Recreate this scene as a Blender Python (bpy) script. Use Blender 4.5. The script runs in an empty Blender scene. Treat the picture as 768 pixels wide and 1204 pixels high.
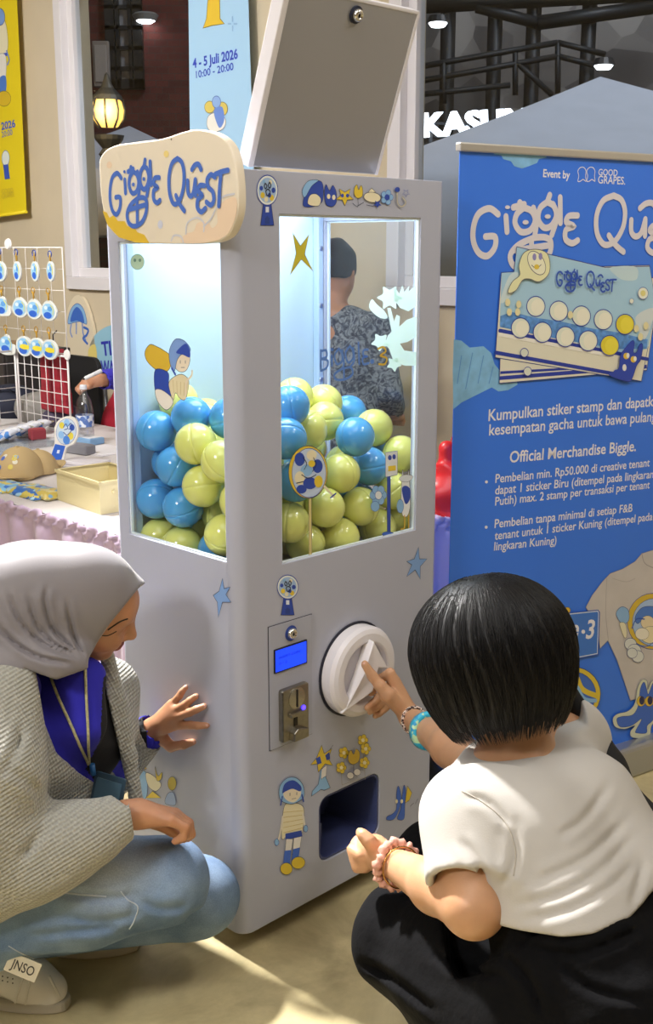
import bpy, bmesh, math, random
import numpy as np
from mathutils import Vector, Matrix

# ------------------------------------------------------------------ camera, world, lights
SC = bpy.context.scene
COL = SC.collection
FPX, CX, CY, CAMZ = 1347.0, 384.0, 602.0, 1.60
PITCH = math.atan(310.0 / FPX)
SP, CP = math.sin(PITCH), math.cos(PITCH)
cam_d = bpy.data.cameras.new('camera')
cam = bpy.data.objects.new('camera', cam_d); COL.objects.link(cam)
cam_d.sensor_fit = 'VERTICAL'; cam_d.sensor_height = 24.0; cam_d.lens = 24.0 * FPX / 1204.0
cam_d.clip_start = 0.05; cam_d.clip_end = 100
cam.location = (0, 0, CAMZ); cam.rotation_euler = (math.pi / 2 - PITCH, 0, 0)
SC.camera = cam
SC.view_settings.view_transform = 'Standard'; SC.view_settings.look = 'None'
SC.view_settings.gamma = 1.0; SC.view_settings.use_curve_mapping = False
SC.view_settings.exposure = 0.25
wd = bpy.data.worlds.new('night'); SC.world = wd; wd.use_nodes = True
wd.node_tree.nodes['Background'].inputs[0].default_value = (0.16, 0.18, 0.24, 1)
wd.node_tree.nodes['Background'].inputs[1].default_value = 0.25

def area_light(name, loc, target, size, power, col=(1, 0.93, 0.84), spread=180):
    d = bpy.data.lights.new(name, 'AREA'); d.shape = 'DISK'; d.size = size; d.energy = power; d.color = col; d.spread = math.radians(spread)
    o = bpy.data.objects.new(name, d); COL.objects.link(o); o.location = loc
    o.rotation_euler = (Vector(target) - Vector(loc)).to_track_quat('-Z', 'Y').to_euler()
    return o
WARM = (1, 0.975, 0.95)
area_light('ceiling_spot_and_fill', (-2.5, -0.7, 3.5), (-0.4, 2.2, 0.6), 0.8, 92, WARM)
area_light('ceiling_spot_and_fill', (-1.75, 3.9, 3.5), (0.30, 1.72, 0.0), 0.25, 46, WARM, 58)
area_light('ceiling_spot_and_fill', (-2.6, 4.3, 3.5), (-1.6, 4.6, 0.8), 0.6, 14, WARM)
area_light('ceiling_spot_and_fill', (-2.4, 2.8, 3.5), (-1.9, 7.0, 1.7), 0.6, 58, WARM, 95)  # added wall washer without a visible fitting, brightens the window wall
area_light('ceiling_spot_and_fill', (1.9, 2.2, 3.5), (1.6, 4.1, 1.0), 0.6, 20, WARM)  # unseen wall washer, a fill for the right of the window wall
area_light('ceiling_spot_and_fill', (2.2, 1.2, 3.5), (1.0, 2.6, 0.8), 0.8, 10, WARM)
area_light('ceiling_panel', (-0.2, 0.9, 3.55), (-0.2, 1.1, 0), 2.2, 30, (1, 0.98, 0.96))

# ------------------------------------------------------------------ helpers
def ray(px, py):
    u, v = (px - CX) / FPX, (py - CY) / FPX
    return Vector((u, CP - v * SP, -(v * CP + SP)))
def at(px, py, Y):
    d = ray(px, py); t = Y / d.y
    return Vector((d.x * t, Y, CAMZ + d.z * t))
def at_z(px, py, z):
    d = ray(px, py); t = (z - CAMZ) / d.z
    return Vector((d.x * t, d.y * t, z))
class Plane:
    """a real flat surface: origin o, right u, up v; n points at the viewer"""
    def __init__(s, o, u, v=(0, 0, 1)):
        s.o = Vector(o); s.u = Vector(u).normalized(); s.v = Vector(v).normalized(); s.n = s.u.cross(s.v)
    def hit(s, px, py):
        d = ray(px, py); c = Vector((0, 0, CAMZ))
        t = (s.o - c).dot(s.n) / d.dot(s.n); p = c + d * t - s.o
        return (p.dot(s.u), p.dot(s.v))
    def pt(s, a, b, c=0.0):
        return s.o + s.u * a + s.v * b + s.n * c
    def off(s, c):
        return Plane(s.o + s.n * c, s.u, s.v)

_M = {}
def srgb(h):
    if isinstance(h, str):
        h = h.lstrip('#'); c = [int(h[i:i + 2], 16) / 255 for i in (0, 2, 4)]
    else: c = list(h)
    return tuple(x / 12.92 if x <= 0.04045 else ((x + 0.055) / 1.055) ** 2.4 for x in c) + (1,)
def mat(name, col, rough=0.5, metal=0.0, noise=0.0, nscale=20.0, bump=0.0, bscale=60.0, emit=0.0, spec=0.5, sheen=0.0, sss=0.0, coat=0.0):
    if name in _M: return _M[name]
    m = bpy.data.materials.new(name); m.use_nodes = True
    nt = m.node_tree; b = nt.nodes['Principled BSDF']; c = srgb(col)
    b.inputs['Base Color'].default_value = c; b.inputs['Roughness'].default_value = rough
    b.inputs['Metallic'].default_value = metal; b.inputs['Specular IOR Level'].default_value = spec
    b.inputs['Sheen Weight'].default_value = sheen; b.inputs['Coat Weight'].default_value = coat
    if sss:
        b.inputs['Subsurface Weight'].default_value = sss
        b.inputs['Subsurface Radius'].default_value = (0.012, 0.005, 0.003); b.inputs['Subsurface Scale'].default_value = 1.0
    if emit:
        b.inputs['Emission Color'].default_value = c; b.inputs['Emission Strength'].default_value = emit
    if noise or bump:
        tc = nt.nodes.new('ShaderNodeTexCoord')
    if noise:
        n = nt.nodes.new('ShaderNodeTexNoise'); n.inputs['Scale'].default_value = nscale; n.inputs['Detail'].default_value = 6
        nt.links.new(tc.outputs['Object'], n.inputs['Vector'])
        r = nt.nodes.new('ShaderNodeMapRange'); r.inputs[1].default_value = 0.3; r.inputs[2].default_value = 0.7
        r.inputs[3].default_value = 1 - noise; r.inputs[4].default_value = 1 + noise
        nt.links.new(n.outputs[0], r.inputs[0])
        x = nt.nodes.new('ShaderNodeMix'); x.data_type = 'RGBA'; x.blend_type = 'MULTIPLY'; x.inputs[0].default_value = 1
        x.inputs[6].default_value = c; nt.links.new(r.outputs[0], x.inputs[7]); nt.links.new(x.outputs[2], b.inputs['Base Color'])
    if bump:
        n2 = nt.nodes.new('ShaderNodeTexNoise'); n2.inputs['Scale'].default_value = bscale; n2.inputs['Detail'].default_value = 4
        nt.links.new(tc.outputs['Object'], n2.inputs['Vector'])
        bp = nt.nodes.new('ShaderNodeBump'); bp.inputs['Strength'].default_value = bump; bp.inputs['Distance'].default_value = 0.01
        nt.links.new(n2.outputs[0], bp.inputs['Height']); nt.links.new(bp.outputs[0], b.inputs['Normal'])
    _M[name] = m
    return m
def ink(h): return mat('print_' + h.strip('#'), h, 0.45)
def glass_mat(name, tint=(1, 1, 1), refl=1.0, rough=0.02, base=0.03):
    if name in _M: return _M[name]
    m = bpy.data.materials.new(name); m.use_nodes = True; nt = m.node_tree
    nt.nodes.remove(nt.nodes['Principled BSDF']); out = nt.nodes['Material Output']
    t = nt.nodes.new('ShaderNodeBsdfTransparent'); t.inputs[0].default_value = (*tint, 1)
    g = nt.nodes.new('ShaderNodeBsdfGlossy'); g.inputs['Roughness'].default_value = rough
    fr = nt.nodes.new('ShaderNodeLayerWeight'); fr.inputs[0].default_value = 0.25
    mr = nt.nodes.new('ShaderNodeMapRange'); mr.inputs[3].default_value = base; mr.inputs[4].default_value = 0.6 * refl
    nt.links.new(fr.outputs['Facing'], mr.inputs[0])
    pw = nt.nodes.new('ShaderNodeMath'); pw.operation = 'POWER'; pw.inputs[1].default_value = 3
    nt.links.new(fr.outputs['Facing'], pw.inputs[0]); nt.links.new(pw.outputs[0], mr.inputs[0])
    mx = nt.nodes.new('ShaderNodeMixShader'); nt.links.new(mr.outputs[0], mx.inputs[0])
    nt.links.new(t.outputs[0], mx.inputs[1]); nt.links.new(g.outputs[0], mx.inputs[2]); nt.links.new(mx.outputs[0], out.inputs[0])
    _M[name] = m
    return m

def thing(name, label, cat, loc=(0, 0, 0), rotz=0.0, group=None):
    o = bpy.data.objects.new(name, None); COL.objects.link(o); o.empty_display_size = 0.05
    o.location = loc; o.rotation_euler = (0, 0, rotz); o['label'] = label; o['category'] = cat
    if group: o['group'] = group
    return o
def tag(o, label=None, cat=None, group=None, kind=None):
    if label: o['label'] = label
    if cat: o['category'] = cat
    if group: o['group'] = group
    if kind: o['kind'] = kind
    return o
def mat_of(root):
    m = Matrix.Identity(4)
    while root is not None:
        m = (Matrix.Translation(root.location) @ root.rotation_euler.to_matrix().to_4x4() @ Matrix.Diagonal((*root.scale, 1))) @ m
        root = root.parent
    return m
def link_mesh(name, me, mats, parent=None, world=False, smooth=False):
    """world=True: mesh data is in world coordinates and is taken into the parent's space"""
    o = bpy.data.objects.new(name, me); COL.objects.link(o)
    for m in (mats if isinstance(mats, (list, tuple)) else [mats]): me.materials.append(m)
    if smooth: me.polygons.foreach_set('use_smooth', [True] * len(me.polygons))
    if parent is not None:
        o.parent = parent
        if world: me.transform(mat_of(parent).inverted())
    return o
def obj(name, bm, mats, parent=None, world=False, smooth=False, bev=0.0, seg=2):
    me = bpy.data.meshes.new(name)
    bmesh.ops.recalc_face_normals(bm, faces=bm.faces[:])
    bm.to_mesh(me); bm.free()
    o = link_mesh(name, me, mats, parent, world, smooth)
    if bev:
        md = o.modifiers.new('bevel', 'BEVEL'); md.width = bev; md.segments = seg; md.limit_method = 'ANGLE'; md.angle_limit = math.radians(40)
    return o
def structure(o):
    o['kind'] = 'structure'; return o
def nb(): return bmesh.new()
def box(bm, c, s, M=None, mi=0):
    r = bmesh.ops.create_cube(bm, size=1.0)
    T = Matrix.Translation(c) @ Matrix.Diagonal((s[0], s[1], s[2], 1))
    if M is not None: T = M @ T
    bmesh.ops.transform(bm, matrix=T, verts=r['verts'])
    for v in r['verts']:
        for f in v.link_faces: f.material_index = mi
    return r['verts']
def box2(bm, lo, hi, M=None, mi=0):
    lo, hi = Vector(lo), Vector(hi)
    return box(bm, (lo + hi) / 2, hi - lo, M, mi)
def prism(bm, pts, h, M=None, mi=0):
    """pts in xy, extruded along +z by h"""
    n = len(pts)
    a = [bm.verts.new((p[0], p[1], 0)) for p in pts]; b = [bm.verts.new((p[0], p[1], h)) for p in pts]
    fs = [bm.faces.new(a[::-1]), bm.faces.new(b)]
    for i in range(n): fs.append(bm.faces.new((a[i], a[(i + 1) % n], b[(i + 1) % n], b[i])))
    for f in fs: f.material_index = mi
    if M is not None: bmesh.ops.transform(bm, matrix=M, verts=a + b)
    return a + b
def lathe(bm, prof, n=32, M=None, mi=0):
    """prof: (r, z)"""
    rings = []
    for r, z in prof:
        if r < 1e-6: rings.append([bm.verts.new((0, 0, z))])
        else: rings.append([bm.verts.new((r * math.cos(2 * math.pi * k / n), r * math.sin(2 * math.pi * k / n), z)) for k in range(n)])
    for A, B in zip(rings, rings[1:]):
        for k in range(n):
            k2 = (k + 1) % n
            if len(A) == 1 and len(B) == 1: continue
            if len(A) == 1: f = bm.faces.new((A[0], B[k], B[k2]))
            elif len(B) == 1: f = bm.faces.new((A[k], A[k2], B[0]))
            else: f = bm.faces.new((A[k], A[k2], B[k2], B[k]))
            f.material_index = mi
    vs = [v for r in rings for v in r]
    if M is not None: bmesh.ops.transform(bm, matrix=M, verts=vs)
    return vs
def tube(bm, pts, r, n=8, mi=0, caps=True, flat=1.0, up=None):
    pts = [Vector(p) for p in pts]; rr = r if isinstance(r, (list, tuple)) else [r] * len(pts)
    rings = []; ref = None
    for i, p in enumerate(pts):
        t = (pts[min(i + 1, len(pts) - 1)] - pts[max(i - 1, 0)])
        t = t.normalized() if t.length > 1e-9 else Vector((0, 0, 1))
        if ref is None:
            ref = Vector(up) if up else (Vector((0, 0, 1)) if abs(t.z) < 0.9 else Vector((1, 0, 0)))
        a = t.cross(ref)
        if a.length < 1e-6: a = t.orthogonal()
        a.normalize(); b = a.cross(t).normalized(); ref = b
        rings.append([bm.verts.new(p + a * (rr[i] * math.cos(2 * math.pi * k / n)) + b * (rr[i] * flat * math.sin(2 * math.pi * k / n))) for k in range(n)])
    for A, B in zip(rings, rings[1:]):
        for k in range(n):
            f = bm.faces.new((A[k], A[(k + 1) % n], B[(k + 1) % n], B[k])); f.material_index = mi; f.smooth = True
    if caps and len(rings) > 1:
        for R in (rings[0][::-1], rings[-1]):
            f = bm.faces.new(R); f.material_index = mi
    return rings
def spline(pts, k=6, closed=False):
    pts = [Vector(p) for p in pts]; n = len(pts); out = []
    if n < 3 and not closed: return pts
    rng = range(n) if closed else range(n - 1)
    for i in rng:
        if closed: p0, p1, p2, p3 = pts[i - 1], pts[i], pts[(i + 1) % n], pts[(i + 2) % n]
        else: p0, p1, p2, p3 = pts[max(i - 1, 0)], pts[i], pts[i + 1], pts[min(i + 2, n - 1)]
        for j in range(k):
            t = j / k
            out.append(0.5 * ((2 * p1) + (p2 - p0) * t + (2 * p0 - 5 * p1 + 4 * p2 - p3) * t * t + (3 * p1 - p0 - 3 * p2 + p3) * t ** 3))
    if not closed: out.append(pts[-1])
    return out
def sp2(pts, k=6, closed=False):
    return [(p.x, p.y) for p in spline([(a, b, 0) for a, b in pts], k, closed)]
def rrect(x0, y0, x1, y1, r, n=5):
    out = []
    for cx, cy, a0 in ((x1 - r, y1 - r, 0), (x0 + r, y1 - r, 90), (x0 + r, y0 + r, 180), (x1 - r, y0 + r, 270)):
        for k in range(n + 1):
            a = math.radians(a0 + 90 * k / n); out.append((cx + r * math.cos(a), cy + r * math.sin(a)))
    return out
def dup(root, loc=None, rotz=None, label=None, group=None):
    r = root.copy(); COL.objects.link(r)
    if loc is not None: r.location = loc
    if rotz is not None: r.rotation_euler = (0, 0, rotz)
    if label: r['label'] = label
    if group: r['group'] = group
    for ch in list(root.children):
        c = ch.copy(); COL.objects.link(c); c.parent = r
        for g in list(ch.children):
            d = g.copy(); COL.objects.link(d); d.parent = c
    return r

class Decal:
    """flat print lying on a plane; several inks in one mesh, layers a hair apart"""
    def __init__(s, plane, lift=0.0008, step=0.00008, mp=None):
        s.p = plane; s.z = lift; s.step = step; s.bm = bmesh.new(); s.mats = []; s.mp = mp or plane.hit
    def _mi(s, col):
        m = ink(col) if isinstance(col, str) else col
        if m not in s.mats: s.mats.append(m)
        return s.mats.index(m)
    def _poly(s, pts, mi):
        if len(pts) < 3: return
        vs = [s.bm.verts.new(s.p.pt(a, b, s.z)) for a, b in pts]
        try: f = s.bm.faces.new(vs)
        except ValueError: return
        f.normal_update()
        if f.normal.dot(s.p.n) < 0: f.normal_flip()
        f.material_index = mi
    def poly(s, pts, col, line=None, w=1.0, smooth=True, raw=False):
        q = sp2(pts, 6, True) if smooth else pts
        if not raw: q = [s.mp(*p) for p in q]
        if col: s._poly(q, s._mi(col)); s.z += s.step
        if line: s.stroke(q + [q[0]], line, w, raw=True, smooth=False)
        return s
    def disc(s, c, rx, ry, col, line=None, w=1.0, rot=0.0, n=28):
        a = math.radians(rot); pts = []
        for k in range(n):
            t = 2 * math.pi * k / n; x, y = rx * math.cos(t), ry * math.sin(t)
            pts.append((c[0] + x * math.cos(a) - y * math.sin(a), c[1] + x * math.sin(a) + y * math.cos(a)))
        return s.poly(pts, col, line, w, smooth=False)
    def stroke(s, pts, col, w, raw=False, smooth=True):
        """w in metres"""
        q = sp2(pts, 6) if smooth else pts
        if not raw: q = [s.mp(*p) for p in q]
        mi = s._mi(col); h = w / 2
        q = [p for k, p in enumerate(q) if k == 0 or math.hypot(p[0] - q[k - 1][0], p[1] - q[k - 1][1]) > 1e-6]
        n = len(q)
        if n < 2: return s
        closed = n > 3 and math.hypot(q[0][0] - q[-1][0], q[0][1] - q[-1][1]) < 1e-6
        if closed: q = q[:-1]; n -= 1
        Ls, Rs = [], []
        for k in range(n):
            a = q[k - 1] if (k or closed) else q[k]; b = q[(k + 1) % n] if (k < n - 1 or closed) else q[k]
            d0 = (q[k][0] - a[0], q[k][1] - a[1]); d1 = (b[0] - q[k][0], b[1] - q[k][1]); l0, l1 = math.hypot(*d0), math.hypot(*d1)
            if l0 < 1e-9: d0, l0 = d1, l1
            if l1 < 1e-9: d1, l1 = d0, l0
            n0 = (-d0[1] / l0, d0[0] / l0); n1 = (-d1[1] / l1, d1[0] / l1); m = (n0[0] + n1[0], n0[1] + n1[1]); L = math.hypot(*m)
            if L < .3: m, L = n0, 1.0
            m = (m[0] / L, m[1] / L); c = max(.6, m[0] * n0[0] + m[1] * n0[1]); Ls.append((q[k][0] + m[0] * h / c, q[k][1] + m[1] * h / c)); Rs.append((q[k][0] - m[0] * h / c, q[k][1] - m[1] * h / c))
        vl = [s.bm.verts.new(s.p.pt(x, y, s.z)) for x, y in Ls]; vr = [s.bm.verts.new(s.p.pt(x, y, s.z)) for x, y in Rs]
        def fc(vs):
            f = s.bm.faces.new(vs); f.normal_update(); f.material_index = mi
            if f.normal.dot(s.p.n) < 0: f.normal_flip()
        for k in range(n if closed else n - 1):
            k2 = (k + 1) % n; fc([vl[k], vr[k], vr[k2], vl[k2]])
        if not closed:
            for e, p, A_, B_ in ((0, q[0], vl, vr), (n - 1, q[-1], vr, vl)):
                a0 = math.atan2(*( (Ls if e == 0 else Rs)[e][t] - p[t] for t in (1, 0)))
                fc([A_[e]] + [s.bm.verts.new(s.p.pt(p[0] + h * math.cos(a0 + math.pi * t / 6), p[1] + h * math.sin(a0 + math.pi * t / 6), s.z)) for t in range(1, 6)] + [B_[e]])
        s.z += s.step
        return s
    def text(s, body, p0, p1, col, height=None, bold=0.0, shear=0.0):
        """written from p0 to p1 (baseline ends), height = cap height in plane metres"""
        a0, a1 = s.mp(*p0), s.mp(*p1)
        cu = bpy.data.curves.new('t', 'FONT'); cu.body = body; cu.offset = bold; cu.shear = shear; cu.resolution_u = 3
        to = bpy.data.objects.new('t', cu); COL.objects.link(to)
        dg = bpy.context.evaluated_depsgraph_get(); me = bpy.data.meshes.new_from_object(to.evaluated_get(dg))
        vs = [v.co.copy() for v in me.vertices]
        x0, x1 = min(v.x for v in vs), max(v.x for v in vs)
        L = math.hypot(a1[0] - a0[0], a1[1] - a0[1]); sx = L / (x1 - x0); sy = (height / 0.72) if height else sx
        ex = ((a1[0] - a0[0]) / L, (a1[1] - a0[1]) / L); ey = (-ex[1], ex[0]); mi = s._mi(col)
        nv = []
        for v in vs:
            X, Y = (v.x - x0) * sx, v.y * sy
            nv.append(s.bm.verts.new(s.p.pt(a0[0] + ex[0] * X + ey[0] * Y, a0[1] + ex[1] * X + ey[1] * Y, s.z)))
        for p in me.polygons:
            try: f = s.bm.faces.new([nv[i] for i in p.vertices]); f.material_index = mi
            except ValueError: pass
        bpy.data.objects.remove(to); bpy.data.curves.remove(cu); bpy.data.meshes.remove(me)
        s.z += s.step
        return s
    def build(s, name, parent=None):
        me = bpy.data.meshes.new(name); s.bm.to_mesh(me); s.bm.free()
        return link_mesh(name, me, s.mats, parent, world=True)

def apply_mods(o):
    dg = bpy.context.evaluated_depsgraph_get(); me = bpy.data.meshes.new_from_object(o.evaluated_get(dg))
    old = o.data; o.modifiers.clear(); o.data = me; bpy.data.meshes.remove(old)
def cut(o, cutters):
    for c in cutters:
        md = o.modifiers.new('cut', 'BOOLEAN'); md.operation = 'DIFFERENCE'; md.object = c; md.solver = 'EXACT'
    apply_mods(o)
    for c in cutters: bpy.data.objects.remove(c)
# ------------------------------------------------------------------ the hall
FL = -0.03
R2 = math.sqrt(0.5)
def floor_mat():
    m = mat('polished_concrete', '#a39a80', 0.42, bump=0.05, bscale=25); nt = m.node_tree; b = nt.nodes['Principled BSDF']
    tc = nt.nodes.new('ShaderNodeTexCoord')
    n1 = nt.nodes.new('ShaderNodeTexNoise'); n1.inputs['Scale'].default_value = 2.2; n1.inputs['Detail'].default_value = 10; n1.inputs['Roughness'].default_value = 0.65; n1.inputs['Distortion'].default_value = 1.2
    n2 = nt.nodes.new('ShaderNodeTexNoise'); n2.inputs['Scale'].default_value = 14; n2.inputs['Detail'].default_value = 8
    for n in (n1, n2): nt.links.new(tc.outputs['Object'], n.inputs['Vector'])
    ra = nt.nodes.new('ShaderNodeValToRGB'); e = ra.color_ramp.elements
    e[0].position = 0.32; e[0].color = srgb('#857c66'); e[1].position = 0.72; e[1].color = srgb('#b9b096')
    e2 = ra.color_ramp.elements.new(0.5); e2.color = srgb('#a0967c')
    mx = nt.nodes.new('ShaderNodeMix'); mx.data_type = 'RGBA'; mx.blend_type = 'MULTIPLY'; mx.inputs[0].default_value = 0.35
    nt.links.new(n1.outputs[0], ra.inputs[0]); nt.links.new(ra.outputs[0], mx.inputs[6]); nt.links.new(n2.outputs[0], mx.inputs[7])
    g = nt.nodes.new('ShaderNodeMix'); g.data_type = 'RGBA'; g.blend_type = 'MULTIPLY'; g.inputs[0].default_value = 1.0; g.inputs[7].default_value = (1.95, 1.88, 1.55, 1)
    nt.links.new(mx.outputs[2], g.inputs[6]); nt.links.new(g.outputs[2], b.inputs['Base Color'])
    return m
WC = 5.7
wall = Plane((0, WC, 0), (1, -1, 0))          # the window wall: right as seen, towards the viewer
WM = Matrix.Translation((0, WC, 0)) @ Matrix.Rotation(-math.pi / 4, 4, 'Z')   # local x = wall.u, local -y = towards the room
bm = nb(); box2(bm, (-7, -2.5, FL - 0.2), (7, 9, FL)); structure(obj('floor', bm, floor_mat()))
bm = nb(); prism(bm, [(-7, -2.5), (7, -2.5), (7, -1.05), (-3.05, 9), (-7, 9)], .1, Matrix.Translation((0, 0, 3.6)))
structure(obj('ceiling', bm, mat('ceiling_paint', '#cfc9bc', 0.9)))
M_WALL = mat('wall_paint', '#cbbda2', 0.85, noise=0.04, nscale=3, bump=0.02, bscale=120)
M_FRAME = mat('window_frame_white', '#dcd8da', 0.4)
w1l, sill = wall.hit(72, 330)[0], wall.hit(104, 337)[1]
w1l = wall.hit(83, 325)[0]; w1r = wall.hit(262, 120)[0]
w2l = wall.hit(462, 100)[0]; sill2 = wall.hit(530, 364)[1]; w2r = wall.hit(900, 250)[0]
sill = (sill + sill2) / 2; wtop = 3.2
bm = nb()
T = 0.22
box2(bm, (-5.5, 0, FL), (5.5, T, sill), WM); box2(bm, (-5.5, 0, wtop), (5.5, T, 3.6), WM)
for a, b in ((-5.5, w1l), (w1r, w2l), (w2r, 5.5)): box2(bm, (a, 0, sill), (b, T, wtop), WM)
structure(obj('wall_back', bm, M_WALL))
def window(name, x0, x1, cas, sash, mull=()):
    bm = nb()
    def ring(a0, b0, a1, b1, w, y0, y1):
        box2(bm, (a0, y0, b0), (a1, y1, b0 + w), WM); box2(bm, (a0, y0, b1 - w), (a1, y1, b1), WM)
        box2(bm, (a0, y0, b0 + w), (a0 + w, y1, b1 - w), WM); box2(bm, (a1 - w, y0, b0 + w), (a1, y1, b1 - w), WM)
    ring(x0, sill, x1, wtop, cas, -0.035, 0.10)
    ring(x0 + cas, sill + cas, x1 - cas, wtop - cas, sash, 0.01, 0.07)
    for mx in mull: box2(bm, (mx - 0.03, 0.005, sill + cas), (mx + 0.03, 0.075, wtop - cas), WM)
    o = structure(obj(name, bm, M_FRAME, bev=0.004))
    bm = nb(); box2(bm, (x0 + cas, 0.036, sill + cas), (x1 - cas, 0.042, wtop - cas), WM)
    g = obj('window_pane', bm, glass_mat('window_glass', (0.9, 0.93, 0.95), 0.8, 0.03, 0.05), o); return o
window('window_1', w1l, w1r, 0.075, 0.055)
window('window_2', w2l, w2r, 0.075, 0.05)
bm = nb(); box2(bm, (-6.9, -2.4, FL), (6.9, -2.2, 3.6)); structure(obj('wall_front', bm, M_WALL))
bm = nb(); box2(bm, (-6, -2.3, FL), (-5.8, 9, 3.6)); structure(obj('wall_left', bm, M_WALL))
bm = nb(); box2(bm, (5.0, -2.3, FL), (5.2, 1.0, 3.6)); structure(obj('wall_right', bm, M_WALL))

# ------------------------------------------------------------------ the night yard behind the windows
def wallmat(name, brick, c1, c2, mortar, scale):
    m = mat(name, c1, 0.9); nt = m.node_tree; b = nt.nodes['Principled BSDF']; tc = nt.nodes.new('ShaderNodeTexCoord')
    if brick:
        t = nt.nodes.new('ShaderNodeTexBrick'); t.inputs['Color1'].default_value = srgb(c1); t.inputs['Color2'].default_value = srgb(c2)
        t.inputs['Mortar'].default_value = srgb(mortar); t.inputs['Scale'].default_value = scale; t.inputs['Mortar Size'].default_value = 0.015
        mp = nt.nodes.new('ShaderNodeMapping'); mp.inputs['Rotation'].default_value = (math.pi / 2, 0, 0)
        nt.links.new(tc.outputs['Object'], mp.inputs[0]); nt.links.new(mp.outputs[0], t.inputs[0]); nt.links.new(t.outputs[0], b.inputs['Base Color'])
    else:
        t = nt.nodes.new('ShaderNodeTexVoronoi'); t.inputs['Scale'].default_value = scale; t.feature = 'F1'
        nt.links.new(tc.outputs['Object'], t.inputs['Vector'])
        r = nt.nodes.new('ShaderNodeValToRGB'); r.color_ramp.elements[0].color = srgb(c1); r.color_ramp.elements[1].color = srgb(c2)
        nt.links.new(t.outputs['Color'], r.inputs[0]); nt.links.new(r.outputs[0], b.inputs['Base Color'])
    return m
bh = thing('brick_building', 'dark red brick building with a barred black window, seen through the left window', 'building', (-3.0, 12.0, FL))
bm = nb(); box2(bm, (-6.5, 12.0, FL), (-0.9, 13.0, 7.0)); obj('brick_wall', bm, wallmat('dark_brick', True, '#6a2f2a', '#532320', '#4a3a36', 4.0), bh, True)
wa, wb = at(127, 105, 11.95), at(165, -40, 11.95)
bm = nb(); fx0, fx1, fz0, fz1 = wa.x, wb.x, wa.z, wb.z
box2(bm, (fx0, 11.9, fz0), (fx1, 12.0, fz0 + .09)); box2(bm, (fx0, 11.9, fz1 - .09), (fx1, 12.0, fz1)); box2(bm, (fx0, 11.9, fz0), (fx0 + .09, 12, fz1)); box2(bm, (fx1 - .09, 11.9, fz0), (fx1, 12, fz1))
wf = obj('window_frame', bm, mat('black_iron', '#15171a', 0.5), bh, True)
bm = nb()
for k in range(1, 3): x = fx0 + (fx1 - fx0) * k / 3; box2(bm, (x - .018, 11.9, fz0), (x + .018, 11.96, fz1))
for k in range(1, 6): z = fz0 + (fz1 - fz0) * k / 6; box2(bm, (fx0, 11.9, z - .018), (fx1, 11.96, z + .018))
obj('glazing_bars', bm, _M['black_iron'], wf, True)
bm = nb(); box2(bm, (fx0 + .06, 11.97, fz0 + .06), (fx1 - .06, 11.99, fz1 - .06)); obj('window_pane', bm, mat('grey_pane', '#8f8f94', 0.3), wf, True)
# small lit wall lamp and electric box on the brick
p = at(171, 18, 11.9); t = thing('wall_lamp', 'small white lit lamp high on the red brick wall', 'lamp', p)
bm = nb(); lathe(bm, [(0, -.05), (.10, -.05), (.13, 0), (.10, .02), (0, .02)], 16, Matrix.Translation(p)); obj('lamp_shade', bm, mat('lamp_metal', '#8a8a86', 0.4), t, True)
bm = nb(); lathe(bm, [(0, -.075), (.06, -.07), (.09, -.052), (0, -.05)], 16, Matrix.Translation(p)); obj('bulb', bm, mat('cold_bulb', '#ffffff', emit=9), t, True)
p = at(120, 76, 11.9); t = thing('meter_box', 'small grey box on the brick wall left of the barred window', 'box', p)
bm = nb(); box(bm, p, (.16, .12, .42)); obj('case', bm, mat('grey_box', '#8b8078', 0.6), t, True, bev=.01); bm = nb(); box(bm, p + Vector((0, -.065, 0)), (.12, .02, .34)); obj('door', bm, mat('grey_box_door', '#a19890', 0.6), t, True, bev=.006)
# street lamp
LP = at(127, 130, 8.6)
t = thing('street_lamp', 'glowing amber globe street lamp on a black post', 'lamp', (LP.x, LP.y, FL))
bm = nb(); tube(bm, [(LP.x, LP.y, FL), (LP.x, LP.y, LP.z - .32)], .045, 12); lathe(bm, [(.10, FL), (.12, FL + .3), (.05, FL + .5)], 14, Matrix.Translation((LP.x, LP.y, 0)))
lathe(bm, [(.045, -.34), (.08, -.30), (.05, -.26), (.10, -.20), (.11, -.17), (0, -.17)], 16, Matrix.Translation(LP)); obj('post', bm, _M['black_iron'], t, True)
bm = nb(); lathe(bm, [(0, -.115), (.07, -.11), (.105, -.06), (.115, .0), (.10, .06), (.07, .085), (0, .09)], 20, Matrix.Translation(LP)); obj('lamp_globe', bm, mat('amber_glow', '#ffc862', emit=1.6), t, True, True)
bm = nb()
for k in range(8):
    a = k * math.pi / 4; tube(bm, [LP + Vector((r * math.cos(a), r * math.sin(a), z)) for r, z in ((.07, -.12), (.112, -.06), (.122, .0), (.105, .07))], .008, 5)
lathe(bm, [(.115, .065), (.10, .10), (.05, .15), (.03, .19), (.015, .24), (0, .26)], 16, Matrix.Translation(LP)); obj('cage', bm, _M['black_iron'], t, True)
pl = bpy.data.lights.new('lamp_light', 'POINT'); pl.energy = 45; pl.color = (1, .7, .35); pl.shadow_soft_size = .1
po = bpy.data.objects.new('lamp_light', pl); COL.objects.link(po); po.location = LP + Vector((0.0, -.35, 0)); 
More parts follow.
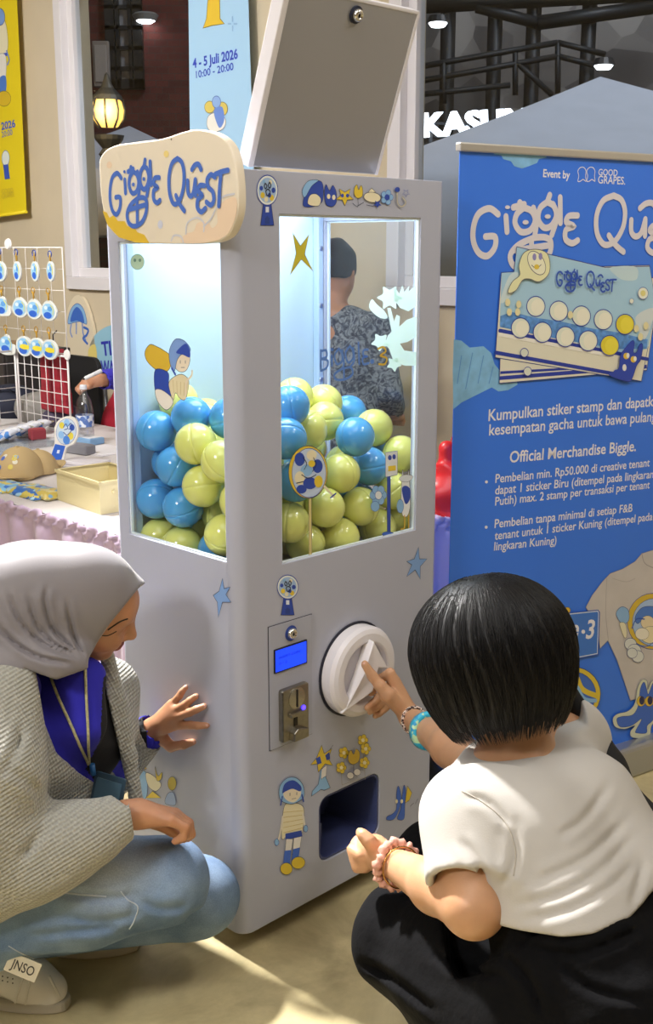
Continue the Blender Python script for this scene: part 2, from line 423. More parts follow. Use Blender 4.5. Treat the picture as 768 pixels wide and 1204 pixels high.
# canopies
M_CANVAS = mat('white_canvas', '#b9bcc6', 0.8, noise=.04, nscale=4)
def gazebo(label, apex, half, drop, legs_h, val=.28):
    t = thing('gazebo_tent', label, 'tent', (apex.x, apex.y, FL), math.radians(0))
    bm = nb(); ez = apex.z - drop; cs = [Vector((apex.x + a * half, apex.y + b * half, ez)) for a, b in ((-1, -1), (1, -1), (1, 1), (-1, 1))]
    n = 8
    for i in range(4):
        A, B = cs[i], cs[(i + 1) % 4]; prev = None
        for k in range(n + 1):
            f = k / n; row = []
            for j in range(9):
                g = j / 8; q = A.lerp(B, g); v = apex.lerp(q, f); v.z -= .05 * math.sin(math.pi * f) * (.4 + .6 * math.sin(math.pi * g)); row.append(bm.verts.new(v))
            if prev:
                for j in range(8): bm.faces.new((prev[j], prev[j + 1], row[j + 1], row[j]))
            prev = row
        lo = [bm.verts.new(v.co - Vector((0, 0, val))) for v in prev]
        for j in range(8): bm.faces.new((prev[j], prev[j + 1], lo[j + 1], lo[j]))
    bmesh.ops.remove_doubles(bm, verts=bm.verts[:], dist=.001)
    o = obj('canopy', bm, M_CANVAS, t, True, True); md = o.modifiers.new('thick', 'SOLIDIFY'); md.thickness = .006
    for c in cs:
        bm = nb(); box2(bm, (c.x - .03, c.y - .03, FL), (c.x + .03, c.y + .03, ez - .02)); obj('leg', bm, mat('tent_pole', '#9a9ca0', .4, .6), t, True)
    return t
gazebo('large pale gazebo tent peaking above the blue banner', at(706, 90, 9.8), 2.25, .94, 2, .95)
gazebo('pale gazebo tent beside the street lamp, seen through the left window', at(152, 148, 10.6), 1.05, .45, 2, .5)
# stone building, beams, railing
sb = thing('stone_building', 'dark stone building with steel gallery behind the right window', 'building', (3.5, 16, FL))
bm = nb(); box2(bm, (-0.7, 16, FL), (10.0, 16.6, 9)); obj('stone_wall', bm, wallmat('grey_stone', False, '#3c3a3b', '#8b8680', '', 2.2), sb, True)
M_STEEL = mat('dark_steel', '#1c2024', .55, .4)
def bar(a, b, w, nm, par):
    bm = nb(); a, b = Vector(a), Vector(b); tube(bm, [a, b], w * .7, 4); return obj(nm, bm, M_STEEL, par, True)
gl = thing('steel_gallery', 'black steel gallery with railings in front of the stone wall', 'gallery', (2.5, 14.8, FL))
for x, y0 in ((529, -60), (585, -60), (631, -60), (697, -60)): q = at(x, y0, 14.8); bar((q.x, 14.8, FL), (q.x, 14.8, q.z), .13, 'post', gl)
for a, b, w in (((470, 6), (768, -10), .16), ((560, 8), (632, 27), .10), ((632, 27), (768, 8), .12)): bar(at(*a, 14.7), at(*b, 14.7), w, 'beam', gl)
for a, b in (((485, 80), (656, 50)), ((485, 97), (656, 66)), ((656, 50), (712, 64)), ((656, 50), (656, 110)), ((606, 62), (606, 112)), ((522, 74), (522, 122)), ((606, 72), (650, 112)), ((656, 66), (712, 80)), ((485, 112), (600, 100))): bar(at(*a, 14.6), at(*b, 14.6), .05, 'railing', gl)
for (x, y), lb in (((515, 25), 'small lit lamp on the stone wall, left of the steel posts'), ((710, 75), 'small lit lamp on the stone wall above the tent peak')):
    p = at(x, y, 14.3); t = thing('wall_lamp', lb, 'lamp', p)
    bm = nb(); lathe(bm, [(0, -.02), (.14, -.02), (.10, .06), (0, .06)], 14, Matrix.Translation(p)); obj('lamp_shade', bm, _M['black_iron'], t, True)
    bm = nb(); lathe(bm, [(0, -.07), (.08, -.06), (.11, -.022), (0, -.02)], 14, Matrix.Translation(p)); obj('bulb', bm, _M['cold_bulb'], t, True)
# lit letters sign
t = thing('lit_sign', 'glowing white KASUMI letters partly behind the pale tent', 'sign', at(560, 150, 12.4))
kp = Plane(at(495, 162, 12.4), Vector((1, .45, 0)))
def mkp(x, y): return kp.hit(x, y)
d = Decal(kp, .03); h = kp.hit(495, 134)[1] - kp.hit(495, 162)[1]
d.text('KASUMI', (496, 161), (628, 153), mat('sign_glow', '#f2f7ff', emit=3.2), height=h, bold=.03)
o = d.build('letters', t)
md = o.modifiers.new('thick', 'SOLIDIFY'); md.thickness = .05; md.offset = 0
bm = nb(); a, b = kp.hit(492, 166), kp.hit(636, 128)
for z in (.2, .8): tube(bm, [kp.pt(a[0], a[1] + (h) * z, -.02), kp.pt(b[0], a[1] + h * z, -.02)], .015, 6)
obj('rail', bm, M_STEEL, t, True)
for q in (.1, .9): bm = nb(); p_ = kp.pt(a[0] + (b[0] - a[0]) * q, a[1], -.02); tube(bm, [(p_.x, p_.y, FL - .2), p_ + Vector((0, 0, h))], .03, 6); obj('post', bm, M_STEEL, t, True)
yl = bpy.data.lights.new('yard_fill_light', 'AREA'); yl.energy = 260; yl.size = 1.5; yl.color = (.9, .95, 1)  # added fill, no visible source: evens out the light on the tent
yo = bpy.data.objects.new('yard_fill_light', yl); COL.objects.link(yo); yo.location = (2.0, 6.6, 8.2)
yl2 = bpy.data.lights.new('yard_fill_light', 'AREA'); yl2.energy = 150; yl2.size = 1.5; yl2.color = (.95, .95, 1); yo2 = bpy.data.objects.new('yard_fill_light', yl2); COL.objects.link(yo2); yo2.location = (4.0, 12.6, 7.6); yo2.rotation_euler = (math.radians(38), 0, 0)  # second added fill, no visible source, lifts the stone wall
yo.rotation_euler = (math.radians(38), 0, 0)
bm = nb(); box2(bm, (-9, 4.0, FL - .25), (12, 17, FL - .21)); structure(obj('yard_ground', bm, mat('yard_paving', '#4a4845', .9)))
# ------------------------------------------------------------------ the capsule machine
MC = Vector((-.197, 2.40, 0)); MW, MD, MB, MT = .687, .447, .02, 1.758
front = Plane(MC, (1, 1, 0)); side = Plane(MC, (1, -1, 0))
mach = thing('capsule_machine', 'tall white capsule toy machine with big front dial and lit windows full of balls', 'vending machine', (MC.x, MC.y, FL), math.pi / 4)
ML = Matrix.Translation(MC) @ Matrix.Rotation(math.pi / 4, 4, 'Z')     # local x along front, y inwards, z up
M_BODY = mat('white_laminate', '#b3b7c9', 0.28, noise=.012, nscale=2, spec=.45)
FX0, FX1, FZ0, FZ1 = .138, .598, .904, 1.670
LY0, LY1, LZ0, LZ1 = .033, .393, .930, 1.614
ZF = .86
def round_poly(x0, y0, x1, y1, rs, n=8):
    out = []
    for (cx, cy, a0, r) in ((x1, y1, 0, rs[2]), (x0, y1, 90, rs[3]), (x0, y0, 180, rs[0]), (x1, y0, 270, rs[1])):
        sx = -1 if cx == x1 else 1; sy = -1 if cy == y1 else 1
        for k in range(n + 1):
            a = math.radians(a0 + 90 * k / n); out.append((cx + sx * r + r * math.cos(a), cy + sy * r + r * math.sin(a)))
    return out
bm = nb(); prism(bm, round_poly(0, 0, MW, MD, (.035, .02, .02, .02)), MT - MB, ML @ Matrix.Translation((0, 0, MB)))
body = obj('cabinet', bm, M_BODY, None)
def cutter(lo, hi, r=0, axis='y'):
    bm = nb()
    if r:
        prism(bm, rrect(lo[0], lo[2], hi[0], hi[2], r), hi[1] - lo[1], ML @ Matrix.Translation((0, hi[1], 0)) @ Matrix.Rotation(math.pi / 2, 4, 'X'))
    else: box2(bm, lo, hi, ML)
    return obj('cutter', bm, M_BODY)
OX0, OX1, OZ0, OZ1 = .253, .473, .108, .284
cut(body, [cutter((.022, .022, ZF), (MW - .022, MD - .022, MT - .03)),
           cutter((FX0, -.05, FZ0), (FX1, .05, FZ1)),
           cutter((-.05, LY0, LZ0), (.05, LY1, LZ1)),
           cutter((MW - .05, LY0, FZ0), (MW + .05, LY1, FZ1)),
           cutter((OX0, -.05, OZ0), (OX1, .24, OZ1), .03)])
body.parent = mach; body.data.transform(mat_of(mach).inverted())
md = body.modifiers.new('bevel', 'BEVEL'); md.width = .004; md.segments = 2; md.limit_method = 'ANGLE'; md.angle_limit = math.radians(50)
md = body.modifiers.new('wn', 'WEIGHTED_NORMAL')
def mpart(name, bm, m, par=None, **k): return obj(name, bm, m, par or mach, True, **k)
M_ACR = glass_mat('acrylic', (.97, .99, 1.0), .7, .015, .03)
M_EDGE = mat('acrylic_edge', '#e8f4fb', .3)
def pane(name, lo, hi, axis):
    bm = nb(); box2(bm, lo, hi, ML); p = mpart(name, bm, M_ACR)
    bm = nb(); w = .004
    lo, hi = Vector(lo), Vector(hi)
    a = 0 if axis == 'y' else 1
    for q in range(4):
        l, h = lo.copy(), hi.copy()
        if q == 0: h[2] = l[2] + w
        if q == 1: l[2] = h[2] - w
        if q == 2: h[a] = l[a] + w
        if q == 3: l[a] = h[a] - w
        l[1 - a] -= .0015; h[1 - a] += .0015
        box2(bm, l, h, ML)
    mpart('pane_edge', bm, M_EDGE, p)
    return p
pane('front_window', (FX0, .006, FZ0), (FX1, .010, FZ1), 'y')
pane('side_window', (.006, LY0, LZ0), (.010, LY1, LZ1), 'x')
pane('side_window', (MW - .010, LY0, FZ0), (MW - .006, LY1, FZ1), 'x')
# inside lining: back board, corner posts, floor
M_LIN = mat('lining_white', '#c6dcec', .5)
bm = nb(); box2(bm, (.024, MD - .030, ZF + .001), (MW - .024, MD - .023, MT - .032), ML); mpart('back_board', bm, M_LIN)
bm = nb()
bm.free()
for x in (.024, MW - .044):
    bm = nb(); box2(bm, (x, MD - .052, ZF + .001), (x + .02, MD - .0305, MT - .034), ML); mpart('corner_post', bm, mat('post_blue', '#b4cbe8', .35), bev=.003)

for z in (1.45, 1.25, 1.60): bm = nb(); lathe(bm, [(0, .004), (.006, .003), (.007, 0)], 12, ML @ Matrix.Translation((MW - .034, MD - .052, z)) @ Matrix.Rotation(math.pi / 2, 4, 'X')); mpart('screw', bm, mat('screw_steel', '#b8bcc2', .3, .9))
# LED tubes round the inside top
M_LED = mat('led_white', '#f0f7ff', emit=3)
for lo, hi in (((.05, .03, 1.7), (.63, .045, 1.712)), ((.03, .05, 1.7), (.045, .40, 1.712)), ((.05, .395, 1.69), (.63, .41, 1.705))):
    bm = nb(); box2(bm, lo, hi, ML); mpart('light_strip', bm, M_LED)
ll = bpy.data.lights.new('case_light', 'AREA'); ll.shape = 'RECTANGLE'; ll.size = .5; ll.size_y = .28; ll.energy = 3.6; ll.color = (.86, .94, 1)
lo_ = bpy.data.objects.new('case_light', ll); COL.objects.link(lo_); lo_.parent = mach; lo_.location = (.34, .22, 1.715 - FL)
# prize chute
M_NAVY = mat('chute_navy', '#48517f', .35)
bm = nb(); d = .002
x0, x1, z0, z1 = OX0 + d, OX1 - d, OZ0 + d, OZ1 - d
pr = rrect(x0, z0, x1, z1, .028)
TX = ML @ Matrix.Translation((0, .236, 0)) @ Matrix.Rotation(math.pi / 2, 4, 'X')
prism(bm, pr, .233, TX)
o = obj('prize_chute', bm, M_NAVY)
bm = nb(); prism(bm, rrect(x0 + .004, z0 + .004, x1 - .004, z1 - .004, .025), .30, ML @ Matrix.Translation((0, .18, 0)) @ Matrix.Rotation(math.pi / 2, 4, 'X'))
cut(o, [obj('cutter', bm, M_NAVY)]); o.parent = mach; o.data.transform(mat_of(mach).inverted())
bm = nb(); box2(bm, (x0 + .05, .05, z0 + .0045), (x0 + .056, .175, z0 + .07), ML); box2(bm, (x0 + .05, .17, z0 + .0045), (x1 - .03, .176, z0 + .09), ML); mpart('chute_divider', bm, M_NAVY)
# castors
for x, y in ((.08, .07), (MW - .08, .07), (.08, MD - .07), (MW - .08, MD - .07)):
    bm = nb(); lathe(bm, [(0, -.011), (.018, -.011), (.022, -.007), (.022, .007), (.018, .011), (0, .011)], 16, ML @ Matrix.Translation((x, y, FL + .022)) @ Matrix.Rotation(math.pi / 2, 4, 'Y'))
    c = mpart('castor', bm, mat('castor_black', '#141414', .5))
    bm = nb(); box2(bm, (x - .014, y - .012, FL + .036), (x + .014, y + .012, MB + .001), ML); mpart('castor_fork', bm, mat('castor_steel', '#77797c', .35, .9), c)
# control panel
def FM(x, z, y=0): return ML @ Matrix.Translation((x, y, z)) @ Matrix.Rotation(math.pi / 2, 4, 'X')   # local xy = front face, +z out of the machine
bm = nb(); box2(bm, (.0905, -.0015, .464), (.2285, .001, .7665), ML); cp = mpart('control_panel', bm, mat('panel_line', '#3c3a40', .5))
bm = nb(); prism(bm, rrect(.092, .4655, .227, .765, .002), .003, FM(0, 0)); mpart('panel_plate', bm, mat('panel_white', '#abafc0', .3), cp)
lx, lz = front.hit(341, 744)
bm = nb(); lathe(bm, [(.0, .004), (.0185, .004), (.0185, .0045), (0, .0047)], 24, FM(lx, lz)); lk = mpart('lock', bm, mat('lock_blue', '#26439a', .4))
def lock_body(M, par):
    bm = nb(); lathe(bm, [(.013, .004), (.013, .012), (.010, .015), (.006, .0155), (.0055, .014), (0, .014)], 24, M); o = obj('lock_cylinder', bm, mat('chrome', '#d8d8d8', .14, 1), par, True, smooth=True)
    bm = nb(); box(bm, (0, 0, .0143), (.0015, .007, .001), M); obj('keyhole', bm, mat('black_plastic', '#101012', .4), par, True)
lock_body(FM(lx, lz), lk)
(sx0, sz1), (sx1, sz0) = front.hit(322, 763), front.hit(359, 781)
sx0 = front.hit(322, 775)[0]; sx1 = front.hit(358, 768)[0]; sz1 = front.hit(358, 753)[1]; sz0 = front.hit(322, 790)[1]
bm = nb(); box2(bm, (sx0 - .003, -.006, sz0 - .003), (sx1 + .003, -.002, sz1 + .003), ML); dp = mpart('display', bm, _M['black_plastic'])
bm = nb(); box2(bm, (sx0, -.0068, sz0), (sx1, -.0058, sz1), ML); mpart('display_screen', bm, mat('blue_lcd', '#1240f0', .3, emit=.9), dp)
sp = front.off(.0072); mm = lambda x, y: (sx0 + (sx1 - sx0) * x, sz0 + (sz1 - sz0) * y)
d = Decal(sp, .0002, mp=mm); d.text('INSERT COIN', (.1, .58), (.78, .58), '#0a1f96', height=.006); d.text('0 / 2', (.1, .3), (.36, .3), '#0a1f96', height=.006); d.build('display_text', dp)
# coin slot
cx0, cx1, cz0, cz1 = front.hit(327, 850)[0], front.hit(358, 820)[0], front.hit(330, 871)[1], front.hit(357, 800)[1]
M_ST = mat('brushed_steel', '#9a968c', .3, 1, noise=.08, nscale=90)
bm = nb(); prism(bm, rrect(cx0, cz0, cx1, cz1, .006), .016, FM(0, 0)); cs_ = mpart('coin_slot', bm, M_ST, bev=.003)
w, h = cx1 - cx0, cz1 - cz0
bm = nb(); lathe(bm, [(0, .002), (w * .30, .002), (w * .30, -.001), (0, -.001)], 24, FM(cx0 + w * .52, cz0 + h * .78, -.0165)); o = mpart('slot_ring', bm, mat('steel_light', '#b9b5ac', .25, 1), cs_)
bm = nb(); box(bm, (0, 0, .0025), (.004, w * .5, .002), FM(cx0 + w * .52, cz0 + h * .78, -.0165)); mpart('slot', bm, _M['black_plastic'], o)
bm = nb(); lathe(bm, [(0, .004), (.005, .003), (.0055, 0)], 14, FM(cx0 + w * .78, cz0 + h * .55, -.016)); mpart('indicator_light', bm, mat('violet_led', '#3a28ff', emit=5), cs_)
bm = nb(); box(bm, (0, 0, .001), (w * .12, h * .24, .002), FM(cx0 + w * .48, cz0 + h * .38, -.016)); mpart('return_slot', bm, _M['black_plastic'], cs_)
bm = nb(); box(bm, (0, .004, .006), (w * .5, .010, .012), FM(cx0 + w * .45, cz0 + h * .47, -.016)); mpart('return_lever', bm, M_ST, cs_, bev=.002)
bm = nb(); prism(bm, [(0, 0), (w * .55, 0), (w * .55, .022), (w * .15, .03), (0, .02)], .02, FM(cx0 + w * .25, cz0 + .002, -.014)); mpart('coin_return', bm, M_ST, cs_, bev=.002)
# dial
KX, KZ, KR = .372, .592, .114
bm = nb(); lathe(bm, [(0, .001), (KR + .006, .001), (KR + .006, .003), (0, .003)], 48, FM(KX, KZ)); dl = mpart('dial', bm, mat('dial_gap_shade', '#1a1c30', .5))  # dark disc: shade of the gap behind the rim put into the colour
bm = nb(); lathe(bm, [(KR, .004), (KR, .030), (KR - .006, .040), (KR - .016, .045), (.080, .046), (.076, .043), (.072, .030), (0, .030)], 64, FM(KX, KZ)); mpart('dial_rim', bm, mat('dial_white', '#e6e2e6', .3), dl, smooth=False, bev=.002)
bm = nb(); lathe(bm, [(0, .0302), (.0715, .0302), (.0715, .032), (0, .032)], 48, FM(KX, KZ)); mpart('dial_face', bm, mat('dial_grey', '#bdb9c0', .35), dl)
fk = front.off(.045)
hp = [fk.hit(*q) for q in ((433, 752), (452, 782), (438, 778), (431, 807), (404, 838), (402, 839), (424, 770))]
hp = [fk.hit(*q) for q in ((434, 750), (452, 784), (440, 783), (433, 812), (403, 842), (421, 790))]
bm = nb(); vs = [bm.verts.new(front.pt(a, b, .032)) for a, b in hp]; vt = [bm.verts.new(front.pt(a + (KX - a) * .05, b + (KZ - b) * .05, .062 - .02 * (i == 4))) for i, (a, b) in enumerate(hp)]
bm.faces.new(vt); bm.faces.new(vs[::-1])
for i in range(len(hp)): bm.faces.new((vs[i], vs[(i + 1) % len(hp)], vt[(i + 1) % len(hp)], vt[i]))
mpart('dial_grip', bm, mat('grip_white', '#eeebf0', .3), dl, bev=.003)

# top lid, hinged along the front edge and swung open past upright
M_LID = mat('lid_silver', '#a3a4aa', .3, .4, noise=.03, nscale=1.5)
lx0 = .105; lx1 = .505
best = None
for L in np.arange(.28, .55, .01):
    for ph in np.arange(0, 30, .5):
        a = math.radians(ph); p = ML @ Vector((lx1, .06 - L * math.sin(a), 1.765 + L * math.cos(a)))
        q = p - Vector((0, 0, CAMZ)); t = 1 / (q.y * CP - q.z * SP) if True else 0
        zc = q.y * CP - q.z * SP; px = CX + FPX * q.x / zc; py = CY - FPX * (q.z * CP + q.y * SP) / zc
        e = (px - 494) ** 2 + (py - 15) ** 2
        if best is None or e < best[0]: best = (e, L, ph)
_, LL, LPH = best; print('lid', best)
LM = ML @ Matrix.Translation((0, .06, 1.768)) @ Matrix.Rotation(math.radians(LPH), 4, 'X')
bm = nb(); box2(bm, (lx0, 0, 0), (lx1, .028, LL), LM); lid = mpart('top_lid', bm, M_LID, bev=.004)
bm = nb()
for a, b in (((lx0 - .004, -.004, 0), (lx0 + .012, .031, LL)), ((lx1 - .006, -.002, 0), (lx1 + .003, .031, LL)), ((lx0, -.002, LL - .004), (lx1, .031, LL + .004))): box2(bm, a, b, LM)
mpart('lid_rim', bm, mat('rim_white', '#dedbe0', .35), lid, bev=.002)
lp = Plane(LM @ Vector((0, 0, 0)), LM.to_3x3() @ Vector((1, 0, 0)), LM.to_3x3() @ Vector((0, 0, 1)))
ca, cb = lp.hit(418, 17)
LKM = LM @ Matrix.Translation((ca, 0, cb)) @ Matrix.Rotation(math.pi / 2, 4, 'X')
bm = nb(); lathe(bm, [(0, .001), (.018, .001), (.018, .0045), (0, .0047)], 24, LKM); lk2 = obj('lock', bm, mat('lock_rim_dark', '#20263c', .4), lid, True); lock_body(LKM, lk2)

# name board over the side window
sgn = side.off(.03)
outl = [(117, 205), (118, 185), (132, 172), (160, 167), (190, 163), (215, 155), (232, 152), (252, 156), (267, 167), (275, 185), (279, 210), (280, 240), (276, 262), (266, 279), (245, 286), (205, 287), (165, 285), (140, 279), (127, 265), (120, 240)]
op = [sgn.hit(x, y) for x, y in sp2(outl, 5, True)]
bm = nb(); SM = Matrix((( side.u.x, 0, side.n.x, side.o.x), (side.u.y, 0, side.n.y, side.o.y), (0, 1, 0, 0), (0, 0, 0, 1)))
prism(bm, op, .022, SM @ Matrix.Translation((0, 0, .008))); brd = mpart('name_board', bm, mat('board_cream', '#eadfcb', .45), bev=.003)
for a, b in ((-.36, 1.67), (-.08, 1.68)): bm = nb(); box2(bm, (a - .02, b - .02, -.001), (a + .02, b + .02, .009), SM); mpart('board_bracket', bm, _M['rim_white'], brd)

LOGO = {  # strokes in the board photo's zoomed pixels (2.327 per pixel)
 'word': [[(333, 487), (322, 474), (309, 486), (303, 515), (303, 550), (310, 578), (321, 586), (330, 566), (330, 541), (318, 540)],
          [(343, 492), (345, 528)], [(352, 470), (366, 462)],
          [(366, 470), (357, 485), (355, 508), (363, 528), (375, 524), (381, 500), (376, 478), (366, 470)], [(366, 470), (360, 458)], [(378, 470), (383, 500), (381, 540)],
          [(396, 455), (387, 470), (385, 497), (393, 517), (403, 512), (409, 487), (405, 464), (396, 455)], [(396, 455), (399, 438)], [(404, 460), (410, 490), (404, 535)],
          [(380, 542), (360, 560), (350, 585), (355, 610), (370, 619), (390, 608), (402, 580), (403, 552), (395, 541), (380, 542)], [(377, 545), (378, 615)], [(357, 573), (402, 560)],
          [(413, 443), (415, 505)], [(438, 486), (426, 488), (423, 503), (433, 513), (423, 522), (423, 545), (432, 555), (440, 548)],
          [(488, 434), (473, 448), (465, 485), (467, 530), (478, 558), (493, 550), (504, 515), (506, 475), (500, 445), (488, 434)], [(484, 535), (495, 560), (507, 577)],
          [(516, 495), (517, 525), (524, 537), (532, 527), (537, 492)], [(537, 492), (538, 535)],
          [(528, 464), (536, 452), (546, 450), (553, 464)],
          [(562, 508), (550, 508), (545, 522), (556, 535), (545, 545), (543, 567), (553, 580), (565, 570)],
          [(591, 485), (580, 478), (570, 492), (573, 512), (585, 525), (588, 548), (580, 561), (568, 553)],
          [(592, 477), (610, 470), (627, 466)], [(608, 472), (604, 520), (602, 563)]],
 'dot': [(344, 470, 4), (368, 505, 5), (397, 490, 5)]}
def logo(d, mp, col, w, old=None):
    sv = d.mp; d.mp = mp
    for s in LOGO['word']: d.stroke(s, col, w)
    for x, y, r in LOGO['dot']: d.disc((x, y), r * .8, r * 1.1, col)
    d.mp = sv
bp_ = side.off(.03)
d = Decal(bp_, .0008)
d.poly([(121, 248), (126, 250), (129, 256), (134, 253), (139, 260), (147, 260), (150, 266), (158, 267), (162, 273), (170, 276), (176, 286), (160, 285), (140, 279), (127, 265)], '#e3bf3e', smooth=False)
d.poly([(214, 285), (219, 275), (228, 272), (233, 262), (245, 262), (250, 268), (256, 262), (256, 248), (264, 236), (277, 232), (279, 245), (275, 262), (266, 277), (245, 285)], '#ecd3b8')
d.stroke([(202, 283), (205, 277), (213, 278), (216, 285)], '#cfd0da', .004); d.stroke([(219, 275), (221, 262), (232, 256), (240, 262), (240, 272)], '#cfd0da', .004); d.stroke([(240, 266), (248, 258), (254, 246), (262, 232), (276, 228)], '#cfd0da', .004)
d.disc((189, 264), 3, 5, '#cfd3e4'); d.disc((196, 181), 3, 4, '#f0d98a'); d.disc((129, 194), 3, 4, '#ecd3b8')
logo(d, lambda x, y: bp_.hit(x / 2.327, y / 2.327), '#4a72cc', .0105)
d.disc((203, 164), .8, 1.2, '#5a5248')
d.build('board_print', brd)

# ------------------------------------------------------------------ stickers
NAVY, BLUE, SKY, YEL, CRM, INK = '#2c4bb0', '#3f6cd0', '#8fbde8', '#e6c93c', '#efe6c4', '#2a3150'
def sticker(name, plane, fn, label=None, par=None, mp=None, lift=.0008):
    d = Decal(plane, lift, mp=mp); fn(d); o = d.build(name, par or mach)
    if label: o['label'] = label
    return o
def q4(x0, y0, x1, y1):     # unit square (y up) into a photo box, on the given plane
    return lambda plane: (lambda x, y: plane.hit(x0 + (x1 - x0) * x, y1 + (y0 - y1) * y))
def gumball(d):
    d.poly([(.22, .0), (.78, .0), (.66, .45), (.34, .45)], NAVY, INK, .0012, smooth=False)
    d.poly([(.40, .03), (.40, .14), (.5, .19), (.6, .14), (.6, .03)], '#24408f', smooth=False); d.poly([(.43, .26), (.57, .26), (.57, .37), (.43, .37)], '#dfe6f2', smooth=False)
    d.disc((.5, .70), .44, .30, '#eef2ec', NAVY, .002); d.disc((.5, .70), .37, .25, '#a9c6ea')
    for x, y, r, c in ((.3, .6, .09, YEL), (.45, .52, .08, CRM), (.68, .55, .09, YEL), (.75, .7, .08, NAVY), (.24, .74, .07, NAVY), (.62, .86, .07, CRM), (.35, .87, .06, SKY), (.58, .6, .07, NAVY)): d.disc((x, y), r, r * .68, c)
    for s in (((.40, .84), (.36, .78), (.42, .73), (.47, .79), (.40, .84)), ((.58, .86), (.53, .80), (.58, .74), (.64, .80), (.58, .86)), ((.42, .68), (.5, .72), (.6, .68), (.56, .60), (.47, .60), (.42, .68))): d.stroke(list(s), INK, .0025)
def star5(c, r, ri=.42, rot=90, stretch=(1, 1)):
    return [(c[0] + (r if k % 2 == 0 else r * ri) * math.cos(math.radians(rot + 36 * k)) * stretch[0], c[1] + (r if k % 2 == 0 else r * ri) * math.sin(math.radians(rot + 36 * k)) * stretch[1]) for k in range(10)]
B = q4(300, 206, 328, 265); sticker('gumball_sticker', front, gumball, 'round blue gumball machine sticker at the top', mp=B(front))
B = q4(324, 676, 352, 723); sticker('gumball_sticker', front, gumball, 'blue gumball machine sticker above the control panel', mp=B(front))
# little row of faces under the lid
def faces_row(d):
    d.poly([(356, 238), (360, 222), (368, 213), (378, 214), (380, 226), (378, 238), (368, 243), (358, 243)], NAVY, INK, .001); d.poly([(362, 240), (364, 230), (371, 228), (377, 234), (374, 242)], CRM, INK, .001); d.poly([(355, 224), (362, 213), (374, 212), (366, 219), (358, 232)], SKY, INK, .0008)
    d.poly([(383, 240), (381, 226), (383, 217), (387, 224), (391, 218), (395, 226), (395, 238), (390, 243)], NAVY, INK, .001); d.disc((386, 231), 2, 3, CRM); d.disc((392, 232), 2, 3, CRM)
    d.poly(star5((405, 231), 11, .45), YEL, INK, .001, smooth=False); d.disc((402, 230), 1.8, 2.2, NAVY); d.disc((408, 230), 1.8, 2.2, NAVY)
    d.poly([(416, 222), (419, 217), (421, 223), (424, 218), (426, 224), (425, 231), (420, 233), (416, 229)], YEL, INK, .001); d.stroke([(420, 233), (420, 243), (414, 239)], INK, .0014); d.stroke([(420, 242), (427, 238)], INK, .0014)
    d.disc((437, 232), 10, 6, CRM, INK, .0012, rot=8); d.stroke([(430, 241), (440, 243)], INK, .0014); d.poly([(432, 226), (436, 221), (441, 226)], CRM, INK, .001, smooth=False)
    d.poly(star5((443, 240), 5, .45), NAVY, smooth=False)
    for a in range(5): d.disc((454 + 4.5 * math.cos(a * 1.257), 232 + 5.5 * math.sin(a * 1.257)), 3, 3.6, SKY, NAVY, .0008)
    d.disc((454, 232), 3, 3.6, NAVY)
    d.stroke([(466, 224), (466, 238), (471, 243), (476, 238), (472, 232)], INK, .0035); d.stroke([(466, 224), (466, 238), (471, 243), (476, 238), (472, 232)], CRM, .002); d.disc((466, 223), 3, 3, NAVY); d.poly(star5((476, 227), 4.5, .45), None, NAVY, .001, smooth=False)
sticker('character_sticker', front, faces_row, 'row of small blue and yellow cartoon faces above the front window')
def spark(pts, c): return lambda d: d.poly(pts, c, INK, .0013, smooth=False)
sticker('star_sticker', front, spark([(492, 643), (493, 657), (502, 657), (494, 666), (494, 681), (488, 670), (478, 678), (484, 664), (478, 660), (487, 657)], '#7fa6dd'), 'blue star sticker at the right, below the front window')
sticker('star_sticker', side, spark([(262, 680), (264, 692), (271, 690), (266, 699), (272, 708), (262, 708), (257, 726), (256, 708), (251, 700), (258, 695)], '#7fa6dd'), 'blue star sticker on the side below the side window')
fg = front.off(-.006)
sticker('star_sticker', fg, lambda d: d.poly([(344, 274), (353, 289), (363, 276), (358, 299), (368, 319), (354, 305), (341, 323), (348, 298)], '#d8c93c', INK, .0012, smooth=False), 'yellow four point star sticker on the front glass')
def biggle(d):
    c = '#5b86d2'
    for s in ([(377, 412), (377, 434)], [(377, 413), (383, 412), (384, 419), (378, 422)], [(378, 422), (385, 424), (384, 432), (377, 436)], [(390, 418), (390, 430)],
              [(398, 410), (393, 418), (396, 428), (402, 424), (401, 414), (398, 410)], [(402, 412), (404, 428), (401, 434)], [(411, 407), (406, 415), (409, 426), (415, 421), (414, 411), (411, 407)], [(415, 409), (416, 424), (411, 432)],
              [(401, 434), (393, 440), (395, 446), (405, 446), (414, 440), (412, 432), (401, 434)], [(404, 434), (404, 446)], [(421, 403), (422, 428)], [(432, 411), (427, 412), (427, 418), (431, 419), (426, 421), (427, 428), (433, 427)]): d.stroke(s, c, .0055)
    d.disc((390, 411), 1.8, 2, c); d.disc((437, 425), 2.4, 2.8, c)
    d.stroke([(444, 410), (450, 408), (453, 413), (447, 418), (454, 421), (452, 428), (445, 428)], '#d9b53a', .005)
sticker('lettering_sticker', fg, biggle, 'blue Biggle lettering with a yellow 3 on the front glass')
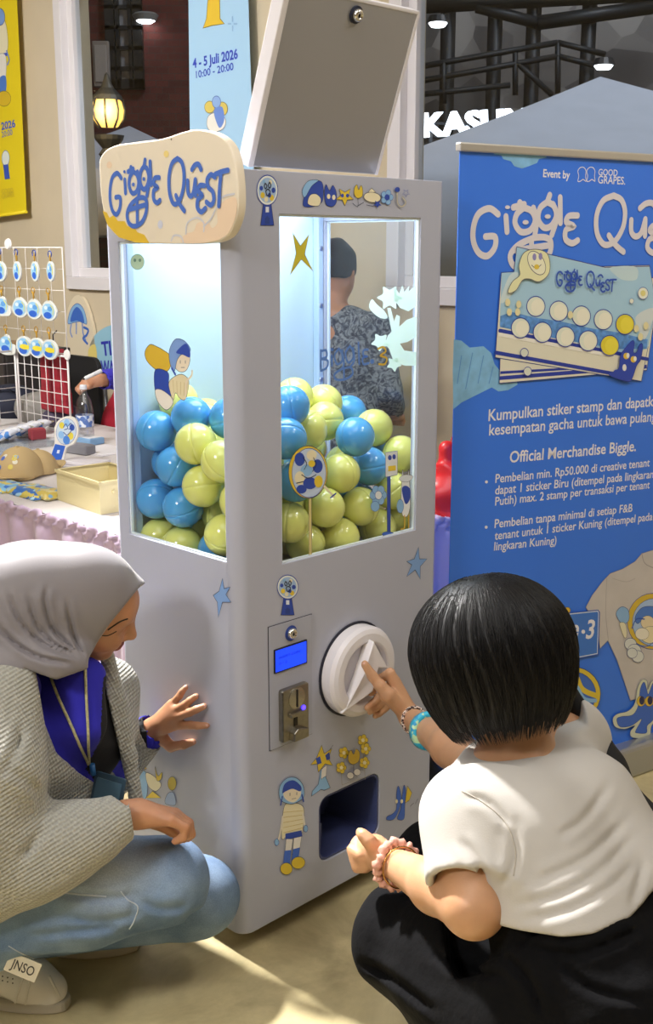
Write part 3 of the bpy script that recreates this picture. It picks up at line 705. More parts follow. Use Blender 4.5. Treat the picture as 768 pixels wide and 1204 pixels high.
def frosted():
    if 'frosted_mint' in _M: return _M['frosted_mint']
    m = bpy.data.materials.new('frosted_mint'); m.use_nodes = True; nt = m.node_tree; nt.nodes.remove(nt.nodes['Principled BSDF'])
    a = nt.nodes.new('ShaderNodeBsdfDiffuse'); b = nt.nodes.new('ShaderNodeBsdfTranslucent'); x = nt.nodes.new('ShaderNodeMixShader')
    for q in (a, b): q.inputs['Color'].default_value = srgb('#e2f6ee')
    x.inputs[0].default_value = .6; nt.links.new(a.outputs[0], x.inputs[1]); nt.links.new(b.outputs[0], x.inputs[2]); nt.links.new(x.outputs[0], nt.nodes['Material Output'].inputs[0]); _M['frosted_mint'] = m; return m
frosted()
def flower(d):
    c = mat('frosted_mint', '#d6efe6', .6)
    def pet(cx, cy, r, n, ph=0): 
        pts = []
        for k in range(n * 2): 
            a = ph + k * math.pi / n; rr = r * (1.0 if k % 2 == 0 else .62); pts.append((cx + rr * math.cos(a), cy + rr * math.sin(a)))
        d.poly(pts, c)
    pet(458, 350, 15, 6); pet(447, 402, 11, 5, .4); pet(463, 428, 9, 5, .2)
    d.poly([(434, 362), (437, 352), (443, 358), (452, 366), (455, 374), (445, 373)], c)
    pts = [(489, 335), (480, 343), (481, 336), (475, 343), (473, 335), (469, 345), (464, 338), (463, 352), (470, 362), (480, 366), (489, 360)]; d.poly(pts, c, smooth=False)
    d.poly([(455, 362), (459, 362), (463, 378), (466, 370), (470, 372), (469, 384), (478, 376), (489, 372), (489, 396), (479, 402), (470, 404), (475, 412), (489, 414), (489, 430), (476, 430), (470, 428), (462, 424), (457, 410), (452, 404), (456, 394), (460, 390)], c, smooth=False)
sticker('flower_sticker', fg, flower, 'pale frosted flower bunch sticker on the front glass')
def lolly(d):
    d.poly([(363, 583), (366, 583), (366.5, 657), (363, 658)], '#d9c98a', INK, .0008, smooth=False)
    d.disc((362, 555), 23, 31, YEL, INK, .0014); d.disc((363, 556), 20, 29, '#c3d4ee', NAVY, .0014)
    for x, y, rx, ry, c in ((352, 540, 6, 8, NAVY), (366, 535, 6, 6, CRM), (373, 548, 6, 8, NAVY), (360, 553, 7, 7, SKY), (352, 562, 6, 8, CRM), (364, 568, 8, 7, NAVY), (374, 566, 5, 7, YEL), (354, 575, 6, 5, NAVY), (366, 545, 4, 4, YEL)): d.disc((x, y), rx, ry, c)
    for s in ([(356, 538), (360, 545), (357, 552)], [(368, 538), (371, 546), (367, 554)], [(354, 558), (362, 562), (371, 558)], [(348, 568), (356, 566)]): d.stroke(s, INK, .002)
    d.stroke([(381, 572), (392, 584)], CRM, .006); d.stroke([(388, 585), (394, 580)], NAVY, .004)
sticker('sign_sticker', fg, lolly, 'round cartoon lollipop sign sticker on the front glass')
def busstop(d):
    d.poly([(455, 560), (459, 560), (459, 626), (455, 628)], NAVY, INK, .0008, smooth=False); d.disc((456, 628), 7, 3, BLUE, INK, .0008)
    d.poly([(453, 532), (467, 530), (467, 558), (453, 561)], '#dfe4ea', NAVY, .001, smooth=False); d.disc((458, 538), 2.2, 3, NAVY); d.disc((463, 537), 2, 3, NAVY); d.poly([(456, 548), (465, 547), (465, 553), (456, 554)], YEL, smooth=False)
    d.poly([(471, 590), (472, 565), (473, 552), (475, 563), (478, 563), (480, 552), (481, 565), (482, 592), (479, 606), (473, 606)], '#e8ecef', INK, .0012)
    d.poly([(472, 575), (477, 571), (482, 576), (481, 588), (476, 592)], NAVY); d.poly([(469, 562), (476, 558), (485, 560), (480, 566), (472, 566)], '#dfe6ee', INK, .0008); d.disc((470, 595), 4, 8, SKY, NAVY, .001)
    d.stroke([(475, 606), (475, 620), (471, 622)], '#d9b53a', .004); d.stroke([(480, 606), (480, 620)], '#d9b53a', .004)
    for a in range(6): d.disc((444 + 6 * math.cos(a * 1.047), 582 + 7 * math.sin(a * 1.047)), 4, 5, SKY, NAVY, .001)
    d.disc((444, 582), 4, 5, '#e8ecef', NAVY, .001); d.disc((440, 595), 5, 6, SKY, NAVY, .001)
sticker('character_sticker', fg, busstop, 'blue bus stop sticker with small cartoon figures on the front glass')
sg = side.off(-.006)
def lyinggirl(d):
    d.poly([(171, 413), (177, 405), (186, 408), (193, 412), (200, 418), (201, 430), (196, 437), (187, 436), (178, 430), (172, 422)], '#d8b53a', INK, .0014)
    d.poly([(183, 435), (198, 438), (199, 452), (204, 460), (200, 466), (190, 458), (183, 460)], NAVY, INK, .0012)
    d.poly([(183, 459), (190, 458), (201, 466), (204, 474), (196, 482), (186, 472)], '#e9e4dc', INK, .0012)
    d.poly([(199, 452), (204, 444), (214, 440), (222, 446), (222, 458), (218, 470), (212, 468), (207, 462), (204, 470)], '#e4d9b4', INK, .0012)
    for k in range(4): d.stroke([(204 + k * 4.5, 447 + k), (205 + k * 4, 462 + k)], '#bfa860', .0012)
    d.poly([(204, 425), (203, 412), (208, 401), (217, 402), (223, 412), (224, 425), (219, 436), (210, 436)], '#e9dcc6', INK, .0012)
    d.poly([(201, 428), (200, 412), (207, 399), (218, 401), (225, 412), (214, 417), (209, 424), (206, 436)], '#7da0dc', INK, .0012)
    d.poly([(208, 414), (219, 404), (224, 412), (224, 420), (216, 417)], NAVY)
    d.stroke([(203, 433), (207, 440)], NAVY, .006); d.stroke([(213, 424), (213, 427)], INK, .0018); d.stroke([(219, 424), (219, 427)], INK, .0018); d.stroke([(214, 432), (218, 432)], INK, .0012)
    d.stroke([(219, 468), (220, 450), (226, 442), (227, 436)], '#e9dcc6', .005)
sticker('character_sticker', sg, lyinggirl, 'lying cartoon girl in yellow shoes sticker on the side glass')
sticker('face_sticker', sg, lambda d: [d.disc((162, 308), 8, 9, '#bfe0cc', '#8dbfae', .0015), d.disc((159, 306), 1.5, 2, '#6d9a8c'), d.disc((165, 306), 1.5, 2, '#6d9a8c')], 'small pale green round sticker at the top of the side glass')
def walker(d):
    d.poly([(331, 985), (334, 948), (346, 944), (357, 950), (356, 975), (353, 980), (339, 982)], CRM, INK, .0012)
    for k in range(5): d.stroke([(333, 955 + k * 6), (356, 953 + k * 5)], '#cdb760', .0012)
    d.stroke([(332, 960), (329, 980), (326, 990)], '#ece4d4', .006); d.stroke([(356, 957), (358, 972)], '#ece4d4', .006); d.disc((325, 990), 2.5, 4, SKY, NAVY, .001); d.disc((359, 974), 2.5, 4, SKY, NAVY, .001)
    d.poly([(335, 980), (354, 976), (355, 983), (335, 987)], NAVY, smooth=False)
    d.poly([(336, 986), (344, 986), (341, 1005), (334, 1006)], '#e8e4e0', INK, .0008, smooth=False); d.poly([(345, 985), (354, 983), (351, 1004), (343, 1005)], '#e8e4e0', INK, .0008, smooth=False)
    d.poly([(334, 1000), (342, 999), (340, 1016), (332, 1017)], BLUE, smooth=False); d.poly([(344, 998), (352, 996), (350, 1011), (342, 1013)], BLUE, smooth=False)
    d.disc((336, 1021), 7, 7, YEL, INK, .001, rot=-20); d.disc((350, 1014), 8, 7, YEL, INK, .001, rot=-15)
    d.poly([(329, 940), (328, 925), (336, 915), (347, 914), (355, 922), (357, 934), (353, 940), (342, 945)], SKY, INK, .0012); d.poly([(334, 938), (333, 928), (342, 923), (352, 927), (352, 936), (344, 943)], '#eee2cc')
    d.poly([(331, 932), (334, 921), (344, 917), (353, 924), (352, 930), (343, 927), (335, 930)], NAVY); d.stroke([(340, 932), (340, 935)], INK, .0018); d.stroke([(348, 931), (348, 934)], INK, .0018); d.stroke([(342, 939), (347, 938)], INK, .001)
    d.stroke([(331, 936), (329, 946)], NAVY, .004); d.stroke([(354, 934), (356, 942)], NAVY, .004)
sticker('character_sticker', front, walker, 'standing cartoon child in striped top sticker left of the prize opening')
def starman(d):
    d.poly([(378, 876), (381, 886), (390, 880), (386, 892), (391, 900), (382, 898), (374, 908), (373, 898), (365, 899), (372, 891)], YEL, INK, .0012, smooth=False)
    d.poly([(371, 892), (376, 889), (378, 897), (373, 899)], NAVY, smooth=False); d.poly([(382, 888), (387, 884), (388, 892), (384, 894)], NAVY, smooth=False)
    d.poly([(377, 904), (383, 901), (383, 914), (388, 926), (381, 929), (377, 928), (366, 936), (367, 930), (374, 922)], SKY, INK, .001, smooth=False); d.poly([(378, 904), (384, 899), (383, 912), (377, 916)], '#eae6e0', INK, .0008, smooth=False)
    d.stroke([(387, 882), (391, 876)], INK, .0012)
sticker('character_sticker', front, starman, 'walking yellow star sticker above the prize opening')
def flowers(d):
    for x, y, s in ((404, 885, 5), (426, 870, 5), (429, 880, 5), (400, 902, 5), (427, 896, 5)):
        d.stroke([(x, y + 4), (x + 1, y + 20)], '#9a968c', .0014)
        for a in range(5): d.disc((x + s * .7 * math.cos(a * 1.257), y + s * .8 * math.sin(a * 1.257)), s * .55, s * .62, YEL, INK, .0008)
        d.disc((x, y), s * .4, s * .45, CRM)
    d.poly([(408, 886), (411, 881), (414, 886), (417, 880), (421, 884), (420, 894), (413, 898), (408, 894)], '#d3b23a', INK, .001); d.stroke([(414, 898), (414, 912)], INK, .0014); d.disc((410, 911), 4, 4, '#e8e4e0', INK, .001); d.disc((418, 907), 4, 4, '#e8e4e0', INK, .001)
    d.stroke([(400, 922), (412, 918), (424, 914), (434, 909)], '#9a968c', .0012)
sticker('flower_sticker', front, flowers, 'clump of yellow cartoon flowers sticker above the prize opening')
def twofig(d):
    d.poly([(466, 950), (466, 934), (468, 924), (471, 932), (471, 945), (464, 962), (455, 964), (455, 960), (461, 957)], BLUE, INK, .001); d.poly([(471, 950), (473, 933), (475, 923), (477, 931), (476, 945), (475, 962), (469, 964), (467, 961)], BLUE, INK, .001)
    d.poly([(476, 944), (479, 924), (484, 932), (481, 941)], YEL, INK, .001, smooth=False); d.disc((466, 942), 1.6, 2.4, CRM); d.disc((472, 942), 1.6, 2.4, CRM); d.stroke([(482, 948), (486, 944)], INK, .0014); d.stroke([(488, 945), (491, 939)], INK, .0014)
sticker('character_sticker', front, twofig, 'two blue legged figures with a yellow kite sticker right of the prize opening')
def sidefig(d):
    d.poly([(166, 885), (169, 897), (173, 904), (168, 905), (163, 909), (162, 900)], YEL, INK, .001, smooth=False); d.disc((163, 899), 1.5, 2.6, NAVY); d.disc((170, 899), 1.5, 2.6, NAVY)
    d.poly([(164, 909), (172, 908), (174, 925), (172, 938), (166, 938)], SKY, INK, .001); d.poly([(172, 909), (181, 912), (190, 922), (184, 930), (175, 924)], CRM, INK, .001); d.poly([(183, 901), (186, 912), (191, 908), (190, 916), (185, 917)], YEL, INK, .001)
    d.poly([(172, 938), (180, 930), (190, 938)], YEL, INK, .001, smooth=False); d.disc((203, 921), 5, 8, '#cdb53c', INK, .001); d.poly([(195, 944), (198, 933), (205, 932), (207, 946)], '#9fb6da', INK, .001)
sticker('character_sticker', side, sidefig, 'group of small cartoon figures low on the side panel')

# ------------------------------------------------------------------ balls
BR = .0485
M_BY = mat('ball_yellow', '#ebeb88', .18, coat=.4, sss=0); M_BB = mat('ball_blue', '#55aeea', .18, coat=.4)
for m in (M_BY, M_BB):
    b = m.node_tree.nodes['Principled BSDF']; b.inputs['Transmission Weight'].default_value = .0
    b.inputs['Subsurface Weight'].default_value = .6; b.inputs['Subsurface Radius'].default_value = (.05, .05, .05)
def ball_mesh():
    bm = nb(); n = 24; prof = []
    for k in range(n + 1):
        a = -math.pi / 2 + math.pi * k / n; r = BR * math.cos(a)
        if abs(a) < .03: prof += [(BR - .0002, -.0018), (BR - .0011, -.0010), (BR - .0011, .0010), (BR - .0002, .0018)]
        else: prof.append((max(r, 0) if 0 < k < n else 0, BR * math.sin(a)))
    lathe(bm, prof, 32); return bm
left_b = [('y', 172, 460, .10, 'pale yellow ball high behind the cartoon girl in the side window'), ('y', 208, 481, .13, 'pale yellow ball peeping behind the cartoon girl in the side window'), ('b', 184, 507, .0, 'blue ball topmost at the left of the side window'), ('b', 231, 492, .05, 'blue ball topmost at the middle of the side window'),
 ('b', 262, 492, .08, 'blue ball half hidden at the top right of the side window'), ('y', 232, 522, 0, 'yellow ball under the middle top blue ball in the side window'), ('y', 257, 540, .0, 'yellow ball cut by the right edge of the side window, upper one'),
 ('b', 205, 551, 0, 'blue ball at the centre of the side window pile'), ('b', 173, 547, .04, 'shaded blue ball at the left edge of the side window, mid height'), ('y', 240, 578, 0, 'yellow ball at mid height near the right edge of the side window'), ('b', 184, 588, 0, 'blue ball at the left of the side window, second from the bottom'),
 ('b', 217, 600, 0, 'blue ball at the middle of the side window, second from the bottom'), ('y', 174, 622, 0, 'yellow ball in the bottom left corner of the side window'), ('y', 208, 633, 0, 'yellow ball at the bottom of the side window beside the corner one'), ('y', 254, 628, 0, 'yellow ball at the bottom right of the side window'), ('b', 233, 646, 0.01, 'blue ball lowest at the bottom of the side window'), ('b', 266, 592, .04, 'blue ball sliver at the right edge of the side window')]
front_b = [('y', 349, 452, .16, 'topmost yellow ball at the left of the front window'), ('b', 345, 470, .05, 'blue ball under the topmost yellow ball in the front window'), ('y', 381, 478, .15, 'yellow ball at the top of the pile right of the corner post'), ('y', 356, 503, .06, 'yellow ball below the upper left blue ball in the front window'), ('y', 384, 492, .10, 'yellow ball just left of the big blue ball in the front window'),
 ('b', 413, 488, .16, 'blue ball peeping above the big blue ball in the front window'), ('b', 410, 515, .02, 'big blue ball at the centre of the front window pile'), ('y', 437, 506, .09, 'yellow ball right of the big blue ball in the front window'), ('b', 336, 513, .01, 'blue ball at the left edge of the front window, mid height'), ('b', 433, 553, .03, 'blue ball below and right of the big blue ball'),
 ('y', 390, 553, .02, 'yellow ball right of the round sign sticker'), ('b', 341, 580, .01, 'blue ball at the left edge behind the round sign sticker'), ('y', 346, 612, 0, 'pale yellow ball at the lower left of the front window'), ('y', 379, 604, 0, 'pale yellow ball right of the sign stick, low in the front window'), ('y', 420, 600, 0, 'yellow ball low in the middle of the front window'),
 ('y', 470, 540, .02, 'yellow ball behind the bus stop sticker, upper right of the front window'), ('y', 463, 590, .02, 'yellow ball behind the bus stop sticker, lower right of the front window'), ('y', 400, 640, .01, 'yellow ball at the bottom of the front window, middle'), ('y', 440, 628, .02, 'yellow ball at the bottom of the front window, right of the middle one'), ('y', 352, 650, .03, 'pale yellow ball in the bottom left corner of the front window'), ('y', 474, 622, .02, 'yellow ball in the bottom right corner of the front window'), ('b', 455, 530, .10, 'blue ball sliver left of the bus stop sticker'), ('b', 362, 552, .05, 'blue ball hidden behind the round sign sticker')]
MLi = ML.inverted(); bl = []
pl_s = Plane(side.pt(0, 0, -(.012 + BR)), side.u); pl_f = Plane(front.pt(0, 0, -(.012 + BR)), front.u)
for c, x, y, dd, lb in left_b:
    P = Plane(side.pt(0, 0, -(.014 + BR + dd)), side.u); bl.append([c, MLi @ P.pt(*P.hit(x, y)), lb])
for c, x, y, dd, lb in front_b:
    P = Plane(front.pt(0, 0, -(.014 + BR + dd)), front.u); bl.append([c, MLi @ P.pt(*P.hit(x, y)), lb])
random.seed(4)
nfix = len(bl)
for k in range(46):
    bl.append([random.choice('yyb'), Vector((random.uniform(.08, .62), random.uniform(.10, .37), random.uniform(ZF + BR, 1.13))), None])
pos = np.array([list(b[1]) for b in bl]); tgt = pos.copy(); lo = np.array([.013 + BR, .013 + BR, ZF + BR + .002]); hi = np.array([MW - .013 - BR, MD - .034 - BR, 1.24])
wgt = np.array([.3 if i < nfix else 1.0 for i in range(len(bl))])
for it in range(500):
    if it < 380: pos[:nfix] += (tgt[:nfix] - pos[:nfix]) * .05
    if it < 420: pos[nfix:, 2] -= .0006
    for _ in range(2):
        D = pos[:, None] - pos[None]; L = np.sqrt((D ** 2).sum(-1)) + 1e-9; np.fill_diagonal(L, 9)
        ov = np.clip(2 * BR - L, 0, None)
        ws = wgt[:, None] / (wgt[:, None] + wgt[None])
        pos += (D / L[..., None] * (ov * ws * .8)[..., None]).sum(1)
        pos = np.clip(pos, lo, hi)
bmeshes = {}
for c, m in (('y', M_BY), ('b', M_BB)):
    me = bpy.data.meshes.new('capsule_ball'); b_ = ball_mesh(); bmesh.ops.recalc_face_normals(b_, faces=b_.faces[:]); b_.to_mesh(me); b_.free(); me.materials.append(m); me.polygons.foreach_set('use_smooth', [True] * len(me.polygons)); bmeshes[c] = me
for i, (c, p, lb) in enumerate(bl):
    if lb is None and pos[i][2] > 1.2: continue
    o = bpy.data.objects.new('capsule_ball', bmeshes[c]); COL.objects.link(o); o.location = ML @ Vector(pos[i]); o.rotation_euler = (random.uniform(0, 3), random.uniform(0, 3), random.uniform(0, 3))
    tag(o, lb or ('plain %s plastic ball deep inside the pile in the lit machine' % ('yellow' if c == 'y' else 'blue')), 'ball', 'plastic balls in the machine' if lb else 'plastic balls deep in the pile')
# ------------------------------------------------------------------ organic shapes: distance fields turned into one smooth mesh
def project(P):
    """world points -> photo pixels and depth"""
    x, y, z = P[..., 0], P[..., 1], P[..., 2] - CAMZ
    zc = y * CP - z * SP
    return CX + FPX * x / zc, CY - FPX * (z * CP + y * SP) / zc, zc
def V(*a): return np.array(a, np.float32)
def nrm(v): v = np.asarray(v, float); return v / np.linalg.norm(v)
def A(px, py, Y): return np.array(at(px, py, Y))
class Field:
    def __init__(s, lo, hi, h):
        s.lo = np.asarray(lo, float); s.h = h; n = np.ceil((np.asarray(hi, float) - s.lo) / h).astype(int) + 1
        s.ax = [(s.lo[i] + h * np.arange(n[i])).astype(np.float32) for i in range(3)]
        s.f = np.full(n, 1.0, np.float32)
    def box(s, lo, hi):
        sl = []
        for i in range(3):
            a = int(np.clip(np.floor((lo[i] - s.lo[i]) / s.h), 0, s.f.shape[i])); b = int(np.clip(np.ceil((hi[i] - s.lo[i]) / s.h) + 1, 0, s.f.shape[i]))
            sl.append(slice(a, max(a, b)))
        return tuple(sl)
    def pts(s, sl):
        return np.stack(np.meshgrid(s.ax[0][sl[0]], s.ax[1][sl[1]], s.ax[2][sl[2]], indexing='ij'), -1)
    def _mix(s, sl, d, k, op):
        f = s.f[sl]
        if op == 'add':
            if k > 0:
                h = np.clip(.5 + .5 * (f - d) / k, 0, 1); s.f[sl] = f * (1 - h) + d * h - k * h * (1 - h)
            else: s.f[sl] = np.minimum(f, d)
        else:
            d = -d
            if k > 0:
                h = np.clip(.5 - .5 * (f - d) / k, 0, 1); s.f[sl] = f * (1 - h) + d * h + k * h * (1 - h)
            else: s.f[sl] = np.maximum(f, d)
    def cap(s, a, b, ra, rb=None, k=.01, op='add'):
        rb = ra if rb is None else rb; a, b = np.asarray(a, np.float32), np.asarray(b, np.float32); R = max(ra, rb) + k + 4 * s.h
        sl = s.box(np.minimum(a, b) - R, np.maximum(a, b) + R)
        if 0 in s.f[sl].shape: return s
        P = s.pts(sl) - a; ba = b - a; L2 = float(ba @ ba) + 1e-12
        t = np.clip((P @ ba) / L2, 0, 1); d = np.linalg.norm(P - t[..., None] * ba, axis=-1) - (ra + (rb - ra) * t)
        s._mix(sl, d, k, op); return s
    def chain(s, pts, rs, k=.01, op='add', smooth=0):
        if smooth:
            q = spline([Vector((*p, )) for p in pts], smooth); rq = [v.x for v in spline([Vector((r, 0, 0)) for r in rs], smooth)]
            pts = [np.array(v) for v in q]; rs = rq
        for i in range(len(pts) - 1): s.cap(pts[i], pts[i + 1], rs[i], rs[i + 1], k, op)
        return s
    def ell(s, c, r, Rm=None, k=.01, op='add'):
        c = np.asarray(c, np.float32); r = np.asarray(r, np.float32); R = float(r.max()) + k + 4 * s.h
        sl = s.box(c - R, c + R)
        if 0 in s.f[sl].shape: return s
        P = s.pts(sl) - c
        if Rm is not None: P = P @ np.asarray(Rm, np.float32).T      # rows of Rm = local axes
        k0 = np.linalg.norm(P / r, axis=-1); k1 = np.linalg.norm(P / (r * r), axis=-1) + 1e-9
        s._mix(sl, k0 * (k0 - 1) / k1, k, op); return s
    def fn(s, g, k=0.0, op='sub', lo=None, hi=None):
        sl = s.box(lo, hi) if lo is not None else tuple(slice(0, n) for n in s.f.shape)
        s._mix(sl, g(s.pts(sl)).astype(np.float32), k, op); return s
    def disp(s, g, band=.05):
        idx = np.nonzero(np.abs(s.f) < band)
        P = np.stack([s.ax[i][idx[i]] for i in range(3)], -1); s.f[idx] += g(P).astype(np.float32); return s
    def mesh(s, name):
        f = s.f; ins = f < 0
        nx, ny, nz = f.shape
        cnt = np.zeros((nx - 1, ny - 1, nz - 1), np.uint8)
        for i in (0, 1):
            for j in (0, 1):
                for k in (0, 1): cnt += ins[i:nx - 1 + i, j:ny - 1 + j, k:nz - 1 + k]
        act = np.argwhere((cnt > 0) & (cnt < 8)); vid = np.full(cnt.shape, -1, np.int32); vid[tuple(act.T)] = np.arange(len(act))
        acc = np.zeros((len(act), 3)); num = np.zeros(len(act))
        cor = [(i, j, k) for i in (0, 1) for j in (0, 1) for k in (0, 1)]
        val = {c: f[act[:, 0] + c[0], act[:, 1] + c[1], act[:, 2] + c[2]] for c in cor}
        for c in cor:
            for a in range(3):
                if c[a] == 0:
                    e = list(c); e[a] = 1; e = tuple(e); v0, v1 = val[c], val[e]; m = (v0 < 0) != (v1 < 0)
                    t = np.where(m, v0 / np.where(m, v0 - v1, 1), 0); p = np.tile(np.array(c, float), (len(act), 1)); p[:, a] = t
                    acc[m] += p[m]; num[m] += 1
        co = (act + acc / num[:, None]) * s.h + s.lo
        quads = []
        for a in range(3):
            b, c = (a + 1) % 3, (a + 2) % 3
            s0 = [slice(None)] * 3; s1 = [slice(None)] * 3; s0[a] = slice(0, f.shape[a] - 1); s1[a] = slice(1, None)
            x = ins[tuple(s0)] != ins[tuple(s1)]; e = np.argwhere(x); e = e[(e[:, b] > 0) & (e[:, c] > 0) & (e[:, b] < f.shape[b] - 1) & (e[:, c] < f.shape[c] - 1)]
            flip = ins[tuple(s0)][tuple(e.T)]
            def g(db, dc):
                q = e.copy(); q[:, b] -= db; q[:, c] -= dc; return vid[tuple(q.T)]
            q = np.stack([g(1, 1), g(0, 1), g(0, 0), g(1, 0)], -1); q[~flip] = q[~flip][:, ::-1]; quads.append(q)
        q = np.concatenate(quads); q = q[(q >= 0).all(1)]
        me = bpy.data.meshes.new(name); me.vertices.add(len(co)); me.vertices.foreach_set('co', co.astype(np.float32).ravel())
        me.loops.add(q.size); me.loops.foreach_set('vertex_index', q.ravel().astype(np.int32)); me.polygons.add(len(q))
        me.polygons.foreach_set('loop_start', np.arange(0, q.size, 4, dtype=np.int32)); me.update(calc_edges=True); me.validate()
        v_ = np.einsum('ij,ij->i', co[q[:, 0]], np.cross(co[q[:, 1]], co[q[:, 2]]) + np.cross(co[q[:, 2]], co[q[:, 3]])).sum()
        if v_ < 0: me.flip_normals(); print('flipped', name)
        s.co = co; s.q = q
        return me
def organic(F, name, m, parent, smooth_it=2, paint=None):
    me = F.mesh(name)
    if smooth_it:                       # light Laplacian relaxing
        bm = bmesh.new(); bm.from_mesh(me)
        for _ in range(smooth_it): bmesh.ops.smooth_vert(bm, verts=bm.verts[:], factor=.5, use_axis_x=True, use_axis_y=True, use_axis_z=True)
        bm.to_mesh(me); bm.free()
    mats = m if isinstance(m, (list, tuple)) else [m]
    if paint is not None and len(mats) > 1:
        n = len(me.polygons); c = np.zeros(n * 3, np.float32); me.polygons.foreach_get('center', c); c = c.reshape(n, 3)
        mi = np.zeros(n, np.int32)
        for i, g in enumerate(paint): mi[g(c)] = i + 1
        me.polygons.foreach_set('material_index', mi)
    return link_mesh(name, me, mats, parent, world=True, smooth=True)
def inpoly(x, y, poly):
    r = np.zeros(x.shape, bool); n = len(poly)
    for i in range(n):
        (x0, y0), (x1, y1) = poly[i], poly[(i + 1) % n]
        if y0 == y1: continue
        c = ((y0 > y) != (y1 > y)) & (x < (x1 - x0) * (y - y0) / (y1 - y0) + x0); r ^= c
    return r
def noise3(P, fr, seed=0):
    rs = np.random.RandomState(seed); o = np.zeros(P.shape[:-1])
    for i in range(5):
        d = nrm(rs.randn(3)) * fr * (0.7 + .6 * rs.rand()); o += np.sin(P @ d + rs.rand() * 6.28)
    return o / 3.0
def ridge(x, p=2.0): return (0.5 + 0.5 * np.sin(x)) ** p
def gauss(P, c, r): return np.exp(-((P - np.asarray(c)) ** 2).sum(-1) / (r * r))
def frame(fwd, up):
    f = nrm(fwd); u = np.asarray(up, float); u = nrm(u - (u @ f) * f); l = np.cross(u, f); return f, l, u     # forward, left, up

M_SKIN = mat('skin_warm', '#bb8766', .45, noise=.05, nscale=30, bump=.04, bscale=300, sss=.15)
M_SKIN2 = mat('skin_tan', '#c59672', .45, noise=.05, nscale=30, bump=.04, bscale=300, sss=.15)
M_LIP = mat('lips', '#9a5348', .4); M_NAIL = mat('nail', '#d8a896', .25)
def fold_mat(name, col, rough, scale, strength, **k):
    return mat(name, col, rough, bump=strength, bscale=scale, **k)
def fingers(F, fs, k=.004):
    """fs: list of (points, radii)"""
    for p, r in fs: F.chain(p, r, k)
from mathutils.bvhtree import BVHTree
def bvh_of(o):
    mw = mat_of(o.parent); me = o.data; return BVHTree.FromPolygons([mw @ v.co for v in me.vertices], [tuple(p.vertices) for p in me.polygons])
def on_surface(bvh, px, py, lift=.002):
    c = Vector((0, 0, CAMZ)); d = ray(px, py).normalized(); h = bvh.ray_cast(c, d)
    return (h[0] + h[1] * lift) if h[0] is not None else None
def seam(name, pts, r, m, par, bvh, lift=.0005):
    q = [on_surface(bvh, x, y, lift) for x, y in sp2(pts, 6)]; q = [p for p in q if p is not None]
    if len(q) < 3: print('seam missed', name, len(q)); return None
    bm = nb(); tube(bm, q, r, 6); return obj(name, bm, m, par, True)

def creases(P, lines, w, depth, zmax, bulge=.5):
    """grooves along lines seen on the near side of a cloth"""
    x, y, zc = project(P); out = np.zeros(P.shape[:-1]); bl_ = out.copy(); near_ = np.clip((zmax - zc) / .02, 0, 1)
    for L in lines:
        q = sp2(L, 5); d = np.full(x.shape, 1e9); tt = np.zeros(x.shape); n = len(q) - 1
        for i, ((ax, ay), (bx, by)) in enumerate(zip(q, q[1:])):
            ex, ey = bx - ax, by - ay; t = np.clip(((x - ax) * ex + (y - ay) * ey) / (ex * ex + ey * ey + 1e-9), 0, 1); dd = np.hypot(x - ax - t * ex, y - ay - t * ey)
            m = dd < d; d = np.where(m, dd, d); tt = np.where(m, (i + t) / n, tt)
        fade = np.clip(np.minimum(tt * 4, (1 - tt) * 6), 0, 1)
        g_ = fade * np.exp(-(d / w) ** 2); out = np.maximum(out, g_); bl_ = np.maximum(bl_, fade * np.exp(-((d - 2.2 * w) / (1.5 * w)) ** 2))
    return depth * (out - bulge * bl_ * (1 - out)) * near_
# ------------------------------------------------------------------ the woman in the grey headscarf, squatting at the left
w1 = thing('person', 'person in grey headscarf, knit cardigan and jeans squatting with one hand on the machine', 'person', (-.62, 2.2, FL))
fwd1 = nrm([.82, -.57, 0]); lef1 = V(.57, .82, 0)
hf, hl, hu = frame([.885, .15, -.43], [.38, -.30, .87])
nose = A(159, 749, 2.32)
HC = nose - .120 * hf + .036 * hu
def hp(f, l, u): return HC + f * hf + l * hl + u * hu
HR = np.stack([hf, hl, hu])
N1 = A(66, 800, 2.30); CH1 = A(62, 865, 2.30); AB1 = A(20, 960, 2.26); PV1 = A(-45, 1045, 2.2)
RS, LS = A(10, 812, 2.14), A(124, 812, 2.43)
RE, RW = A(18, 985, 2.06), A(150, 958, 2.10)
LE, LW = A(128, 905, 2.58), None
P5 = lambda x, y, o: np.array(side.pt(*side.off(o).hit(x, y), o))
LW = P5(178, 858, .052)
HEEL, TOE = at_z(-62, 1156, FL), at_z(77, 1185, FL)
RA = np.array(HEEL.lerp(TOE, .26)) + V(0, 0, .115)
RH, RK = A(-30, 1080, 2.12), A(203, 1032, 2.17)
LH, LK, LA = A(0, 1075, 2.34), A(238, 1054, 2.335), A(85, 1110, 2.42); LA[2] = .075
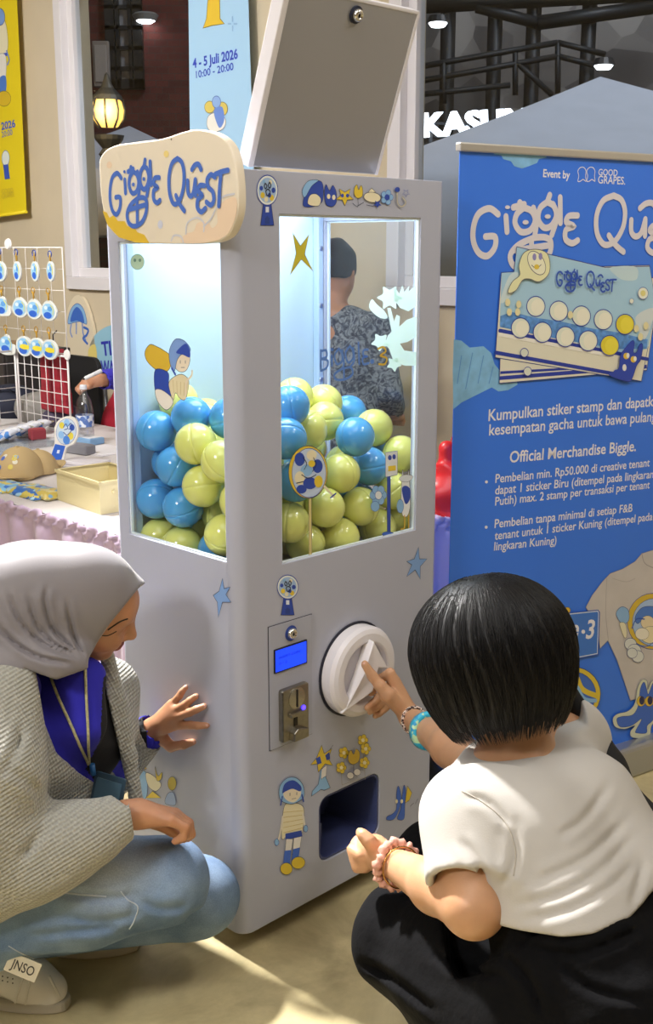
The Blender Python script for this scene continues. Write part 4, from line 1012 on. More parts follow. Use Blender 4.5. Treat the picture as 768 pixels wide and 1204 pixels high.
def body1():
    F = Field([-1.12, 1.95, -.03], [-.18, 2.75, 1.08], .0034)
    # head
    F.ell(HC + .018 * hu - .008 * hf, [.094, .074, .100], HR, k=0); F.ell(hp(.022, 0, -.035), [.070, .060, .082], HR, k=.03)
    F.ell(hp(.030, 0, -.088), [.052, .045, .034], HR, k=.03); F.ell(hp(.072, 0, -.098), [.018, .022, .017], HR, k=.022)      # jaw, chin
    F.ell(hp(.066, 0, .028), [.028, .055, .040], HR, k=.03)                                                            # brow
    F.cap(hp(.090, 0, .006), hp(.108, 0, -.030), .0085, .0115, k=.014); F.ell(hp(.109, 0, -.036), [.0125, .012, .0105], HR, k=.008)  # nose
    for sgn_ in (-1, 1):
        F.ell(hp(.095, sgn_ * .013, -.039), [.011, .0085, .008], HR, k=.006)
        F.ell(hp(.062, sgn_ * .042, -.035), [.030, .022, .026], HR, k=.025)                                               # cheek
        F.ell(hp(.088, sgn_ * .033, .000), [.012, .018, .011], HR, k=.012, op='sub')                                       # socket
        F.ell(hp(.073, sgn_ * .032, -.001), [.0150, .0170, .0125], HR, k=.003)                                             # lowered lid
    F.ell(hp(.094, 0, -.0635), [.0125, .024, .0055], HR, k=.006); F.ell(hp(.092, 0, -.0745), [.0125, .020, .0065], HR, k=.006)    # lips
    F.ell(hp(.107, 0, -.0688), [.010, .024, .0012], HR, k=.003, op='sub')
    # trunk
    F.chain([hp(-.02, 0, -.06), N1, CH1], [.052, .055, .09], .03)
    for s_ in (-1, 1):
        o = lef1 * .065 * s_; F.chain([N1 + o * .8 - V(0, 0, .06), CH1 + o, AB1 + o, PV1 + o], [.06, .095, .095, .12], .04)
    # arms
    F.chain([RS, RE, RW], [.052, .042, .028], .02); F.chain([LS, LE, LW], [.052, .040, .027], .02)
    # legs
    F.chain([RH, RK, RA], [.085, .055, .042], .03); F.chain([LH, LK, LA], [.085, .055, .042], .03)
    F.chain([RA, RA + V(-.01, 0, -.05), np.array(HEEL.lerp(TOE, .62)) + V(0, 0, .045)], [.034, .032, .024], .02)
    F.chain([LA, LA + V(0, .01, -.03), LA + V(.08, .02, -.055)], [.034, .032, .024], .02)
    # left hand flat on the machine side
    kn = [P5(204.7, 853, .030), P5(208, 843, .034), P5(205, 835, .033), P5(202, 828, .029)]
    md = [P5(224, 852.5, .026), P5(223, 837.5, .028), P5(218, 828.5, .026), P5(211, 818.5, .022)]
    tp = [P5(243, 853, .009), P5(240, 830.5, .0092), P5(230.5, 818.5, .009), P5(218.5, 808, .0085)]
    for a, b, c, r in zip(kn, md, tp, (.0098, .0100, .0095, .0085)):
        F.cap(LW, a, .019, .0125, .012); m2 = (b + c) / 2 + np.array(side.n) * .003
        F.chain([a, b, m2, c], [r * 1.12, r, r * .92, r * .8], .004)
    F.cap((LW * .5 + kn[1] * .5), (LW * .3 + kn[0] * .35 + kn[3] * .35), .02, .02, .015)
    F.chain([LW, P5(190, 868, .038), P5(201, 878, .026), P5(216, 875.5, .018), P5(227, 872.5, .0095)], [.018, .0165, .0125, .0105, .0085], .006)
    # right hand hanging over the knee
    ys = (2.145, 2.125, 2.105, 2.085)
    R0 = A(164, 957, 2.105); F.cap(RW, R0, .027, .026, .015)
    for i, Y in enumerate(ys):
        k_ = A(205 + (3 - i) * 1.0 - abs(i - 1) * 2, 957 + (i) * 2.5, Y); m_ = A(222 - i * 1.5, 968 + i * 1.5, Y); t1 = A(225 - i * 3, 981 + i, Y); t2 = A(221 - i * 5, 986 + i, Y + .002)
        F.cap(R0, k_, .023, .0125, .014); F.chain([k_, m_, t1, t2], [.0118, .0102, .0092, .0080], .004)
    F.chain([R0, A(182, 966, 2.155), A(203, 977, 2.165), A(214, 984, 2.16)], [.018, .015, .0115, .009], .006)
    return F
F = body1()
def near(c, r): return lambda P: (((P - np.asarray(c)) ** 2).sum(-1) < r * r)
def headloc(P): d = P - HC; return d @ hf, d @ hl, d @ hu
def lipsel(P):
    f, l, u = headloc(P); return (f > .085) & (np.abs(l) < .023) & (u < -.0585) & (u > -.081 + .25 * np.abs(l)) & (((u + .0688) / .0115) ** 2 + (l / .024) ** 2 < 1.15)
tips = [P5(244.5, 853, .013), P5(241.5, 830, .013), P5(231.5, 817.8, .013), P5(219.3, 806.8, .012), P5(229, 872.5, .013)]
organic(F, 'body', [M_SKIN, M_LIP, M_NAIL], w1, 2, [lipsel, lambda P: np.any([near(t, .0062)(P) for t in tips], axis=0)])
bface = bvh_of(w1.children[0])
seam('eyebrow', [(127, 740.5), (134, 735.5), (142, 730.5), (150, 727.5)], .0017, mat('brow_dark', '#2c211c', .7), w1, bface, .0004)
seam('eyelash', [(119, 747), (126, 747.3), (132, 745), (137, 742)], .0011, _M['brow_dark'], w1, bface, .0004)
for s_ in (1,):
    bm = nb(); tube(bm, [hp(.0925 - .012 * q, s_ * (.014 + .036 * q), .022 + .006 * math.sin(q * 2.6)) for q in np.linspace(0, 1, 9)], .0022, 6); obj('eyebrow', bm, _M['brow_dark'], w1, True)
    bm = nb(); tube(bm, [hp(.0885 - .016 * (2 * q - 1) ** 2, s_ * (.019 + .028 * q), -.0085 - .003 * math.sin(q * 3.14)) for q in np.linspace(0, 1, 9)], .0014, 6); obj('eyelash', bm, _M['brow_dark'], w1, True)
# headscarf
F = Field([-.93, 1.95, .52], [-.34, 2.62, 1.1], .0045)
SK = .014
F.ell(HC + .018 * hu - .008 * hf, [.094 + SK, .074 + SK, .100 + SK], HR, k=0); F.ell(hp(.022, 0, -.035), [.075 + SK, .062 + SK, .085 + SK], HR, k=.05)
F.ell(hp(.028, 0, -.090), [.052 + SK, .05 + SK, .038 + SK], HR, k=.03)
F.ell(A(52, 702, 2.28), [.115, .105, .108], k=.07); F.ell(A(8, 700, 2.26), [.10, .10, .088], k=.08)
F.chain([A(66, 762, 2.27), A(66, 790, 2.26)], [.088, .062], .05); F.chain([A(-40, 738, 2.22), A(15, 748, 2.24), A(60, 762, 2.27)], [.10, .09, .08], .05)
F.chain([A(-20, 790, 2.15), A(20, 790, 2.16), A(52, 778, 2.18)], [.06, .055, .04], .04)
F.ell(hp(.078, 0, .062), [.026, .050, .026], HR, k=.03)
F.chain([A(97, 778, 2.22), A(84, 784, 2.19), A(62, 786, 2.16)], [.030, .042, .050], .03)
def face_open(P):
    f, l, u = headloc(P)
    g = np.interp(u, [-.20, -.118, -.04, .02, .056, .0575, .3], [.055, .040, .040, .066, .090, .5, .5]) - .012 * np.clip(.06 - np.abs(l), 0, 1) * 0
    return np.where(u < -.128, .5, (g - f) * .8)
F.fn(lambda P: (lambda pr: np.where((pr[1] > 686) & (pr[1] < 800), np.interp(pr[1], [686, 692, 712, 733, 755, 774, 781, 800], [171, 162.5, 146.5, 129, 114, 103.5, 103, 103]) - pr[0], 9.) * .0018)(project(P)), .003, 'sub')
def hollow(P):
    f, l, u = headloc(P); a = P - (HC + .018 * hu - .008 * hf)
    return np.full(P.shape[:-1], .5)
HL = [[(8, 690), (22, 728), (52, 758), (97, 776)], [(33, 692), (40, 728), (62, 756), (99, 774)], [(56, 686), (53, 710), (64, 742), (97, 772)], [(79, 700), (82, 728), (91, 758), (101, 772)], [(-12, 722), (10, 750), (44, 772), (88, 781)]]
def hfold(P): return creases(P, HL, 2.8, .011, 2.40, .22) + creases(P, HL, 9, -.005, 2.40, 0) + .0015 * noise3(P, 30, 3)
F.disp(hfold)
F.fn(lambda P: (lambda pr: np.where((pr[1] > 799 - np.abs(pr[0] - 66) * .35) & (pr[0] > 28), -1.0, 1.0) * .004 + 0 * pr[0])(project(P)), 0, 'sub')
M_HIJ = mat('scarf_grey', '#7d787c', .55, bump=.03, bscale=400, sheen=.25)
organic(F, 'headscarf', M_HIJ, w1, 2)
# blue shirt
F = Field([-1.05, 1.95, .18], [-.24, 2.72, .78], .006)
for s_ in (-1, 1):
    o = lef1 * .068 * s_; F.chain([N1 + o * .8 - V(0, 0, .05), CH1 + o, AB1 + o, PV1 + o], [.075, .107, .108, .12], .05)
F.chain([N1 + V(0, 0, .01), N1 - V(0, 0, .07)], [.066, .085], .03); F.cap(A(96, 800, 2.24), A(92, 850, 2.22), .05, .06, .04)
F.chain([LS, LE, LW * .93 + LE * .07], [.064, .052, .042], .02); F.chain([RS, RE], [.062, .05], .02)
F.cap(LW * .86 + LE * .14, LW * 1.10 - LE * .10, .034, .034, 0, 'sub')
F.disp(lambda P: .003 * noise3(P, 70, 5))
M_BSH = mat('shirt_royal', '#2420b4', .8, bump=.08, bscale=90, sheen=.05)
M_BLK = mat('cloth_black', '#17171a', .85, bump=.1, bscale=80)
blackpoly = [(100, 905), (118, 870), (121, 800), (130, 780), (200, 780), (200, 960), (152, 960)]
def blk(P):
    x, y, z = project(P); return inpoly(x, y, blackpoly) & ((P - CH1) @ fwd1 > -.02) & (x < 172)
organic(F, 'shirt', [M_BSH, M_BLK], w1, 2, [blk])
# knit cardigan
F = Field([-1.30, 1.78, .06], [-.26, 2.75, .85], .005)
for s_ in (-1, 1):
    o = lef1 * .078 * s_; F.chain([N1 + o * .9 - V(0, 0, .055), CH1 + o, AB1 + o, PV1 + o], [.085, .118, .12, .145], .05)
F.chain([RS, A(-2, 900, 2.05), RE + V(0, -.01, -.01), A(80, 985, 2.06), A(150, 959, 2.09)], [.078, .082, .075, .062, .048], .04)
F.chain([A(-20, 1000, 2.06), A(40, 1010, 2.05), A(110, 985, 2.06)], [.09, .072, .045], .05)
F.chain([LS, LE, LW * .82 + LE * .18], [.076, .064, .052], .03)
F.chain([A(-60, 860, 2.08), A(-50, 960, 2.05), A(-30, 1020, 2.06)], [.12, .14, .12], .05)
# far placket strip
F.chain([A(124, 770, 2.345), A(138, 830, 2.33), A(150, 890, 2.31), A(160, 940, 2.29)], [.020, .021, .021, .019], .012)
openp = [(34, 760), (44, 800), (52, 850), (66, 885), (92, 908), (122, 928), (152, 950), (150, 925), (140, 880), (126, 820), (116, 765)]
def op_(P):
    x, y, z = project(P); i = inpoly(x, y, openp) & ((P - (CH1 * .6 + AB1 * .4)) @ fwd1 > -.03); return np.where(i, -.006, .006)
F.fn(op_, .0, 'sub')
F.fn(lambda P: P @ lef1 * 0 + np.where(((P - N1)[..., 2] > -.005) & (np.linalg.norm((P - N1)[..., :2], axis=-1) < .09), -.006, .006), 0, 'sub')
F.cap(A(128, 962, 2.095), A(190, 952, 2.11), .036, .036, .002, 'sub'); F.cap(LW * .7 + LE * .3, LW * 1.1 - LE * .1, .043, .043, 0, 'sub')
F.fn(lambda P: (P - A(154, 958, 2.09)) @ nrm(A(100, 972, 2.07) - A(160, 955, 2.1)), .004, 'sub', A(154, 958, 2.09) - .1, A(154, 958, 2.09) + .09)
def cfold(P):
    x, y, z = project(P)
    g = .006 * ridge((P @ nrm([.5, -.2, .85])) * 75 + 1.2 * noise3(P, 16, 7), 2) * gauss(P, RE, .17)
    g2 = .007 * ridge((P @ nrm([.75, .1, .62])) * 55 + 1.5 * noise3(P, 14, 9), 2) * gauss(P, A(50, 930, 2.08), .16)
    return -(g + g2) * .5 + .003 * noise3(P, 30, 2) + creases(P, [[(40, 936), (75, 934), (120, 938)], [(22, 1014), (40, 990), (66, 962)], [(64, 962), (42, 928), (5, 900)], [(112, 950), (116, 968), (122, 986)], [(30, 840), (20, 880), (2, 915)], [(48, 965), (80, 960), (108, 968)]], 5, .007, 2.2, .4)
F.disp(cfold)
def knit_mat():
    m = mat('knit_sage', '#aeada4', .9, sheen=.3); nt = m.node_tree; b = nt.nodes['Principled BSDF']; tc = nt.nodes.new('ShaderNodeTexCoord')
    mp = nt.nodes.new('ShaderNodeMapping'); mp.inputs['Rotation'].default_value = (0.15, .5, .6); nt.links.new(tc.outputs['Object'], mp.inputs[0])
    ws = []
    for ax in ('X', 'Y', 'Z'):
        w = nt.nodes.new('ShaderNodeTexWave'); w.bands_direction = ax; w.inputs['Scale'].default_value = 44 if ax != 'Z' else 40; w.inputs['Distortion'].default_value = 1.2; w.inputs['Detail Scale'].default_value = .6
        nt.links.new(mp.outputs[0], w.inputs['Vector']); ws.append(w)
    a = nt.nodes.new('ShaderNodeMath'); a.operation = 'MULTIPLY'; nt.links.new(ws[0].outputs['Fac'], a.inputs[0]); nt.links.new(ws[1].outputs['Fac'], a.inputs[1])
    a2 = nt.nodes.new('ShaderNodeMath'); a2.operation = 'ADD'; nt.links.new(a.outputs[0], a2.inputs[0]); nt.links.new(ws[2].outputs['Fac'], a2.inputs[1])
    bp = nt.nodes.new('ShaderNodeBump'); bp.inputs['Strength'].default_value = .55; bp.inputs['Distance'].default_value = .004; nt.links.new(a2.outputs[0], bp.inputs['Height']); nt.links.new(bp.outputs[0], b.inputs['Normal'])
    r = nt.nodes.new('ShaderNodeMapRange'); r.inputs[2].default_value = 2; r.inputs[3].default_value = .75; r.inputs[4].default_value = 1.12; nt.links.new(a2.outputs[0], r.inputs[0])
    x = nt.nodes.new('ShaderNodeMix'); x.data_type = 'RGBA'; x.blend_type = 'MULTIPLY'; x.inputs[0].default_value = 1; x.inputs[6].default_value = srgb('#aeada4'); nt.links.new(r.outputs[0], x.inputs[7]); nt.links.new(x.outputs[2], b.inputs['Base Color'])
    return m
organic(F, 'cardigan', knit_mat(), w1, 2)
# jeans
F = Field([-1.15, 1.93, .0], [-.16, 2.62, .52], .005)
F.chain([RH + V(-.03, 0, .02), RH * .4 + RK * .6 + V(0, 0, .012), RK + V(-.01, 0, .0)], [.125, .105, .086], .04)
F.chain([RK + V(-.02, 0, -.01), RK * .5 + RA * .5 + V(0, 0, .005), RA + V(.03, 0, .03)], [.078, .078, .074], .03)
F.chain([LH, LK + V(-.03, 0, 0), LK], [.11, .088, .078], .04); F.chain([LK, LK * .45 + LA * .55, LA], [.074, .072, .06], .03)
F.ell(PV1 + V(0, 0, -.03), [.17, .19, .13], k=.06)
F.chain([RA + V(.03, 0, .03), RA + V(.012, 0, -.075)], [.074, .076], .02); CUF = RA + V(0.01, 0, -.03)
F.fn(lambda P: np.where(np.linalg.norm(P - CUF, axis=-1) < .13, (P - CUF) @ nrm([.10, 0, 1]) + .032, .5), .002, 'sub', CUF - .14, CUF + .14)
def jfold(P):
    x, y, z = project(P)
    g = .007 * ridge((P @ nrm([.35, 0, 1])) * 85 + 1.3 * noise3(P, 18, 4), 2.5) * gauss(P, A(70, 1085, 2.1), .2)
    g2 = .007 * ridge((P @ nrm([-.5, .1, .85])) * 70 + 1.2 * noise3(P, 18, 6), 2) * gauss(P, A(165, 1065, 2.1), .10)
    g3 = .006 * ridge((P @ nrm([.7, 0, .7])) * 80, 2) * gauss(P, LK + V(-.1, -.05, -.04), .09)
    return -(g + g2 + g3) * .55 + .0022 * noise3(P, 40, 8) + creases(P, [[(40, 1046), (90, 1052), (130, 1056), (170, 1050)], [(62, 1074), (120, 1084), (172, 1070)], [(160, 1056), (186, 1068), (222, 1066)], [(30, 1100), (95, 1094), (140, 1088)], [(215, 1082), (235, 1074), (262, 1076)], [(150, 1040), (158, 1062), (150, 1085)]], 4.5, .007, 2.5, .4)
F.disp(jfold)
def denim():
    m = mat('denim_blue', '#5d7698', .85); nt = m.node_tree; b = nt.nodes['Principled BSDF']; tc = nt.nodes.new('ShaderNodeTexCoord')
    n = nt.nodes.new('ShaderNodeTexNoise'); n.inputs['Scale'].default_value = 9; n.inputs['Detail'].default_value = 8; nt.links.new(tc.outputs['Object'], n.inputs['Vector'])
    r = nt.nodes.new('ShaderNodeValToRGB'); r.color_ramp.elements[0].position = .3; r.color_ramp.elements[0].color = srgb('#526d90'); r.color_ramp.elements[1].position = .72; r.color_ramp.elements[1].color = srgb('#8aa1bd'); nt.links.new(n.outputs[0], r.inputs[0])
    # worn pale patch on the thigh
    loc = A(125, 1010, 2.07) - np.array(w1.location); d = nt.nodes.new('ShaderNodeVectorMath'); d.operation = 'DISTANCE'; d.inputs[1].default_value = tuple(loc); nt.links.new(tc.outputs['Object'], d.inputs[0])
    mr = nt.nodes.new('ShaderNodeMapRange'); mr.inputs[1].default_value = .02; mr.inputs[2].default_value = .13; mr.inputs[3].default_value = .6; mr.inputs[4].default_value = 0; nt.links.new(d.outputs['Value'], mr.inputs[0])
    x = nt.nodes.new('ShaderNodeMix'); x.data_type = 'RGBA'; x.inputs[7].default_value = srgb('#c2c8c6'); nt.links.new(mr.outputs[0], x.inputs[0]); nt.links.new(r.outputs[0], x.inputs[6])
    n2 = nt.nodes.new('ShaderNodeTexNoise'); n2.inputs['Scale'].default_value = 420; nt.links.new(tc.outputs['Object'], n2.inputs['Vector'])
    x2 = nt.nodes.new('ShaderNodeMix'); x2.data_type = 'RGBA'; x2.blend_type = 'OVERLAY'; x2.inputs[0].default_value = .35; nt.links.new(x.outputs[2], x2.inputs[6]); nt.links.new(n2.outputs[0], x2.inputs[7])
    nt.links.new(x2.outputs[2], b.inputs['Base Color'])
    bp = nt.nodes.new('ShaderNodeBump'); bp.inputs['Strength'].default_value = .15; bp.inputs['Distance'].default_value = .004; nt.links.new(n2.outputs[0], bp.inputs['Height']); nt.links.new(bp.outputs[0], b.inputs['Normal'])
    return m
jeans = organic(F, 'jeans', denim(), w1, 2)
bmt = jeans.data
bj = bvh_of(jeans)
M_ST1 = mat('stitch_pale', '#b9c2cc', .8)
seam('stitching', [(38, 1044), (70, 1049), (100, 1052), (125, 1054)], .0016, M_ST1, jeans, bj)
seam('stitching', [(142, 1048), (150, 1058), (162, 1066), (158, 1082), (152, 1092)], .0014, M_ST1, jeans, bj)
seam('stitching', [(10, 1112), (24, 1120), (40, 1127), (50, 1131)], .0012, M_ST1, jeans, bj)
# cuff patch
cc_ = Vector((0, 0, CAMZ)); hit_ = next(h for h in (bj.ray_cast(cc_, ray(26 + k * .6, 1136 - 3 * k).normalized()) for k in range(40)) if h[0] is not None); pn = Vector((.05, -.93, .36)).normalized(); c0 = at(27, 1137, hit_[0].y - .035); pu = (Vector((.90, 0, -.40)) - pn * pn.dot(Vector((.90, 0, -.40)))).normalized(); pp = Plane(c0, pu, pn.cross(pu))
bm = nb(); PMx = Matrix((( pp.u.x, pp.v.x, pp.n.x, c0[0]), (pp.u.y, pp.v.y, pp.n.y, c0[1]), (pp.u.z, pp.v.z, pp.n.z, c0[2]), (0, 0, 0, 1)))
prism(bm, rrect(-.034, -.019, .034, .019, .003), .006, PMx @ Matrix.Translation((0, 0, -.003))); pt_ = obj('cuff_patch', bm, mat('patch_cream', '#cfc6ac', .8), jeans, True, bev=.001)
d = Decal(pp, .0035, mp=lambda x, y: (x, y)); d.text('JNSO', (-.024, -.009), (.025, -.009), '#3a352e', height=.019, bold=.01); d.build('patch_lettering', pt_)
# shoe
def shoe(heel, toe, par, w=.046):
    heel, toe = Vector(heel), Vector(toe); ax = (toe - heel); L = ax.length; ax.normalize(); sd = Vector((0, 0, 1)).cross(ax).normalized(); z0 = FL
    F = Field(np.minimum(heel, toe) - V(.09, .09, .02), np.maximum(heel, toe) + V(.09, .09, .16), .004)
    def q(a, s_, z): p = heel + ax * (a * L) + sd * s_; return np.array((p.x, p.y, z0 + z))
    F.chain([q(.12, 0, .055), q(.45, 0, .056), q(.72, .003, .046), q(.88, 0, .038)], [.038, .044, .047, .038], .03); F.chain([q(.15, 0, .06), q(.2, 0, .09)], [.036, .036], .02)
    F.fn(lambda P: (P[..., 2] - (z0 + .020)), .004, 'sub')
    F.cap(q(.15, 0, .10), q(.2, 0, .13), .029, .03, .004, 'sub')
    t = organic(F, 'shoe', mat('shoe_white', '#ebe8e2', .45), par, 2)
    bm = nb(); out = []
    for k in range(40):
        a = 2 * math.pi * k / 40; f = .5 - .5 * math.cos(a); wd = w * (.80 + .30 * math.sin(math.pi * min(1, f * 1.05)) ** .8 + .12 * f) * (abs(math.sin(a)) ** .62); out.append((f * L * 1.05 - .02 * L, math.copysign(wd, math.sin(a))))
    Mx = Matrix(((ax.x, sd.x, 0, heel.x), (ax.y, sd.y, 0, heel.y), (0, 0, 1, z0), (0, 0, 0, 1))); prism(bm, out, .026, Mx); obj('sole', bm, mat('sole_offwhite', '#b9b2a2', .6), t, True, bev=.005)
    return t, q
s1, q = shoe(HEEL, TOE, w1)
bsh = bvh_of(s1)
for pts in ([(28, 1148), (22, 1165), (18, 1178)], [(36, 1150), (32, 1168), (30, 1180)], [(58, 1148), (64, 1160), (70, 1172)]):
    seam('shoe_strap', pts, .003, mat('strap_white', '#e6e3dc', .45), s1, bsh, .001)
for k in range(6):
    p = on_surface(bsh, 3 + (k % 3) * 6, 1148 + (k % 3) * 1.5 + (k // 3) * 5, .0003)
    if p: bm = nb(); bmesh.ops.create_uvsphere(bm, u_segments=8, v_segments=6, radius=.0016, matrix=Matrix.Translation(p)); obj('perforation', bm, mat('hole_dark', '#5a564e', .9), s1, True)
s2, _ = shoe((LA[0] - .09, LA[1] + .02, FL), (LA[0] + .15, LA[1] + .02, FL), w1)
# lanyard and badge
bsr = bvh_of([o for o in w1.children if o.name.startswith('shirt')][0])
lan = mat('lanyard_cream', '#b9b48c', .7, noise=.25, nscale=160)
l1 = seam('lanyard', [(61, 797), (70, 820), (82, 848), (95, 878), (103, 898)], .0032, lan, w1, bsr, .003)
l2 = seam('lanyard', [(100, 780), (101, 820), (103, 860), (104, 898)], .0030, lan, w1, bsr, .003)
b0 = on_surface(bsr, 105, 905, .012) or A(105, 905, 2.15)
b0 = Vector(b0); bm = nb(); tube(bm, [b0 + Vector((0, 0, .02)), b0 + Vector((.002, 0, -.005))], .006, 8); obj('lanyard_clip', bm, mat('clip_blue', '#2f6fb0', .4), l1 or w1, True)
bp2 = Plane(b0 + Vector((.035, -.012, -.04)), (.85, -.5, 0), (.2, .12, .95)); PM2 = Matrix(((bp2.u.x, bp2.v.x, bp2.n.x, bp2.o.x), (bp2.u.y, bp2.v.y, bp2.n.y, bp2.o.y), (bp2.u.z, bp2.v.z, bp2.n.z, bp2.o.z), (0, 0, 0, 1)))
bm = nb(); prism(bm, rrect(-.042, -.05, .042, .04, .005), .005, PM2); bd = obj('badge', bm, mat('badge_slate', '#3c5466', .3), l1 or w1, True, bev=.001)
bm = nb(); prism(bm, rrect(-.034, -.04, .034, .028, .003), .001, PM2 @ Matrix.Translation((0, 0, .005))); obj('badge_card', bm, mat('badge_card', '#54748a', .3), bd, True)

# ------------------------------------------------------------------ the woman with the black bob, squatting at the right
w2 = thing('person', 'person with black bobbed hair, white T-shirt and black trousers squatting and turning the dial', 'person', (.42, 1.75, FL))
f2 = nrm([-.72, .69, 0]); l2v = V(-.69, -.72, 0)
N2 = A(606, 872, 1.93)
LS2, RS2 = A(556, 962, 1.78), A(664, 872, 2.06)
LE2, LW2 = A(557, 1066, 1.665), A(457, 1012, 1.93)
PFp = lambda x, y, o: np.array(front.pt(*front.off(o).hit(x, y), o))
RW2 = PFp(482, 843, .14)
RE2 = A(565, 905, 2.20)
WA2 = A(700, 1075, 1.74); PV2 = WA2 + V(.03, -.02, -.16)
MS2 = A(642, 975, 1.83)
HC2 = A(573, 764, 1.96); h2f, h2l, h2u = frame([-.60, .74, -.30], [-.16, .19, 1.0]); HR2 = np.stack([h2f, h2l, h2u])
def hp2(f, l, u): return HC2 + f * h2f + l * h2l + u * h2u
LK2, RK2 = A(478, 1104, 1.96), A(515, 1015, 2.26)
LH2, RH2 = PV2 + V(-.06, .02, 0), PV2 + V(.08, .14, 0)
LA2, RA2 = V(LK2[0] + .24, LK2[1] - .04, .06), V(RK2[0] + .12, RK2[1] - .08, .06)
F = Field([-.02, 1.40, -.03], [.80, 2.78, 1.12], .0042)
F.ell(hp2(.005, 0, .012), [.095, .074, .105], HR2, k=0); F.ell(hp2(.035, 0, -.045), [.065, .055, .075], HR2, k=.03); F.cap(hp2(.10, 0, -.01), hp2(.112, 0, -.035), .009, .012, .012); F.ell(hp2(.07, 0, -.10), [.025, .025, .018], HR2, k=.02)
for s_ in (-1, 1): F.ell(hp2(.0, s_ * .075, -.01), [.018, .009, .028], HR2, k=.004)
F.ell(hp2(.088, 0, -.068), [.014, .022, .010], HR2, k=.006)
F.chain([hp2(-.025, 0, -.06), N2, MS2], [.055, .056, .08], .03)
for s_ in (-1, 1):
    o = l2v * .06 * s_; F.chain([N2 + o - V(0, 0, .06), MS2 + o, WA2 + o, PV2 + o], [.06, .09, .09, .12], .04)
F.chain([N2 - V(0, 0, .05), LS2], [.05, .055], .03); F.chain([N2 - V(0, 0, .05), RS2], [.05, .055], .03)
F.chain([LS2, LE2], [.058, .049], .02); F.chain([LE2, LE2 * .6 + LW2 * .4, LW2], [.047, .044, .026], .02)
F.chain([RS2, RE2], [.056, .046], .02); F.chain([RE2, RE2 * .62 + RW2 * .38, RW2], [.046, .043, .026], .02)
F.chain([LH2, LK2, LA2], [.09, .06, .045], .03); F.chain([RH2, RK2, RA2], [.09, .06, .045], .03)
for a in (LA2, RA2): F.chain([a, a + V(-.10, .10, -.05)], [.04, .03], .02)
# right hand round the dial grip
K = [PFp(459, 791, .100), PFp(464, 801, .102), PFp(466, 811, .100), PFp(466, 821, .096)]
J1 = [PFp(448, 797, .066), PFp(451, 814, .068), PFp(452, 824, .066), PFp(453, 833, .064)]
J2 = [PFp(440, 808, .050), PFp(440, 826, .052), PFp(442, 832, .052), PFp(446, 839, .052)]
TT = [PFp(436, 815, .046), PFp(432, 832, .052), PFp(435, 837, .054), PFp(441, 842, .055)]
for a, b, c, d_, r in zip(K, J1, J2, TT, (.0105, .0108, .0102, .0092)):
    F.cap(RW2, a, .020, .0125, .014); F.chain([a, b, c, d_], [r * 1.12, r, r * .92, r * .82], .004)
F.chain([RW2, PFp(456, 817, .118), PFp(447, 806, .104), PFp(438, 795, .088), PFp(429, 781, .074)], [.021, .018, .0140, .0120, .0100], .008)
# left hand: loose fist, thumb on top
R0 = A(440, 1001, 1.96); F.chain([LW2, R0], [.027, .032], .02)
for i in range(4):
    k_ = A(421 + i * 1.5, 990 + i * 8, 1.995 - i * .006); m_ = A(414.5 + i * 2, 999 + i * 7, 1.97 - i * .006); t_ = A(424 + i * 2, 1006 + i * 5, 1.945)
    F.cap(R0, k_, .022, .0125, .012); F.chain([k_, m_, t_], [.0118, .0108, .0098], .004)
F.chain([A(443, 1000, 1.935), A(434, 989, 1.928), A(427, 982, 1.935), A(423, 978, 1.945)], [.018, .0130, .0108, .0085], .006)
tn = PFp(427.5, 780, .081)
bod2 = organic(F, 'body', [M_SKIN2, M_NAIL], w2, 2, [lambda P: near(tn, .0075)(P)])
for s_ in (-1, 1):
    bm = nb(); bmesh.ops.create_uvsphere(bm, u_segments=16, v_segments=10, radius=.011, matrix=Matrix.Translation(hp2(.082, s_ * .031, .0))); obj('eye', bm, mat('eye_dark', '#241a16', .2), w2, True, True)
# hair
HB = dict(R=.150)
def hair_r(u):      # radius of the bob against height in the head frame
    up = np.clip(u / .138, 0, 1); lo = np.clip(-u / .150, 0, 1)
    return np.where(u >= 0, np.sqrt(np.clip(1 - up ** 2.1, 0, 1)), 1 - .04 * lo - .30 * lo ** 2.4)
def hair_pt(th, u, k=1.0):
    r = float(hair_r(np.array(u))) * k; return hp2(math.cos(th) * r * .152 - .012, math.sin(th) * r * .146, u)
F = Field(HC2 - .21, HC2 + .21, .005)
def hsd(P):
    d = P - HC2; f, l, u = (d @ h2f + .012) / .152, (d @ h2l) / .146, d @ h2u
    r = np.hypot(f, l); R = hair_r(u) ; th = np.arctan2(l, f)
    ext = (r - R) * .145; g = .0025 * np.sin(th * 34 + 2 * np.sin(u * 30)) + .0016 * np.sin(th * 61 + 1)
    hem = -u - .146 + .012 * np.sin(th * 2 + .6) + .004 * np.sin(th * 23)
    return np.maximum(np.maximum(ext + g * np.clip((.13 - u) * 12, 0, 1), hem), u - .1365)
F.fn(hsd, 0, 'add')
F.fn(lambda P: (lambda d: np.maximum(np.hypot((d @ h2f + .005) / .118, (d @ h2l) / .108) - 1, d @ h2u + .05) * .1)(P - HC2), .01, 'sub')
def facecut(P):
    d = P - HC2; f, l, u = d @ h2f, d @ h2l, d @ h2u; return np.maximum(np.maximum(.07 - f, np.abs(l) - .055), u - .035)
F.fn(facecut, .006, 'sub')
M_HAIR = mat('hair_black', '#0a090b', .5, spec=.3)
hair = organic(F, 'hair', M_HAIR, w2, 1)
random.seed(11); bm = nb()
